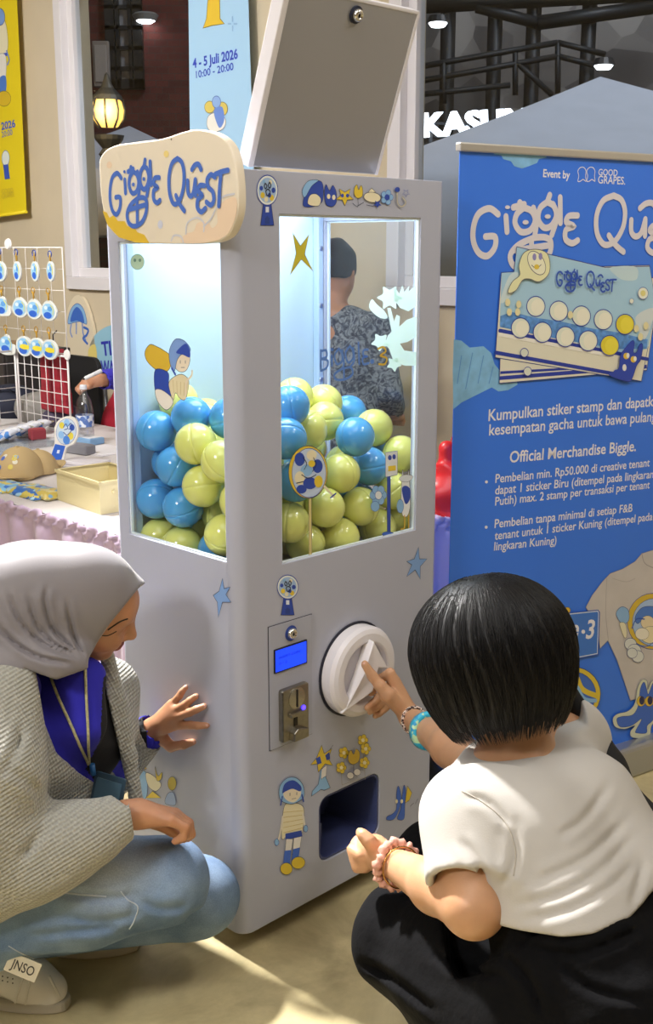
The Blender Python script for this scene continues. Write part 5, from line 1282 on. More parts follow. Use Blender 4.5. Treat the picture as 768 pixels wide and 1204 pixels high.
for i in range(2600):
    th = random.uniform(0, 2 * math.pi); u0 = random.uniform(.02, .1362) if i % 3 else random.uniform(.11, .136); u1 = random.uniform(-.151, -.135) if i % 2 else u0 - random.uniform(.07, .16)
    if abs(((th + math.pi) % (2 * math.pi)) - math.pi) < .55 and u1 < .035: u1 = .04
    if u1 >= u0 - .02: continue
    n = 10; k = random.uniform(.992, 1.014); dth = random.uniform(-.10, .10); kk = random.uniform(-.004, .012); pts = []
    for j in range(n):
        s_ = j / (n - 1); u = u0 + (u1 - u0) * (s_ ** .8 if u0 > .1 else s_)
        pts.append(hair_pt(th + dth * s_ + .015 * math.sin(6 * s_ + i), u, k + kk * s_ * s_))
    tube(bm, pts, [.0007] * (n - 1) + [.0002], 3, caps=False)
obj('hair_strands', bm, mat('strand_black', '#0c0b0d', .45, spec=.35), hair, True)
# T-shirt
F = Field([.02, 1.38, .22], [.84, 2.38, 1.0], .005)
SE = LS2 * .25 + LE2 * .75; ax = nrm(LE2 - LS2); SR = RS2 * .55 + RE2 * .45; axr = nrm(RE2 - RS2)
F.chain([LS2, SE + ax * .03], [.082, .080], .03); F.chain([RS2, SR + axr * .03], [.078, .07], .03)
F.cap(LS2 * .45 + LE2 * .55, LE2 * 1.1 - LS2 * .1, .063, .070, .004, 'sub'); F.cap(RS2 * .6 + RE2 * .4, RE2, .058, .06, .004, 'sub')
F.fn(lambda P: np.where(np.linalg.norm(P - SE - ax * .06, axis=-1) < .125, SE @ ax - P @ ax, .5), .003, 'sub', SE - .22, SE + .22)
F.fn(lambda P: np.where(np.linalg.norm(P - SR - axr * .06, axis=-1) < .12, SR @ axr - P @ axr, .5), .003, 'sub', SR - .2, SR + .2)
for s_ in (-1, 1):
    o = l2v * .075 * s_; F.chain([N2 + o * .75 - V(0, 0, .075), MS2 + o, WA2 + o + V(0, 0, -.01), WA2 + o + V(.01, -.01, -.12)], [.078, .118, .134, .152], .05)
F.chain([N2 - V(0, 0, .03), N2 - V(0, 0, .07)], [.066, .085], .03)
F.chain([N2 - V(0, 0, .065), LS2 + V(.0, 0, .005)], [.07, .076], .05); F.chain([N2 - V(0, 0, .06), RS2], [.07, .076], .05)
hn = nrm(WA2 - MS2)
def hemcut(P):
    x, y, z = project(P); h = np.interp(x, [480, 560, 586, 610, 660, 700, 740, 764, 800], [1088, 1086, 1086, 1092, 1100, 1098, 1082, 1052, 1020])
    return np.where((P - MS2) @ hn > .05, (h - y) * .0012, .5)
F.fn(hemcut, .002, 'sub', MS2 - V(.5, .5, .5), WA2 + V(.5, .5, .3))
def ncut(P): d = P - (N2 + V(0, 0, -.005)); ax_ = nrm(np.array([-.1, .12, 1.0])); return -(d @ ax_) 
F.fn(lambda P: ncut(P), .004, 'sub', N2 - .12, N2 + .14); F.cap(N2 - V(0, 0, .05), N2 + V(0, 0, .06), .060, .062, .003, 'sub')
def tfold(P):
    g1 = .006 * ridge((P @ nrm([.55, .25, .8])) * 62 + 1.6 * noise3(P, 10, 21), 2.6) * gauss(P, WA2 + V(-.02, -.05, .06), .15)
    g2 = .0065 * ridge((P @ nrm([.75, .1, .65])) * 60 + 1.0 * noise3(P, 12, 23), 2.4) * gauss(P, A(590, 1030, 1.72), .10)
    g3 = .005 * ridge((P @ nrm([.35, .6, .7])) * 50 + 1.3 * noise3(P, 12, 25), 2.2) * gauss(P, A(700, 960, 1.85), .14)
    return -(g1 + g2 + g3) * .3 + .0018 * noise3(P, 26, 27) + creases(P, [[(752, 975), (708, 1022), (658, 1052), (600, 1066)], [(760, 1004), (716, 1044), (662, 1072), (610, 1080)], [(746, 955), (690, 1008), (630, 1036)], [(742, 1068), (750, 1040), (758, 1010)], [(604, 970), (607, 1005), (600, 1028), (588, 1042)], [(545, 935), (575, 945), (600, 972)], [(720, 915), (690, 960), (655, 985)], [(540, 985), (560, 1010), (575, 1036)]], 4.5, .0042, 2.05, .5)
F.disp(tfold)
M_TEE = mat('tee_white', '#bfbbb5', .85, bump=.05, bscale=350, sheen=.1)
tee = organic(F, 'tshirt', M_TEE, w2, 2)
bt = bvh_of(tee)
seam('sleeve_seam', [(543, 930), (570, 945), (595, 968), (606, 1000), (604, 1030)], .0013, mat('seam_grey', '#b9b2a8', .9), tee, bt, .0002)
seam('hem_stitch', [(513, 1040), (530, 1049), (555, 1053), (577, 1050)], .0010, _M['seam_grey'], tee, bt, .0002)
# trousers
F = Field([-.03, 1.28, -.03], [.95, 2.5, .60], .0065)
F.chain([LH2, LH2 * .45 + LK2 * .55 + V(0, 0, .01), LK2], [.16, .135, .094], .05); F.chain([LK2, LK2 * .5 + LA2 * .5 + V(0, -.01, 0), LA2 + V(0, 0, .05)], [.094, .10, .09], .04)
F.chain([RH2, RH2 * .4 + RK2 * .6, RK2], [.15, .12, .085], .05); F.chain([RK2, RA2 + V(0, 0, .05)], [.085, .085], .04)
F.ell(PV2 + V(0, 0, .02), [.19, .20, .16], k=.07); F.cap(WA2 + l2v * .085 + hn * .02, LH2 + l2v * .07, .112, .15, .05); F.chain([LH2 + l2v * .10 + V(0, 0, .02), A(530, 1135, 1.84)], [.14, .10], .05); F.chain([WA2 + V(0, 0, -.06), PV2], [.10, .16], .06)
for s_ in (-1, 1): F.cap(WA2 + l2v * .072 * s_ - hn * .03, WA2 + l2v * .075 * s_ + hn * .12, .106, .15, .05)
F.fn(lambda P: (P - (WA2 + hn * .0)) @ hn, .006, 'sub', WA2 - .24, WA2 + .24) if False else None
F.fn(lambda P: np.where(np.linalg.norm(P - WA2, axis=-1) < .26, (P - WA2) @ hn + .012, .5), .004, 'sub', WA2 - .28, WA2 + .28)
bb2 = bvh_of(bod2)
for yy in range(1089, 1150, 8):
    for xx in range(556 + max(0, (1112 - yy)), 628, 8):
        p = on_surface(bb2, xx, yy, 0)
        if p is not None and np.linalg.norm(np.array(p) - LE2) > .075: F.ell(np.array(p) + V(0, .02, 0), [.036, .034, .036], k=.02)
def pfold(P):
    g = .008 * ridge((P @ nrm([.6, .5, .6])) * 45 + 1.6 * noise3(P, 9, 31), 2.4); g2 = .004 * ridge((P @ nrm([.9, -.4, .1])) * 90 + noise3(P, 12, 33), 2) * gauss(P, WA2, .2)
    return -(g + g2) * .6 + .003 * noise3(P, 30, 35) + creases(P, [[(420, 1130), (460, 1150), (515, 1192)], [(500, 1112), (540, 1140), (600, 1150)], [(585, 1120), (620, 1150), (640, 1195)], [(650, 1120), (690, 1160), (760, 1180)], [(610, 1110), (680, 1122), (760, 1090)]], 4.5, .010, 2.2)
F.disp(pfold)
M_TRO = mat('trouser_black', '#0b0b0d', .95, spec=.15, bump=.25, bscale=55, noise=.15, nscale=40)
tro = organic(F, 'trousers', M_TRO, w2, 2)
for a in (LA2, RA2): shoe((a[0] + .06, a[1] - .06, FL), (a[0] - .11, a[1] + .11, FL), w2)
# wrist things
def ring_on(a, b, t, r0, r1, wd, name, m, par, tilt=(0, 0, 0), bulge=0):
    a, b = Vector(a), Vector(b); c = a.lerp(b, t); axv = (b - a).normalized(); axv = (axv + Vector(tilt)).normalized()
    Rm = axv.to_track_quat('Z', 'Y').to_matrix().to_4x4(); bm = nb()
    lathe(bm, [(r0, -wd), (r1, -wd), (r1 + bulge, 0), (r1, wd), (r0, wd), (r0, -wd)], 36, Matrix.Translation(c) @ Rm); return obj(name, bm, m, par, True, True)
def pix_mat(name, c1, c2, c3, sc):
    m = mat(name, c1, .35); nt = m.node_tree; b = nt.nodes['Principled BSDF']; tc = nt.nodes.new('ShaderNodeTexCoord'); n = nt.nodes.new('ShaderNodeTexVoronoi'); n.inputs['Scale'].default_value = sc; nt.links.new(tc.outputs['Object'], n.inputs['Vector'])
    r = nt.nodes.new('ShaderNodeValToRGB'); r.color_ramp.interpolation = 'CONSTANT'; r.color_ramp.elements[0].color = srgb(c1); r.color_ramp.elements[1].position = .7; r.color_ramp.elements[1].color = srgb(c3); e = r.color_ramp.elements.new(.5); e.color = srgb(c2); nt.links.new(n.outputs['Color'], r.inputs[0]); nt.links.new(r.outputs[0], b.inputs['Base Color']); return m
FA = RE2 * .62 + RW2 * .38
ring_on(RW2, RE2, .30, .030, .0455, .011, 'wristband', pix_mat('band_cyan', '#35b8dc', '#2a9ccf', '#bfe6b8', 120), w2, (.0, .05, .25))['label'] = 'bright blue paper wristband'
o = ring_on(RW2, RE2, .08, .028, .0335, .0025, 'bracelet', pix_mat('bead', '#3a2722', '#e8d8cc', '#d9b8a8', 300), w2, (0, .1, .2), .002); o['label'] = 'thin beaded bracelet'
bm = nb(); cw = Vector(LW2).lerp(Vector(LE2), .10); axv = (Vector(LE2) - Vector(LW2)).normalized(); Rm = Matrix.Translation(cw) @ axv.to_track_quat('Z', 'Y').to_matrix().to_4x4()
pts = [(Rm @ Vector((.039 * math.cos(a) * (1 + .06 * math.sin(7 * a)), .039 * math.sin(a) * (1 + .06 * math.cos(9 * a)), .006 * math.sin(3 * a)))) for a in np.linspace(0, 2 * math.pi, 60)]
tube(bm, pts, [.0085 + .003 * math.sin(i * 1.9) for i in range(60)], 8, caps=False); o = obj('scrunchie', bm, mat('satin_pink', '#d8a08e', .3, bump=.3, bscale=90), w2, True, True); o['label'] = 'dusty pink satin scrunchie worn at the wrist'
bm = nb(); tube(bm, [Rm @ Vector((.037 * math.cos(a), .037 * math.sin(a), .02)) for a in np.linspace(0, 2 * math.pi, 40)], .0016, 6, caps=False); obj('bracelet', bm, mat('gold', '#c99a5a', .25, 1), w2, True)
# black bag slung behind her right side
bag = thing('shoulder_bag', 'black cloth shoulder bag slung down the right side of the squatting person in white', 'bag', A(770, 1010, 1.88))
F = Field([.42, 1.60, .30], [.82, 2.30, .92], .006)
stp = [A(600, 855, 2.02), A(668, 812, 2.08), A(690, 850, 2.07), A(716, 905, 2.00), A(745, 960, 1.93), A(775, 1010, 1.88)]
F.chain(stp[1:], [.018, .022, .030, .040, .06], .02); F.ell(A(790, 1030, 1.88), [.09, .06, .13], k=.04)
F.disp(lambda P: .004 * noise3(P, 60, 44)); bo = organic(F, 'bag_body', mat('bag_black', '#121214', .8, bump=.2, bscale=60), bag, 2)
# ------------------------------------------------------------------ the blue roll-up banner at the right
BL0 = at(541, 176, 2.98); ban = Plane((BL0.x, BL0.y, 0), (.839, .545, 0)); BH = BL0.z; BW = .92; BB = .07
bn = thing('rollup_banner', 'tall blue roll-up banner with white Giggle Quest lettering standing behind the person in white', 'banner', (BL0.x + .38, BL0.y + .25, FL))
BM = Matrix(((ban.u.x, 0, ban.n.x, ban.o.x), (ban.u.y, 0, ban.n.y, ban.o.y), (0, 1, 0, 0), (0, 0, 0, 1)))
M_BAN = mat('banner_blue', '#3a7aec', .42)
bm = nb(); box2(bm, (0, BB, -.002), (BW, BH, 0), BM); obj('banner_sheet', bm, M_BAN, bn, True)
bm = nb(); box2(bm, (-.006, BH - .004, -.012), (BW + .006, BH + .018, .010), BM); obj('top_rail', bm, mat('rail_silver', '#c6c3bd', .35, .6), bn, True, bev=.004)
bm = nb(); box2(bm, (-.01, FL, -.07), (BW + .01, BB + .005, .05), BM); obj('base_case', bm, mat('case_silver', '#b2b4b8', .3, .7), bn, True, bev=.012)
bm = nb(); tube(bm, [BM @ Vector((BW / 2, BB, -.03)), BM @ Vector((BW / 2, BH + .01, -.015))], .009, 8); obj('support_pole', bm, _M['rail_silver'], bn, True)
W, CRMB = '#eceaf2', '#ded9de'
def bpart(name, fn, lift=.0006):
    d = Decal(ban, lift, mp=ban.hit); fn(d); return d.build(name, bn)
def z7(x, y): return (520 + x / 3.097, 160 + y / 3.097)
def z8(x, y): return (520 + x / 3.097, 460 + y / 3.097)
def z9(x, y): return (640 + x / 3.766, 640 + y / 3.766)
def Z(f, L): return [f(*p) for p in L]
def bclouds(k):
  def g(d):
    c = mat('print_cloud', '#86bde6', .5, noise=.12, nscale=30)
    if k == 0: d.poly(Z(z7, [(178, 46), (190, 66), (215, 70), (222, 84), (250, 92), (262, 110), (290, 118), (320, 108), (345, 98), (352, 84), (378, 78), (384, 64), (415, 54), (360, 50), (270, 48)]), c, smooth=False)
    if k == 1: d.poly(Z(z7, [(42, 740), (70, 745), (100, 770), (150, 765), (178, 790), (190, 830), (215, 860), (270, 880), (274, 905), (240, 925), (205, 930), (180, 915), (150, 930), (110, 950), (70, 970), (40, 995), (38, 850)]), c, smooth=False)
    for s in ([] if k == 0 else []) if k == 0 else ([(70, 800), (55, 900)], [(110, 790), (85, 920)], [(150, 800), (130, 900)], [(185, 840), (170, 900)]): d.stroke(Z(z7, s), '#5f97d6', .003)
  return g
bpart('cloud_print', bclouds(0)); bpart('cloud_print', bclouds(1))
o_ = ban.hit(553, 302); sx = (ban.hit(703, 296)[0] - o_[0]) / (470 - 300); 
sy_ = (ban.hit(566, 245)[1] - ban.hit(566, 302)[1]) / 114
def lgb(x, y): return (o_[0] + (x - 300) * sx, o_[1] + (588 - y) * sy_)
bpart('logo_lettering', lambda d: logo(d, lgb, CRMB, .0172), .001)
def tline(txt, a, b, bold=.012, f=z8, name='text_line'): bpart(name, lambda d: d.text(txt, f(*a), f(*b), W, bold=bold))
ID = lambda x, y: (x, y)
tline('Event by', (638.5, 208), (670, 210), .02, ID); tline('GOOD', (703.5, 206), (726, 207), .01, ID); tline('GRAPES.', (703, 215.5), (735, 217), .01, ID)
for cx in (684.5, 695): bpart('grape_emblem', lambda d: d.poly([(cx - 5, 213), (cx - 4, 207), (cx - 5, 201), (cx - 2, 197), (cx + 2, 197), (cx + 4.5, 201), (cx + 4, 207), (cx + 4.5, 213), (cx + 1, 211), (cx - 2, 213)], None, W, .0022))
for txt, a, b, bo in (('Kumpulkan stiker stamp dan dapatkan', (168, 108), (800, 51), .014), ('kesempatan gacha untuk bawa pulang', (170, 161), (778, 108), .012), ('Official Merchandise Biggle.', (245, 260), (705, 217), .016),
                    ('Pembelian min. Rp50.000 di creative tenant', (193, 334), (755, 273), .012), ('dapat 1 sticker Biru (ditempel pada lingkaran', (192, 376), (768, 315), .012), ('Putih) max. 2 stamp per transaksi per tenant', (192, 416), (755, 353), .012),
                    ('Pembelian tanpa minimal di setiap F&B', (190, 498), (692, 438), .012), ('tenant untuk 1 sticker Kuning (ditempel pada', (190, 541), (765, 469), .012), ('lingkaran Kuning)', (188, 580), (415, 556), .012)): tline(txt, a, b, bo)
for x, y in ((161, 330), (160, 495)): bpart('bullet_mark', lambda d: d.disc(z8(x, y), 1.7, 1.8, W))
def bcards(d):
    LB, CR, DN = '#a9cfe6', '#e6e3cf', '#2b3fa6'
    d.poly(Z(z7, [(205, 900), (212, 700), (500, 476), (752, 470), (752, 514), (790, 520), (742, 852)]), CR, '#2c3a86', .002, smooth=False)
    d.poly(Z(z7, [(206, 888), (207, 874), (742, 832), (742, 846)]), DN, smooth=False); d.poly(Z(z7, [(208, 866), (209, 856), (540, 838), (540, 846)]), DN, smooth=False)
    d.poly(Z(z7, [(190, 806), (212, 497), (258, 494), (268, 403), (590, 478), (752, 474), (775, 620), (722, 892)]), CR, '#2c3a86', .002, smooth=False)
    d.poly(Z(z7, [(206, 690), (213, 498), (259, 495), (269, 405), (590, 480), (752, 476), (774, 620), (748, 765), (700, 800)]), LB, smooth=False)
    d.poly(Z(z7, [(207, 695), (208, 655), (250, 640), (330, 660), (430, 675), (540, 700), (640, 715), (745, 740), (742, 775), (640, 775), (400, 735)]), mat('print_grass', '#5f96d8', .5, noise=.3, nscale=60), smooth=False)
    d.poly(Z(z7, [(610, 478), (700, 476), (705, 520), (660, 525), (625, 505)]), '#c4dbe2'); d.poly(Z(z7, [(700, 660), (768, 625), (760, 680), (730, 740)]), '#d5dfe0')
    d.poly(Z(z7, [(208, 600), (240, 510), (275, 500), (260, 560), (230, 600)]), '#cfe0e4')
    for a, b, w in (((206, 708), (745, 812), .010), ((192, 788), (640, 868), .010)): d.stroke(Z(z7, [a, b]), DN, w, smooth=False)
    d.stroke(Z(z7, [(206, 722), (620, 800)]), '#f2f0e6', .010, smooth=False)
    for k, (x, y) in enumerate(((337, 620), (420, 637), (502, 655), (582, 668), (661, 685), (280, 698), (360, 714), (443, 730), (526, 745), (604, 762))):
        y_ = k in (4, 9); d.disc(z7(x, y), 10.8, 11.8, '#e6d53a' if y_ else '#e4ead8', DN, .0026)
        d.disc(z7(x + 6, y + 2), 7.5, 9.0, '#efe04a' if y_ else '#f2f0dc')
    d.disc(z7(725, 572), 6, 7, '#eceedd', DN, .0016); d.disc(z7(725, 572), 3, 3.5, '#e2d98a'); d.disc(z7(683, 600), 2.5, 3, '#eceedd', DN, .001)
    for x, y in ((232, 605), (238, 640), (272, 612), (268, 640), (460, 650), (700, 700), (735, 690), (715, 730)): d.disc(z7(x, y), 3, 4.5, '#e9dfae')
    for x, y in ((292, 788), (304, 856)): d.disc(z7(x, y), 4.6, 5.2, '#dfe3d4', DN, .002)
    # pale yellow smiling blob with a tail
    d.poly(Z(z7, [(232, 565), (248, 530), (275, 505), (272, 470), (290, 425), (330, 412), (372, 425), (385, 465), (378, 505), (345, 530), (310, 520), (285, 525), (262, 560), (240, 572)]), '#e9e7b8', '#6b6a70', .002)
    d.disc(z7(336, 462), 9, 15, '#f0eed0', '#55556a', .0018, rot=-28)
    for x, y in ((328, 440), (350, 438)): d.disc(z7(x, y), 2.2, 4.2, '#8f8ac0')
    d.stroke(Z(z7, [(318, 470), (335, 482), (352, 468)]), '#55556a', .0018); d.disc(z7(336, 476), 3, 3, '#e2c54a')
    # small blue long eared figure
    d.poly(Z(z7, [(598, 862), (632, 848), (640, 800), (655, 775), (682, 745), (692, 752), (688, 785), (700, 785), (712, 756), (722, 762), (715, 812), (700, 835), (680, 888), (655, 890), (610, 875)]), '#2f49b4', '#22307a', .0014)
    for x, y in ((662, 800), (688, 812)): d.disc(z7(x, y), 3.4, 3.8, '#e6c34a'); d.disc(z7(x + 6, y - 2), 1.8, 3, '#f2f0e6')
    d.disc(z7(655, 842), 2.4, 4, '#f0eee4'); d.disc(z7(630, 858), 5, 3, '#2f49b4')
bpart('card_print', bcards, .0035)
cl = lambda x, y: (lambda q: ban.hit(*z7(*q)))((408 + (x - 300) * .662, 545 + (y - 590) * .46 + (x - 300) * .105))
bpart('card_lettering', lambda d: logo(d, cl, '#2f55b8', .0052), .0085)
def bshirt(d):
    SH = mat('print_shirt', '#c9c3c0', .6, noise=.05, nscale=12)
    d.poly(Z(z9, [(182, 278), (210, 225), (255, 165), (290, 128), (345, 108), (400, 75), (430, 40), (500, 18), (560, 10), (600, 120), (600, 660), (480, 665), (380, 690), (350, 600), (320, 510), (280, 425), (245, 460), (235, 360)]), SH, '#8d8a92', .0016, smooth=False)
    d.stroke(Z(z9, [(430, 40), (445, 85), (500, 110)]), '#a39d9c', .003); d.stroke(Z(z9, [(275, 150), (270, 300), (282, 425)]), '#aaa4a4', .002); d.stroke(Z(z9, [(300, 150), (360, 165), (400, 150)]), '#b4aeac', .002)
    d.disc(z9(478, 340), 30, 33, '#d9b93e', '#3b4f9c', .002); d.disc(z9(482, 345), 25, 28, '#a9c3e6', '#3b4f9c', .0016)
    d.poly(Z(z9, [(400, 320), (430, 280), (482, 275), (520, 300), (500, 330), (440, 330), (410, 350)]), '#4f7fd0', '#2c3a80', .0016); d.disc(z9(455, 345), 8, 8, '#e9d9b4', '#4a4a5a', .001); d.disc(z9(470, 400), 13, 10, '#eee2b8', '#4a4a5a', .001); d.disc(z9(430, 395), 8, 7, '#f0ead8', '#4a4a5a', .001)
    d.stroke(Z(z9, [(385, 370), (405, 330), (440, 330)]), '#2f55b8', .004); d.stroke(Z(z9, [(400, 440), (450, 450), (482, 430)]), '#3f74cc', .003)
    d.poly(Z(z9, [(315, 310), (325, 285), (345, 275), (368, 290), (372, 330), (355, 350), (335, 345)]), '#8fb8e2', '#3a4a86', .0014)
    d.poly(Z(z9, [(330, 350), (355, 350), (362, 400), (350, 410)]), '#e9e2c0', '#4a4a5a', .001)
    for x, y, r in ((378, 440, 7), (395, 470, 8), (410, 495, 7), (385, 480, 6)): d.disc(z9(x, y), r, r, '#d9dcd8', '#3a4a86', .0016)
bpart('shirt_print', bshirt, .0022)
def bplate(d):
    d.poly(Z(z9, [(-60, 325), (60, 305), (235, 288), (242, 300), (236, 488), (140, 506), (-40, 530)]), '#2d56b8', smooth=False); d.poly(Z(z9, [(-52, 332), (60, 312), (232, 294), (236, 304), (230, 482), (140, 499), (-35, 522)]), '#3f78d0', '#d6e0f0', .003, smooth=False)
    d.text('Biggle', z9(-40, 415), z9(145, 405), W, bold=.02); d.disc(z9(168, 385), 2.2, 2.4, W); d.text('3', z9(178, 415), z9(212, 412), W, bold=.02)
    d.disc(z9(97, 290), 3.6, 3.6, '#d9b53a', '#5a5030', .001); d.poly(Z(z9, [(20, 290), (42, 262), (46, 290)]), '#cfcfd4', '#55556a', .0012, smooth=False)
    d.disc(z9(120, 660), 33, 32, '#e0c53e', '#2c3a80', .002); d.disc(z9(118, 662), 28, 27, '#3f6cc8', '#2c3a80', .0016); d.stroke(Z(z9, [(60, 600), (130, 580), (165, 640), (225, 668)]), '#e0c53e', .016); d.stroke(Z(z9, [(60, 640), (130, 620), (170, 680), (222, 690)]), '#8fbde8', .012)
    d.poly(Z(z9, [(298, 770), (318, 748), (365, 735), (395, 700), (408, 630), (430, 596), (450, 604), (452, 640), (470, 604), (500, 600), (510, 700), (500, 760), (470, 800), (460, 845), (420, 856), (380, 850), (376, 825), (395, 800), (350, 815), (308, 805)]), '#d6dac2', '#4a5a8a', .0014)
    d.poly(Z(z9, [(315, 772), (335, 760), (385, 752), (410, 710), (420, 635), (436, 608), (448, 640), (455, 660), (475, 612), (490, 614), (490, 700), (478, 770), (450, 800), (446, 832), (402, 832), (400, 820), (425, 770), (380, 800), (330, 805)]), '#3f6ccc', '#2c3a80', .0014)
    for x, y in ((422, 692), (458, 692)): d.disc(z9(x, y), 5, 6, '#e2c040', '#2c2c44', .0012); d.disc(z9(x + 4, y - 3), 3, 5, '#262a58')
    d.poly(Z(z9, [(378, 1000), (392, 955), (425, 945), (462, 955), (465, 990), (450, 1050), (430, 1075), (390, 1090)]), '#d6dac2', '#4a5a8a', .0012)
    for x, y in ((398, 985), (415, 975), (432, 985), (412, 998)): d.disc(z9(x, y), 4.5, 4.5, '#d3b83c', '#6a5a2a', .0012)
bpart('sticker_print', bplate, .0046)

# ------------------------------------------------------------------ hanging banners on the wall
def wall_banner(label, quad, m, fn, rails=True):
    pl = wall.off(.07); q = [pl.hit(*p) for p in quad]; t = thing('hanging_banner', label, 'banner', pl.pt(*q[0]))
    xs = [p[0] for p in q]; zs = [p[1] for p in q]
    bm = nb(); vs = [bm.verts.new(pl.pt(a, b, 0)) for a, b in q]; vb = [bm.verts.new(pl.pt(a, b, -.002)) for a, b in q]
    bm.faces.new(vs); bm.faces.new(vb[::-1])
    for i in range(4): bm.faces.new((vs[i], vs[(i + 1) % 4], vb[(i + 1) % 4], vb[i]))
    obj('banner_sheet', bm, m, t, True)
    bm = nb(); tube(bm, [pl.pt(q[3][0], q[3][1], 0), pl.pt(q[2][0], q[2][1], 0)], .010, 8); obj('bottom_rod', bm, m, t, True)
    for k, (nm, g) in enumerate(fn): d = Decal(pl, .001 + .0004 * k); g(d); d.build(nm, t)
    return t
def hb_fig(d):
    d.disc((247, 126), 6, 7, '#d9c464', '#8a7a4a', .003); d.disc((262, 128), 6, 8, '#d9c464', '#8a7a4a', .003); d.disc((255, 120), 5, 7, '#8fb0e0', '#3c50a0', .003)
    d.poly([(246, 136), (258, 132), (266, 142), (262, 152), (250, 155), (244, 148)], '#e9e6dc', '#8a8a90', .003); d.poly([(252, 130), (262, 126), (264, 142), (258, 150)], '#6f8fd4')
hb_blue = [('trouser_print', lambda d: d.poly([(246, -20), (258, -20), (259, 22), (264, 28), (250, 30), (239, 33), (243, 22)], '#e0bd3c', '#7a6a3a', .004, smooth=False)),
 ('date_text', lambda d: d.text('4 - 5 Juli 2026', (227, 80), (280, 68.5), '#3c50c0', height=.046, bold=.03)), ('time_text', lambda d: d.text('10:00 - 20:00', (231, 92), (275, 82), '#3c50c0', height=.036, bold=.012)),
 ('figure_print', hb_fig)] + [('spark_print', (lambda a: lambda d: d.stroke([(274 + 2 * math.cos(a), 28 + 3 * math.sin(a)), (274 + 5 * math.cos(a), 28 + 8 * math.sin(a))], '#8fb4d8', .008, smooth=False))(q * 1.57)) for q in range(4)]
wall_banner('pale blue hanging banner with dates, right of the left window', [(221, -60), (290, -60), (299, 225), (224, 225)], mat('banner_sky', '#a6cdea', .6), hb_blue)
def hy_body(d):
    d.poly([(-8, 30), (4, 22), (9, 40), (8, 62), (-6, 66)], '#e9e2c0', '#8a7a4a', .004); d.stroke([(-6, 66), (8, 64)], '#3c50c0', .02, smooth=False); d.poly([(-4, 68), (7, 66), (6, 100), (0, 108), (-4, 100)], '#e9e6dc', '#8a8a90', .003); d.poly([(0, 92), (7, 90), (7, 108), (0, 110)], '#4f7fd0')
    d.disc((5, 116), 8, 9, '#d9b92e', '#8a7a2a', .004); d.disc((0, 20), 6, 10, '#7da0dc', '#3c50a0', .004); d.stroke([(8, 60), (11, 70), (9, 76)], '#6f8fd4', .012)
def hy_gum(d): d.disc((7, 186), 4.5, 9, '#dfe6e2', '#3c58a0', .004); d.poly([(4, 194), (10, 193), (12, 210), (6, 211)], '#3c58b8', smooth=False)
hb_yel = [('figure_print', hy_body), ('date_text', lambda d: d.text('5 Juli 2026', (-16, 157), (18.5, 149), '#3c58c0', height=.045, bold=.03)), ('time_text', lambda d: d.text('10:00 - 20:00', (-14, 166), (15, 158.5), '#3c58c0', height=.036)),
 ('gumball_print', hy_gum), ('maker_text', lambda d: d.text('GOOD', (3, 228), (16, 226), '#c8b23a', height=.03)), ('maker_text', lambda d: d.text('GRAPES', (3, 234), (17, 231), '#c8b23a', height=.03))]
wall_banner('yellow hanging banner at the far left of the wall', [(-70, -60), (17, -60), (31, 249), (-60, 262)], mat('banner_yellow', '#e6cf1e', .6), hb_yel)

# ------------------------------------------------------------------ merchandise table
TZ = .77; TF = 2.69; TD = 1.2
tq = Vector((R2, -R2, 0)); td = Vector((R2, R2, 0))            # along (right as seen), depth
def TP(t, d, z=TZ): return Vector((0, 0, 0)) + tq * t + td * (TF * R2 + d) + Vector((0, 0, z))   # t = (x-y)/sqrt2
TM = Matrix(((tq.x, td.x, 0, td.x * TF * R2), (tq.y, td.y, 0, td.y * TF * R2), (0, 0, 1, 0), (0, 0, 0, 1)))
T0, T1 = -6.2, -2.70
tb = thing('merchandise_table', 'long table under white cloth and lilac skirt, behind the machine at the left', 'table', TP((T0 + T1) / 2, TD / 2, FL))
bm = nb(); box2(bm, (T0, .004, TZ - .03), (T1, TD, TZ - .003), TM); obj('tabletop', bm, mat('table_grey', '#b9b6b0', .6), tb, True)
for a in (T0 + .05, T1 - .05):
    for b in (.06, TD - .06): bm = nb(); tube(bm, [TM @ Vector((a, b, FL)), TM @ Vector((a, b, TZ - .03))], .016, 8); obj('leg', bm, mat('leg_steel', '#6a6c70', .4, .8), tb, True)
M_CLOTH = mat('cloth_white', '#d8d2d0', .85, bump=.05, bscale=30)
bm = nb(); box2(bm, (T0 - .004, -.004, TZ - .003), (T1 + .004, TD + .004, TZ), TM); tag(obj('tablecloth', bm, M_CLOTH), 'white cloth covering the top of the merchandise table', 'tablecloth')
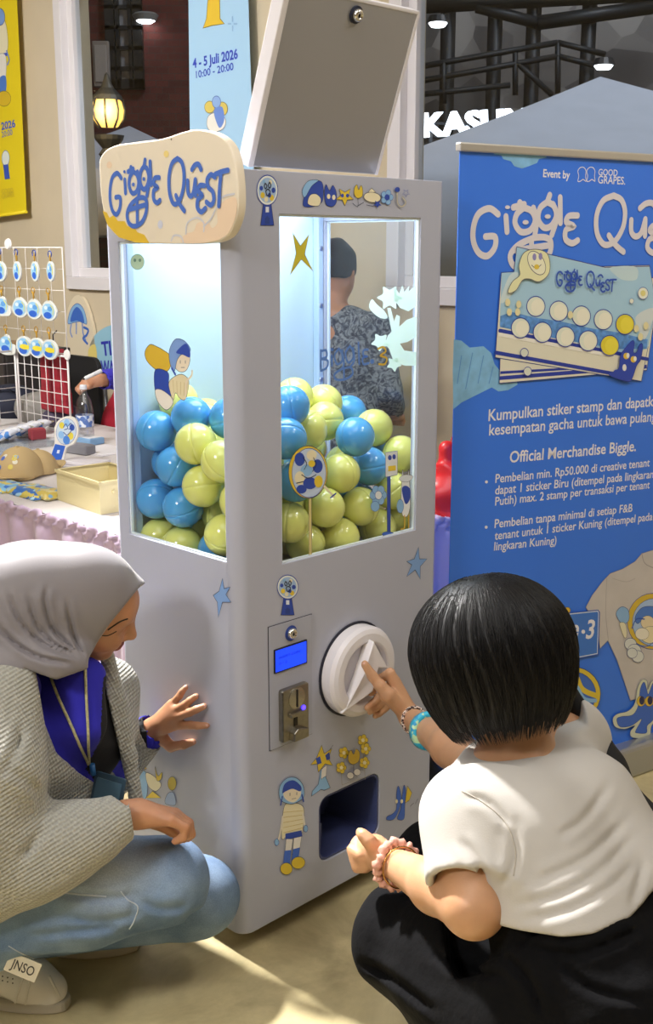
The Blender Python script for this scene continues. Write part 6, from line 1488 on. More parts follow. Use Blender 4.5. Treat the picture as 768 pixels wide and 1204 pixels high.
def skirt(label, p0, p1, ztop, zbot, out, m, seed):
    p0, p1, out = Vector(p0), Vector(p1), Vector(out).normalized(); L = (p1 - p0).length; n = int(L / .006); rs = np.random.RandomState(seed); bm = nb(); rows = []
    zs = [ztop + .010, ztop + .002, ztop - .006, ztop - .014, ztop - .022, ztop - .03, ztop - .045, ztop - .075, ztop - .13, ztop - .25, ztop - .45, zbot]; ph = np.cumsum(rs.uniform(.6, 1.5, n + 1)) * .23
    for j, z in enumerate(zs):
        row = []
        for i in range(n + 1):
            s_ = i / n
            if j < 6: o = .012 + .006 * math.sin(ph[i] * 2.7 + j * 1.2) + (.006 if j in (1, 2, 4) else 0); dz = .005 * math.sin(ph[i] * 1.9 + j)
            else: am = .004 + .013 * min(1, (ztop - z) / .15); o = .016 + am * math.sin(ph[i] + .25 * math.sin(z * 9)); dz = 0
            row.append(bm.verts.new(p0.lerp(p1, s_) + out * o + Vector((0, 0, z + dz))))
        rows.append(row)
    for A_, B_ in zip(rows, rows[1:]):
        for i in range(n): bm.faces.new((A_[i], A_[i + 1], B_[i + 1], B_[i]))
    o = obj('table_skirt', bm, m, None, smooth=True); md = o.modifiers.new('thick', 'SOLIDIFY'); md.thickness = .002
    return tag(o, label, 'table skirt')
M_SATIN = mat('satin_lilac', '#cbb4cf', .32, spec=.6, sheen=.2)
skirt('pleated lilac satin skirt along the front of the merchandise table', TP(T0, 0, 0), TP(T1, 0, 0), TZ - .004, FL + .01, -td, M_SATIN, 3)
# things on the table
def cm(i): return ['#e9e4d4', '#3f74cc', '#7fb2e2', '#dccb4a'][i % 4]
SBF = Plane(TP(-3.2, 0), Vector((1, -.35, 0)))
def standee(name, label, cat, basepx, pl, outline, printfn, m, th=.012):
    t = thing(name, label, cat, pl.o); Mx = Matrix(((pl.u.x, pl.v.x, pl.n.x, pl.o.x), (pl.u.y, pl.v.y, pl.n.y, pl.o.y), (pl.u.z, pl.v.z, pl.n.z, pl.o.z), (0, 0, 0, 1)))
    bm = nb(); prism(bm, [pl.hit(*p) for p in outline], th, Mx @ Matrix.Translation((0, 0, -th))); obj('board', bm, m, t, True, bev=.001)
    d = Decal(pl, .0006); printfn(d); d.build('board_print', t); return t
b0 = at_z(66, 545, TZ); spl = Plane(b0, (1, -.25, 0), (.0, .12, 1))
ol = sp2([(57, 543), (64, 524), (65, 514), (65, 503), (70, 494), (80, 489), (89, 491), (93, 500), (92, 512), (87, 521), (79, 526), (76, 535), (73, 545)], 5, True)
def pr(d):
    d.poly([(58.5, 541), (65.5, 522), (77.5, 524), (71.5, 543)], '#2f62c6', smooth=False); d.poly([(68, 529), (71, 529), (70, 533), (67, 533)], '#dfe6f2', smooth=False)
    d.disc((79, 507), 11.5, 15.5, '#c9d9e6', '#3c58b8', .0012, rot=14)
    for x, y, r, c in ((74, 500, 3, '#e0cf4a'), (84, 512, 3.4, '#e0cf4a'), (79, 517, 4, '#4f88d8'), (73, 511, 3.4, '#8fbde8'), (86, 502, 3, '#3558b0'), (80, 497, 3.4, '#8fbde8')): d.disc((x, y), r, r * 1.3, c)
    for s in ([(76, 502), (79, 498), (81, 503), (77, 505)], [(82, 500), (85, 497), (86, 503), (82, 504)], [(76, 508), (80, 511), (85, 506)]): d.stroke(s, '#24408f', .003)
t = standee('display_board', 'white edged gumball machine cutout standing on the merchandise table', 'display', None, spl, ol, pr, mat('board_white', '#e6e3da', .4))
bm = nb(); Mx = Matrix(((spl.u.x, spl.v.x, spl.n.x, spl.o.x), (spl.u.y, spl.v.y, spl.n.y, spl.o.y), (spl.u.z, spl.v.z, spl.n.z, spl.o.z), (0, 0, 0, 1))); prism(bm, [(-.01, 0), (.02, 0), (.01, .09)], .004, Mx @ Matrix.Translation((0, 0, -.014)) @ Matrix.Rotation(math.pi / 2, 4, 'Y')); obj('stand_leg', bm, _M['board_white'], t, True)
# cream bin
Lp, Np = at_z(68, 588, TZ), at_z(118.4, 605.6, TZ); bx = (Np - Lp); BL = bx.length; bx.normalize(); by = Vector((-bx.y, bx.x, 0)); BHt = .105; BD = .20
bin_ = thing('storage_bin', 'cream plastic storage bin with handle holes at the table corner beside the machine', 'bin', Lp); bin_.rotation_euler = (0, 0, math.atan2(bx.y, bx.x))
BMx = Matrix.Translation(Lp) @ Matrix.Rotation(math.atan2(bx.y, bx.x), 4, 'Z')
bm = nb(); box2(bm, (0, 0, .001), (BL, BD, BHt), BMx); o = obj('bin_body', bm, mat('plastic_cream', '#e3d6a4', .4)); cs = []
bm = nb(); box2(bm, (.005, .005, .006), (BL - .005, BD - .005, .2), BMx); cs.append(obj('c', bm, M_BODY))
bm = nb(); prism(bm, rrect(BL * .5 - .05, BHt - .045, BL * .5 + .05, BHt - .02, .012), .012, BMx @ Matrix.Translation((0, BD + .004, 0)) @ Matrix.Rotation(math.pi / 2, 4, 'X')); cs.append(obj('c', bm, M_BODY))
cut(o, cs); o.parent = bin_; o.data.transform(mat_of(bin_).inverted())
bm = nb()
for lo, hi in (((-.004, -.004, BHt - .008), (BL + .004, .005, BHt + .002)), ((-.004, BD - .005, BHt - .008), (BL + .004, BD + .004, BHt + .002)), ((-.004, 0, BHt - .008), (.005, BD, BHt + .002)), ((BL - .005, 0, BHt - .008), (BL + .004, BD, BHt + .002))): box2(bm, lo, hi, BMx)
obj('bin_rim', bm, _M['plastic_cream'], bin_, True)
bm = nb(); lathe(bm, [(0, .006), (.006, .005), (.007, 0)], 14, BMx @ Matrix.Translation((BL, .05, BHt - .035)) @ Matrix.Rotation(math.pi / 2, 4, 'Y')); obj('bin_stud', bm, _M['plastic_cream'], bin_, True)
# caps
def cap_(label, px, py, ang, s=1.0, prints=True):
    p = at_z(px, py, TZ); t = thing('cap', label, 'cap', p, ang); F = Field(V(-.12, -.12, -.005) * s, V(.24, .12, .15) * s, .005)
    F.ell([0, 0, .0], [.10 * s, .095 * s, .115 * s], k=0); F.fn(lambda P: P[..., 2] - .004, .002, 'sub'); F.disp(lambda P: .0035 * noise3(P, 45, 3))
    me = F.mesh('crown'); o = link_mesh('crown', me, mat('khaki', '#c2a878', .9, bump=.1, bscale=300), t, False, True)
    bm = nb(); rows = []
    for j in range(7):
        r = (.09 + .075 * j / 6) * s; rows.append([bm.verts.new((r * math.cos(a) * (1 + .0 * j), .098 * s * math.sin(a) * (1 - .03 * j), .012 + .014 * math.cos(a * 1.1) * j / 6 - .0)) for a in np.linspace(-1.1, 1.1, 15)])
    for A_, B_ in zip(rows, rows[1:]):
        for i in range(14): bm.faces.new((A_[i], A_[i + 1], B_[i + 1], B_[i]))
    o = obj('brim', bm, _M['khaki'], t, smooth=True); md = o.modifiers.new('thick', 'SOLIDIFY'); md.thickness = .004
    bm = nb(); lathe(bm, [(0, .118 * s), (.008 * s, .116 * s), (.009 * s, .112 * s)], 12); obj('button', bm, _M['khaki'], t)
    if prints:
        bv = BVHTree.FromPolygons([v.co.copy() for v in me.vertices], [tuple(q.vertices) for q in me.polygons]); random.seed(5); mats_ = [ink('#4a6cc0'), ink('#d8c65a'), ink('#8fb0d8'), ink('#e6e0cc')]
        for k in range(16):
            a, z = random.uniform(-1.1, .9), random.uniform(.03, .085); d = Vector((math.cos(a - .5), math.sin(a - .5), .15)); h = bv.ray_cast(Vector((0, 0, z)) + d * .4, -d)
            if h[0] is None: continue
            Rm = Matrix.Translation(h[0] + h[1] * .0012) @ h[1].to_track_quat('Z', 'Y').to_matrix().to_4x4(); bm = nb(); lathe(bm, [(0, .0006), (.010 * random.uniform(.5, 1), .0006), (.010, 0)], 9, Rm); obj('embroidery', bm, mats_[k % 4], t)
    return t
cap_('khaki cap with blue and yellow embroidery at the left end of the table', 22, 561, math.radians(-100), 1.0)
cap_('plain khaki cap lying behind the embroidered one', 46, 556, math.radians(60), .8, False)
# foil packets
def pouch(label, px, py, w, l, ang, c1, c2, c3, z=0., name='foil_packet', cat='packet', group=None, tilt=0):
    p = at_z(px, py, TZ + z) ; t = thing(name, label, cat, p, ang, group); bm = nb(); rows = []
    for i in range(15):
        u = i / 14 * 2 - 1; row = []
        for j in range(11):
            v = j / 10 * 2 - 1; h = .022 * ((1 - u ** 4) * (1 - v ** 4)) ** .7 + .0015 * math.sin(9 * u + 5 * v); row.append((u * l / 2, v * w / 2, h + .002))
        rows.append(row)
    for sg_, off in ((1, 0), (0, 0)):
        vs = [[bm.verts.new((a, b, c if sg_ else .0012)) for a, b, c in r] for r in rows]
        for A_, B_ in zip(vs, vs[1:]):
            for j in range(10): bm.faces.new((A_[j], A_[j + 1], B_[j + 1], B_[j]))
    bmesh.ops.remove_doubles(bm, verts=bm.verts[:], dist=.0022)
    if tilt: bmesh.ops.rotate(bm, verts=bm.verts[:], matrix=Matrix.Rotation(tilt, 3, 'Y'))
    obj('film', bm, pix_mat('foil_' + c1.strip('#') + c2.strip('#'), c1, c2, c3, 45), t, smooth=True)
    Mt = Matrix.Rotation(tilt, 4, 'Y')
    for s_ in (-1, 1):
        bm = nb(); box2(bm, (s_ * l / 2 - .006, -w / 2, .0014), (s_ * l / 2 + .006, w / 2, .0026), Mt)
        obj('sealed_edge', bm, mat('foil_edge', '#c9c6a4', .25, .5), t)
    return t
pouch('shiny blue and yellow foil packet lying at the front edge of the table', 40, 580, .14, .24, math.radians(-45), '#3d78cc', '#dccb62', '#a9d3e6')
pouch('shiny yellow foil packet lying beside the cream bin', 57, 583, .10, .13, math.radians(-45), '#d6c060', '#e2d8a0', '#7fb0d8', .004)
pouch('light blue foil packet half out of frame at the table front', 6, 574, .12, .16, math.radians(-45), '#86bfe0', '#d8c862', '#3d78cc')
random.seed(9)
for k, (px, py, lb) in enumerate(((8, 512, 'clear bag with blue charm at the left end of the packet row'), (20, 509, 'clear bag with blue charm, second from the left in the packet row'), (33, 505, 'clear bag with blue charm, third in the packet row'), (45, 503, 'clear bag with blue charm nearest the wire rack'))):
    pouch(lb, px, py, .075, .13, math.radians(40 + 6 * k), '#c9ccd6', '#dfe1e6', '#4f86cc', .03, 'charm_packet', 'packet', 'clear bags with blue charms', tilt=-.35)
pl0 = at_z(4, 532, TZ); trm = Matrix.Translation(pl0) @ Matrix.Rotation(math.radians(45), 4, 'Z')
tr = thing('display_tray', 'clear sloping display tray holding packets at the left of the table', 'tray', pl0)
bm = nb(); box2(bm, (-.12, -.02, .001), (.30, .24, .006), trm); obj('tray_base', bm, glass_mat('clear_plastic', (.9, .93, .95), .7, .05, .12), tr, True)
bm = nb(); box2(bm, (-.12, -.02, .007), (-.115, .24, .07), trm); obj('tray_side', bm, _M['clear_plastic'], tr, True)
bm = nb(); box2(bm, (-.12, -.024, .007), (.30, -.019, .04), trm); obj('tray_lip', bm, _M['clear_plastic'], tr, True)
def smallbox(name, label, cat, px, py, s, ang, m1, m2, z=0):
    p = at_z(px, py, TZ + z); t = thing(name, label, cat, p, ang); bm = nb(); box2(bm, (-s[0] / 2, -s[1] / 2, .001), (s[0] / 2, s[1] / 2, s[2]), None); obj('case', bm, m1, t, bev=min(s) * .15)
    bm = nb(); box2(bm, (-s[0] * .42, -s[1] * .40, s[2]), (s[0] * .42, s[1] * .40, s[2] + .0015)); obj('card', bm, m2, t); return t
smallbox('gift_box', 'small dark red box below the wire rack', 'box', 44, 517, (.07, .05, .05), .6, mat('box_red', '#8e2f38', .5), mat('box_red_top', '#a8444a', .5))
smallbox('tissue_pack', 'light blue tissue pack on the table behind the gumball cutout', 'tissue pack', 101, 521, (.16, .08, .03), -.7, mat('tissue_blue', '#7fa6cc', .5), mat('tissue_white', '#e6e6e6', .8))
smallbox('card_stack', 'stack of white cards on the table right of the gumball cutout', 'cards', 100, 545, (.16, .12, .012), -.5, mat('card_paper', '#dcd7dc', .8), mat('card_paper2', '#e4e0e4', .8))
smallbox('glasses_case', 'grey glasses case on the table behind the card stack', 'case', 92, 533, (.15, .06, .04), -.6, mat('case_grey', '#86868c', .6), mat('case_grey_top', '#8f8f95', .6))
smallbox('paper_sheet', 'white paper lying on the table near the bottle', 'paper', 122, 530, (.22, .20, .003), -.7, _M['card_paper2'], mat('paper_white', '#eceaec', .9))
# bottle
bp0 = at_z(101, 521, TZ); bt_ = thing('water_bottle', 'clear plastic water bottle with a blue label under the held pen', 'bottle', bp0)
bm = nb(); lathe(bm, [(0, .001), (.034, .001), (.038, .008), (.038, .06), (.036, .065), (.038, .07), (.038, .15), (.030, .19), (.016, .215), (.014, .235), (0, .235)], 28); obj('bottle_body', bm, glass_mat('pet_plastic', (.86, .88, .92), 1.0, .06, .16), bt_, smooth=True)
bm = nb(); lathe(bm, [(.0388, .075), (.0388, .125), (.0384, .125), (.0384, .075), (.0388, .075)], 28); obj('label', bm, pix_mat('bottle_label', '#dfe4ec', '#a9c0e0', '#5a78b8', 60), bt_)
bm = nb(); lathe(bm, [(0, .236), (.0155, .236), (.0155, .252), (.014, .255), (0, .255)], 20); obj('bottle_cap', bm, mat('cap_white', '#dcdfe4', .4), bt_)
# wire rack
rp = Plane(at_z(84, 512, TZ), (1, -1, 0)); Mw = mat('wire_white', '#e2dfdc', .35)
rk = thing('wire_rack', 'white wire grid rack standing on the table, hung with keychains', 'rack', rp.o)
def grid(name, pl, a0, a1, z0, z1, na, nz, r, rf):
    bm = nb()
    for (p, q) in (((a0, z0), (a1, z0)), ((a1, z0), (a1, z1)), ((a1, z1), (a0, z1)), ((a0, z1), (a0, z0))): tube(bm, [pl.pt(*p), pl.pt(*q)], rf, 8)
    f = obj(name, bm, Mw, rk, True); bm = nb()
    for i in range(1, na): a = a0 + (a1 - a0) * i / na; tube(bm, [pl.pt(a, z0), pl.pt(a, z1)], r, 5)
    for i in range(1, nz): z = z0 + (z1 - z0) * i / nz; tube(bm, [pl.pt(a0, z), pl.pt(a1, z)], r, 5)
    obj('grid_wires', bm, Mw, f, True)
rz1 = rp.hit(84, 420)[1]; ra0 = rp.hit(22, 450)[0]
grid('grid_panel', rp, ra0, 0, .012, rz1, 7, 6, .0022, .005)
rq = Plane(rp.pt(ra0, 0), (1, 1, 0)); grid('grid_panel', rq, -.50, -.012, .012, rz1, 5, 6, .0022, .005)
rt = Plane(rp.pt(0, 0, -.01), (1, -1, 0)); tz0, tz1 = rt.hit(40, 412)[1], rt.hit(40, 291)[1]; ta0, ta1 = rt.hit(-60, 291)[0], rt.hit(73, 293)[0]
grid('top_panel', rt, ta0, ta1, tz0, tz1, 10, 5, .0012, .0028)
bm = nb(); lathe(bm, [(0, .006), (.022, .005), (.024, 0), (0, -.002)], 24, Matrix.Translation(rp.pt(*rp.hit(81, 417), .008)) @ Matrix(((rp.u.x, rp.v.x, rp.n.x, 0), (rp.u.y, rp.v.y, rp.n.y, 0), (rp.u.z, rp.v.z, rp.n.z, 0), (0, 0, 0, 1)))); obj('joint_disc', bm, Mw, rk, True)
bm = nb(); lathe(bm, [(0, .012), (.022, .010), (.026, 0), (0, -.002)], 20, Matrix.Translation(rt.pt(*rt.hit(12, 287), .008)) @ Matrix(((rp.u.x, rp.v.x, rp.n.x, 0), (rp.u.y, rp.v.y, rp.n.y, 0), (rp.u.z, rp.v.z, rp.n.z, 0), (0, 0, 0, 1)))); obj('joint_cap', bm, Mw, rk, True)
def keychain(px, py, rx, ry, top, label, grp, kind):
    pl = rt.off(.03); c = Vector(pl.pt(*pl.hit(px, py))); k = pl.hit(px + 1, py)[0] - pl.hit(px, py)[0]; kz = pl.hit(px, py)[1] - pl.hit(px, py + 1)[1]; t = thing('keychain', label, 'keychain', c, 0, grp)
    Rp = Matrix(((pl.u.x, pl.v.x, pl.n.x, c.x), (pl.u.y, pl.v.y, pl.n.y, c.y), (pl.u.z, pl.v.z, pl.n.z, c.z), (0, 0, 0, 1)))
    w, h = rx * k, ry * kz; tp_ = (py - top) * kz
    if kind == 'drop': o = [(w * math.sin(a) * (1 - .25 * max(0, math.cos(a))), h * math.cos(a) * (1.12 if math.cos(a) > 0 else 1)) for a in np.linspace(0, 2 * math.pi, 28)[:-1]]
    elif kind == 'bike': o = sp2([(-w, -h * .7), (-w * .9, 0), (-w * .3, .2 * h), (-.1 * w, h), (.4 * w, h * .8), (.5 * w, .2 * h), (w, 0), (w, -h * .8), (.4 * w, -h), (-.4 * w, -h)], 4, True)
    else: o = [(w * math.sin(a), h * math.cos(a)) for a in np.linspace(0, 2 * math.pi, 28)[:-1]]
    bm = nb(); prism(bm, o, .010, Rp @ Matrix.Translation((0, 0, -.005))); ch = obj('charm', bm, mat('charm_white', '#dfe2dc', .2, coat=.5), t, True, bev=.002)
    d = Decal(Plane(c, pl.u), .0056, mp=lambda x, y: (x, y)); d.disc((0, 0), w * .78, h * .80, '#8fc0e2')
    d.disc((-.1 * w, -.42 * h), w * .5, h * .34, '#2f62c6'); d.disc((.2 * w, .25 * h), w * .3, h * .25, '#5b9ad8'); d.disc((-.3 * w, .35 * h), w * .22, h * .2, '#cfe2ea')
    d.stroke([(.55 * w, -.3 * h), (.62 * w, .2 * h), (.35 * w, .6 * h)], '#d9d24a', .006)
    if kind == 'low': d.disc((0.1 * w, -.05 * h), w * .6, h * .26, '#dfcf3a')
    d.build('charm_print', ch)
    bm = nb(); tube(bm, [Rp @ Vector((0, h, 0)), Rp @ Vector((.003, (h + tp_) / 2, .003)), Rp @ Vector((0, tp_ - .012, .002))], [.007, .008, .006], 8, flat=.5); obj('strap', bm, mat('strap_gold', '#d3a637', .35, .3), t, True)
    R_ = .014; bm = nb(); tube(bm, [Rp @ Vector((R_ * math.sin(a), tp_ + R_ * math.cos(a) - R_ * .5, .002)) for a in np.linspace(0, 2 * math.pi, 20)], .0025, 6, caps=False); obj('ring', bm, mat('ring_blue' if kind == 'top' else 'ring_gold', '#4a62b8' if kind == 'top' else '#c9a046', .3, .7), t, True)
rows = ((('top', 319, 6, 12, 294), ((1, 'left end'), (20.5, 'second from the left'), (41.5, 'third from the left'), (60, 'right end')), 'top row'),
        (('drop', 360, 8.5, 11.5, 338), ((3, 'left end'), (24, 'second from the left'), (40.5, 'third from the left'), (58, 'right end')), 'middle row'),
        (('low', 405, 8.5, 12, 384), ((8, 'left end'), (29, 'second from the left'), (44, 'third from the left'), (59, 'right end')), 'bottom row'))
for (kind, y, rx, ry, top), xs, rn in rows:
    for i, (x, w_) in enumerate(xs):
        kd = 'bike' if (i == 0 and kind != 'top') else kind
        keychain(x, y + (i * 2 if kind != 'top' else 0), rx * (.75 if i and kind == 'top' else 1.1), ry, top + i, 'blue charm keychain on the wire rack, %s, %s' % (rn, w_), 'keychains on the rack, ' + rn, kd)

# ------------------------------------------------------------------ behind the table
def carton(label, px, py, Y, s, ang, z=None):
    p = at(px, py, Y); p.z = z if z is not None else p.z; t = thing('cardboard_box', label, 'box', p, ang); bm = nb(); box2(bm, (-s[0] / 2, -s[1] / 2, 0), (s[0] / 2, s[1] / 2, s[2])); obj('carton', bm, mat('cardboard', '#9a7a52', .85, noise=.06, nscale=8), t, bev=.004)
    bm = nb(); box2(bm, (-s[0] / 2 - .001, -.03, s[2] * .72), (s[0] / 2 + .001, .03, s[2] + .0012)); obj('packing_tape', bm, mat('tape', '#b89a68', .3), t); return t
def tb_(px, c): return Plane((0, c, 0), (1, -1, 0)).hit(px, 450)[0]
def cbox(name, label, cat, pxa, pxb, c, dep, ztop, m, doors):
    a0, a1 = tb_(pxa, c - dep * 1.414), tb_(pxb, c - dep * 1.414); t = thing(name, label, cat, Matrix.Translation((0, c, 0)) @ Matrix.Rotation(-math.pi / 4, 4, 'Z') @ Vector(((a0 + a1) / 2, 0, FL)), -math.pi / 4); w = (a1 - a0) / 2; H = ztop - FL
    if not doors:
        bm = nb(); box2(bm, (-w, -dep, H - .03), (w, 0, H)); obj('tabletop', bm, m, t)
        for x in (-w + .02, w - .02):
            for y in (-dep + .02, -.02): bm = nb(); box2(bm, (x - .018, y - .018, 0), (x + .018, y + .018, H - .03)); obj('leg', bm, m, t)
    else:
        bm = nb(); box2(bm, (-w, -dep, 0), (w, 0, H)); obj('cabinet_body', bm, m, t, bev=.005)
        bm = nb(); box2(bm, (-w + .01, -dep - .015, .05), (w - .01, -dep - .001, H - .02)); dd = obj('door', bm, mat('cabinet_door', '#332e2c', .5), t, bev=.003); bm = nb(); tube(bm, [(w - .05, -dep - .025, H * .5), (w - .05, -dep - .025, H * .6)], .006, 8); obj('handle', bm, _M['leg_steel'], dd)
    return t
DW = mat('dark_wood', '#2a2422', .6); CC = 5.0
z_t = at(10, 463, 5.0 / 1.27 + .0).z; zt = Plane((0, CC - .3, 0), (1, -1, 0)).hit(10, 462)[1]
cbox('side_table', 'low dark side table carrying the cardboard boxes behind the wire rack', 'table', -40, 24, CC, .42, zt, DW, False)
cbox('storage_cabinet', 'narrow dark cabinet right of the cardboard boxes behind the wire rack', 'cabinet', 27, 56, CC, .40, Plane((0, CC - .5, 0), (1, -1, 0)).hit(40, 416)[1], mat('cabinet_dark', '#2b2726', .6), True)
def carton2(label, pxa, pxb, z, h):
    a0, a1 = tb_(pxa, CC - .53), tb_(pxb, CC - .53); p = Matrix.Translation((0, CC, 0)) @ Matrix.Rotation(-math.pi / 4, 4, 'Z') @ Vector(((a0 + a1) / 2, -.23, z)); t = thing('cardboard_box', label, 'box', p, -math.pi / 4); w = (a1 - a0) / 2
    bm = nb(); box2(bm, (-w, -.15, 0), (w, .15, h)); obj('carton', bm, mat('cardboard', '#9a7a52', .85, noise=.06, nscale=8), t, bev=.004)
    bm = nb(); box2(bm, (-.025, -.1515, h * .7), (.025, .1515, h + .0012)); obj('packing_tape', bm, mat('tape', '#b89a68', .3), t)
carton2('lower cardboard box behind the wire rack', -18, 21, zt + .001, .15); carton2('upper cardboard box stacked on the lower one behind the wire rack', -22, 16, zt + .153, .13)
def lump(name, label, cat, c, r, m, seed, amp=.012, fr=28, strap=None):
    t = thing(name, label, cat, (c[0], c[1], c[2] - r[2])); F = Field(np.array(c) - np.array(r) - .03, np.array(c) + np.array(r) + .03, .008); F.ell(c, r, k=0)
    F.ell(np.array(c) + V(r[0] * .3, 0, -r[2] * .3), np.array(r) * .75, k=.03); F.fn(lambda P: P[..., 2] - (c[2] - r[2] * .85), .01, 'sub'); F.disp(lambda P: amp * noise3(P, fr, seed) - amp * .6 * ridge((P @ nrm([.6, .4, .7])) * fr * 2 + noise3(P, 12, seed + 1), 3)); organic(F, name + '_body', m, t, 1)
    if strap:
        bm = nb(); tube(bm, [Vector(c) + Vector(p) for p in strap], .008, 6, flat=.5); obj('strap', bm, m, t, True)
    return t
lump('backpack', 'dark navy bag on the table behind the wire rack, left end', 'bag', tuple(TM @ Vector((tb_(10, 4.16) - 4.16 * R2, 1.045, TZ + .075))), (.13, .11, .10), mat('navy_cloth', '#1d2133', .8), 5, .008, 20, [(-.05, -.08, .05), (0, -.11, .09), (.06, -.08, .05)])
lump('folded_jacket', 'crumpled grey cloth behind the wire rack', 'clothing', tuple(TM @ Vector((tb_(42, 4.16) - 4.16 * R2, 1.06, TZ + .062))), (.14, .09, .08), mat('grey_cloth', '#8f8c86', .9), 8)
lump('cloth_bundle', 'dark purple grey cloth bundle at the foot of the wire rack', 'clothing', tuple(TM @ Vector((tb_(70, 4.16) - 4.16 * R2, 1.05, TZ + .047))), (.10, .07, .06), mat('purple_cloth', '#4a4256', .9), 9)
# chair with red vest
cp_ = Matrix.Translation((0, CC - .25, 0)) @ Matrix.Rotation(-math.pi / 4, 4, 'Z') @ Vector((tb_(96, CC - .25), 0, 0)); ch = thing('folding_chair', 'black folding chair behind the table, left of the hand with the pen', 'chair', (cp_.x, cp_.y, FL), math.radians(-45)); cb = mat('chair_black', '#191a1d', .6)
bm = nb(); prism(bm, rrect(-.17, 0, .17, .42, .06), .03, Matrix.Translation((0, .02, .66)) @ Matrix.Rotation(math.pi / 2, 4, 'X')); obj('backrest', bm, cb, ch, bev=.006)
bm = nb(); box2(bm, (-.21, .02, .44), (.21, .42, .48)); obj('seat', bm, cb, ch, bev=.01)
for a in (-.2, .2):
    bm = nb(); tube(bm, [(a, 0.005, 1.0), (a, .03, .48), (a, .42, .0)], .012, 8); obj('leg', bm, _M['leg_steel'], ch)
    bm = nb(); tube(bm, [(a, .40, .46), (a, .02, .0)], .012, 8); obj('leg', bm, _M['leg_steel'], ch)
vpl = Plane((0, 4.09, 0), (1, -1, 0)); vp = vpl.pt(*vpl.hit(65, 447)); vt = thing('vest', 'dark red vest hanging behind the wire rack', 'clothing', vp); vpl = Plane(vp, (1, -1, 0)); F = Field(np.array(vp) - .35, np.array(vp) + .4, .009)
def vsd(P):
    d = P - np.array(vp); a = d @ np.array(vpl.u); n = d @ np.array(vpl.n); z = d[..., 2]; w = np.interp(z, [-.15, -.05, .06, .12, .15], [.125, .115, .10, .085, .055]); return np.maximum(np.maximum(np.abs(a) - w, np.abs(n + .008 * np.sin(a * 40 + z * 6)) - .022), np.abs(z - .0) - .15) * .8
F.fn(vsd, 0, 'add'); F.ell(np.array(vpl.pt(0, .16, .0)), [.04, .04, .05], k=.01, op='sub'); organic(F, 'vest_front', mat('vest_red', '#9a1f2e', .8, bump=.1, bscale=60), vt, 2)
bm = nb(); hk = Vector(vpl.pt(0, .16)); tube(bm, [Vector(vpl.pt(-.08, .12)), Vector(vpl.pt(0, .165)), Vector(vpl.pt(.08, .12))], .005, 6); tube(bm, [hk, hk + Vector((0, 0, .05)), hk + Vector((.02, 0, .07))], .003, 6); obj('hanger', bm, _M['black_plastic'], vt, True)
bm = nb(); box2(bm, (-.008, -.004, -.14), (.008, .004, .09), Matrix(((vpl.u.x, vpl.n.x, 0, vpl.pt(0, 0, .026).x), (vpl.u.y, vpl.n.y, 0, vpl.pt(0, 0, .026).y), (0, 0, 1, vp.z), (0, 0, 0, 1)))); obj('zip_band', bm, mat('vest_dark', '#6e1420', .8), vt, True)
# translucent box on a wall shelf + cutouts on the wall
wp = wall.off(.03)
def cutout(name, label, cat, ol, fn, m, th=.02):
    pl = wall.off(.03); t = thing(name, label, cat, pl.pt(*pl.hit(*ol[0]))); Mx = Matrix(((pl.u.x, 0, pl.n.x, pl.o.x), (pl.u.y, 0, pl.n.y, pl.o.y), (0, 1, 0, 0), (0, 0, 0, 1)))
    bm = nb(); prism(bm, [pl.hit(*p) for p in sp2(ol, 4, True)], th, Mx @ Matrix.Translation((0, 0, -th))); obj('board', bm, m, t, True); d = Decal(pl, .001); fn(d); d.build('board_print', t); return t
def jelly(d):
    d.poly([(80, 380), (83, 365), (90, 357), (97, 361), (101, 371), (102, 381), (95, 378), (88, 379)], '#86b4de', '#4a62a8', .004); d.poly([(83, 378), (86, 366), (91, 361), (97, 368), (99, 380), (91, 377)], '#3f6cc4')
    for s in ([(84, 381), (83, 390), (85, 396)], [(90, 380), (90, 392)], [(97, 381), (98, 392), (101, 400)]): d.stroke(s, '#6f8fd0', .012)
    d.stroke([(99, 385), (104, 388), (102, 394), (98, 398), (103, 404)], '#3f6cc4', .016)
cutout('wall_cutout', 'cream cutout board with a blue domed figure below the left window', 'sign', [(77, 420), (77, 392), (78, 370), (84, 353), (91, 347), (99, 353), (106, 372), (110, 392), (110, 420)], jelly, mat('cutout_cream', '#dccfb4', .7))
def tiwa(d):
    d.text('TI', (120.5, 418), (131.5, 417), '#3038b0', height=.085, bold=.03); d.text('WA', (119.5, 440), (136, 440), '#3038b0', height=.085, bold=.03); d.poly([(104, 412), (112, 405), (114, 425), (106, 432)], '#e0cf7a')
cutout('wall_sign', 'rounded light blue sign with dark blue letters beside the machine', 'sign', [(103, 450), (103, 420), (109, 398), (120, 387), (136, 381), (160, 378), (185, 395), (190, 450)], tiwa, mat('sign_lightblue', '#94c3d8', .7))

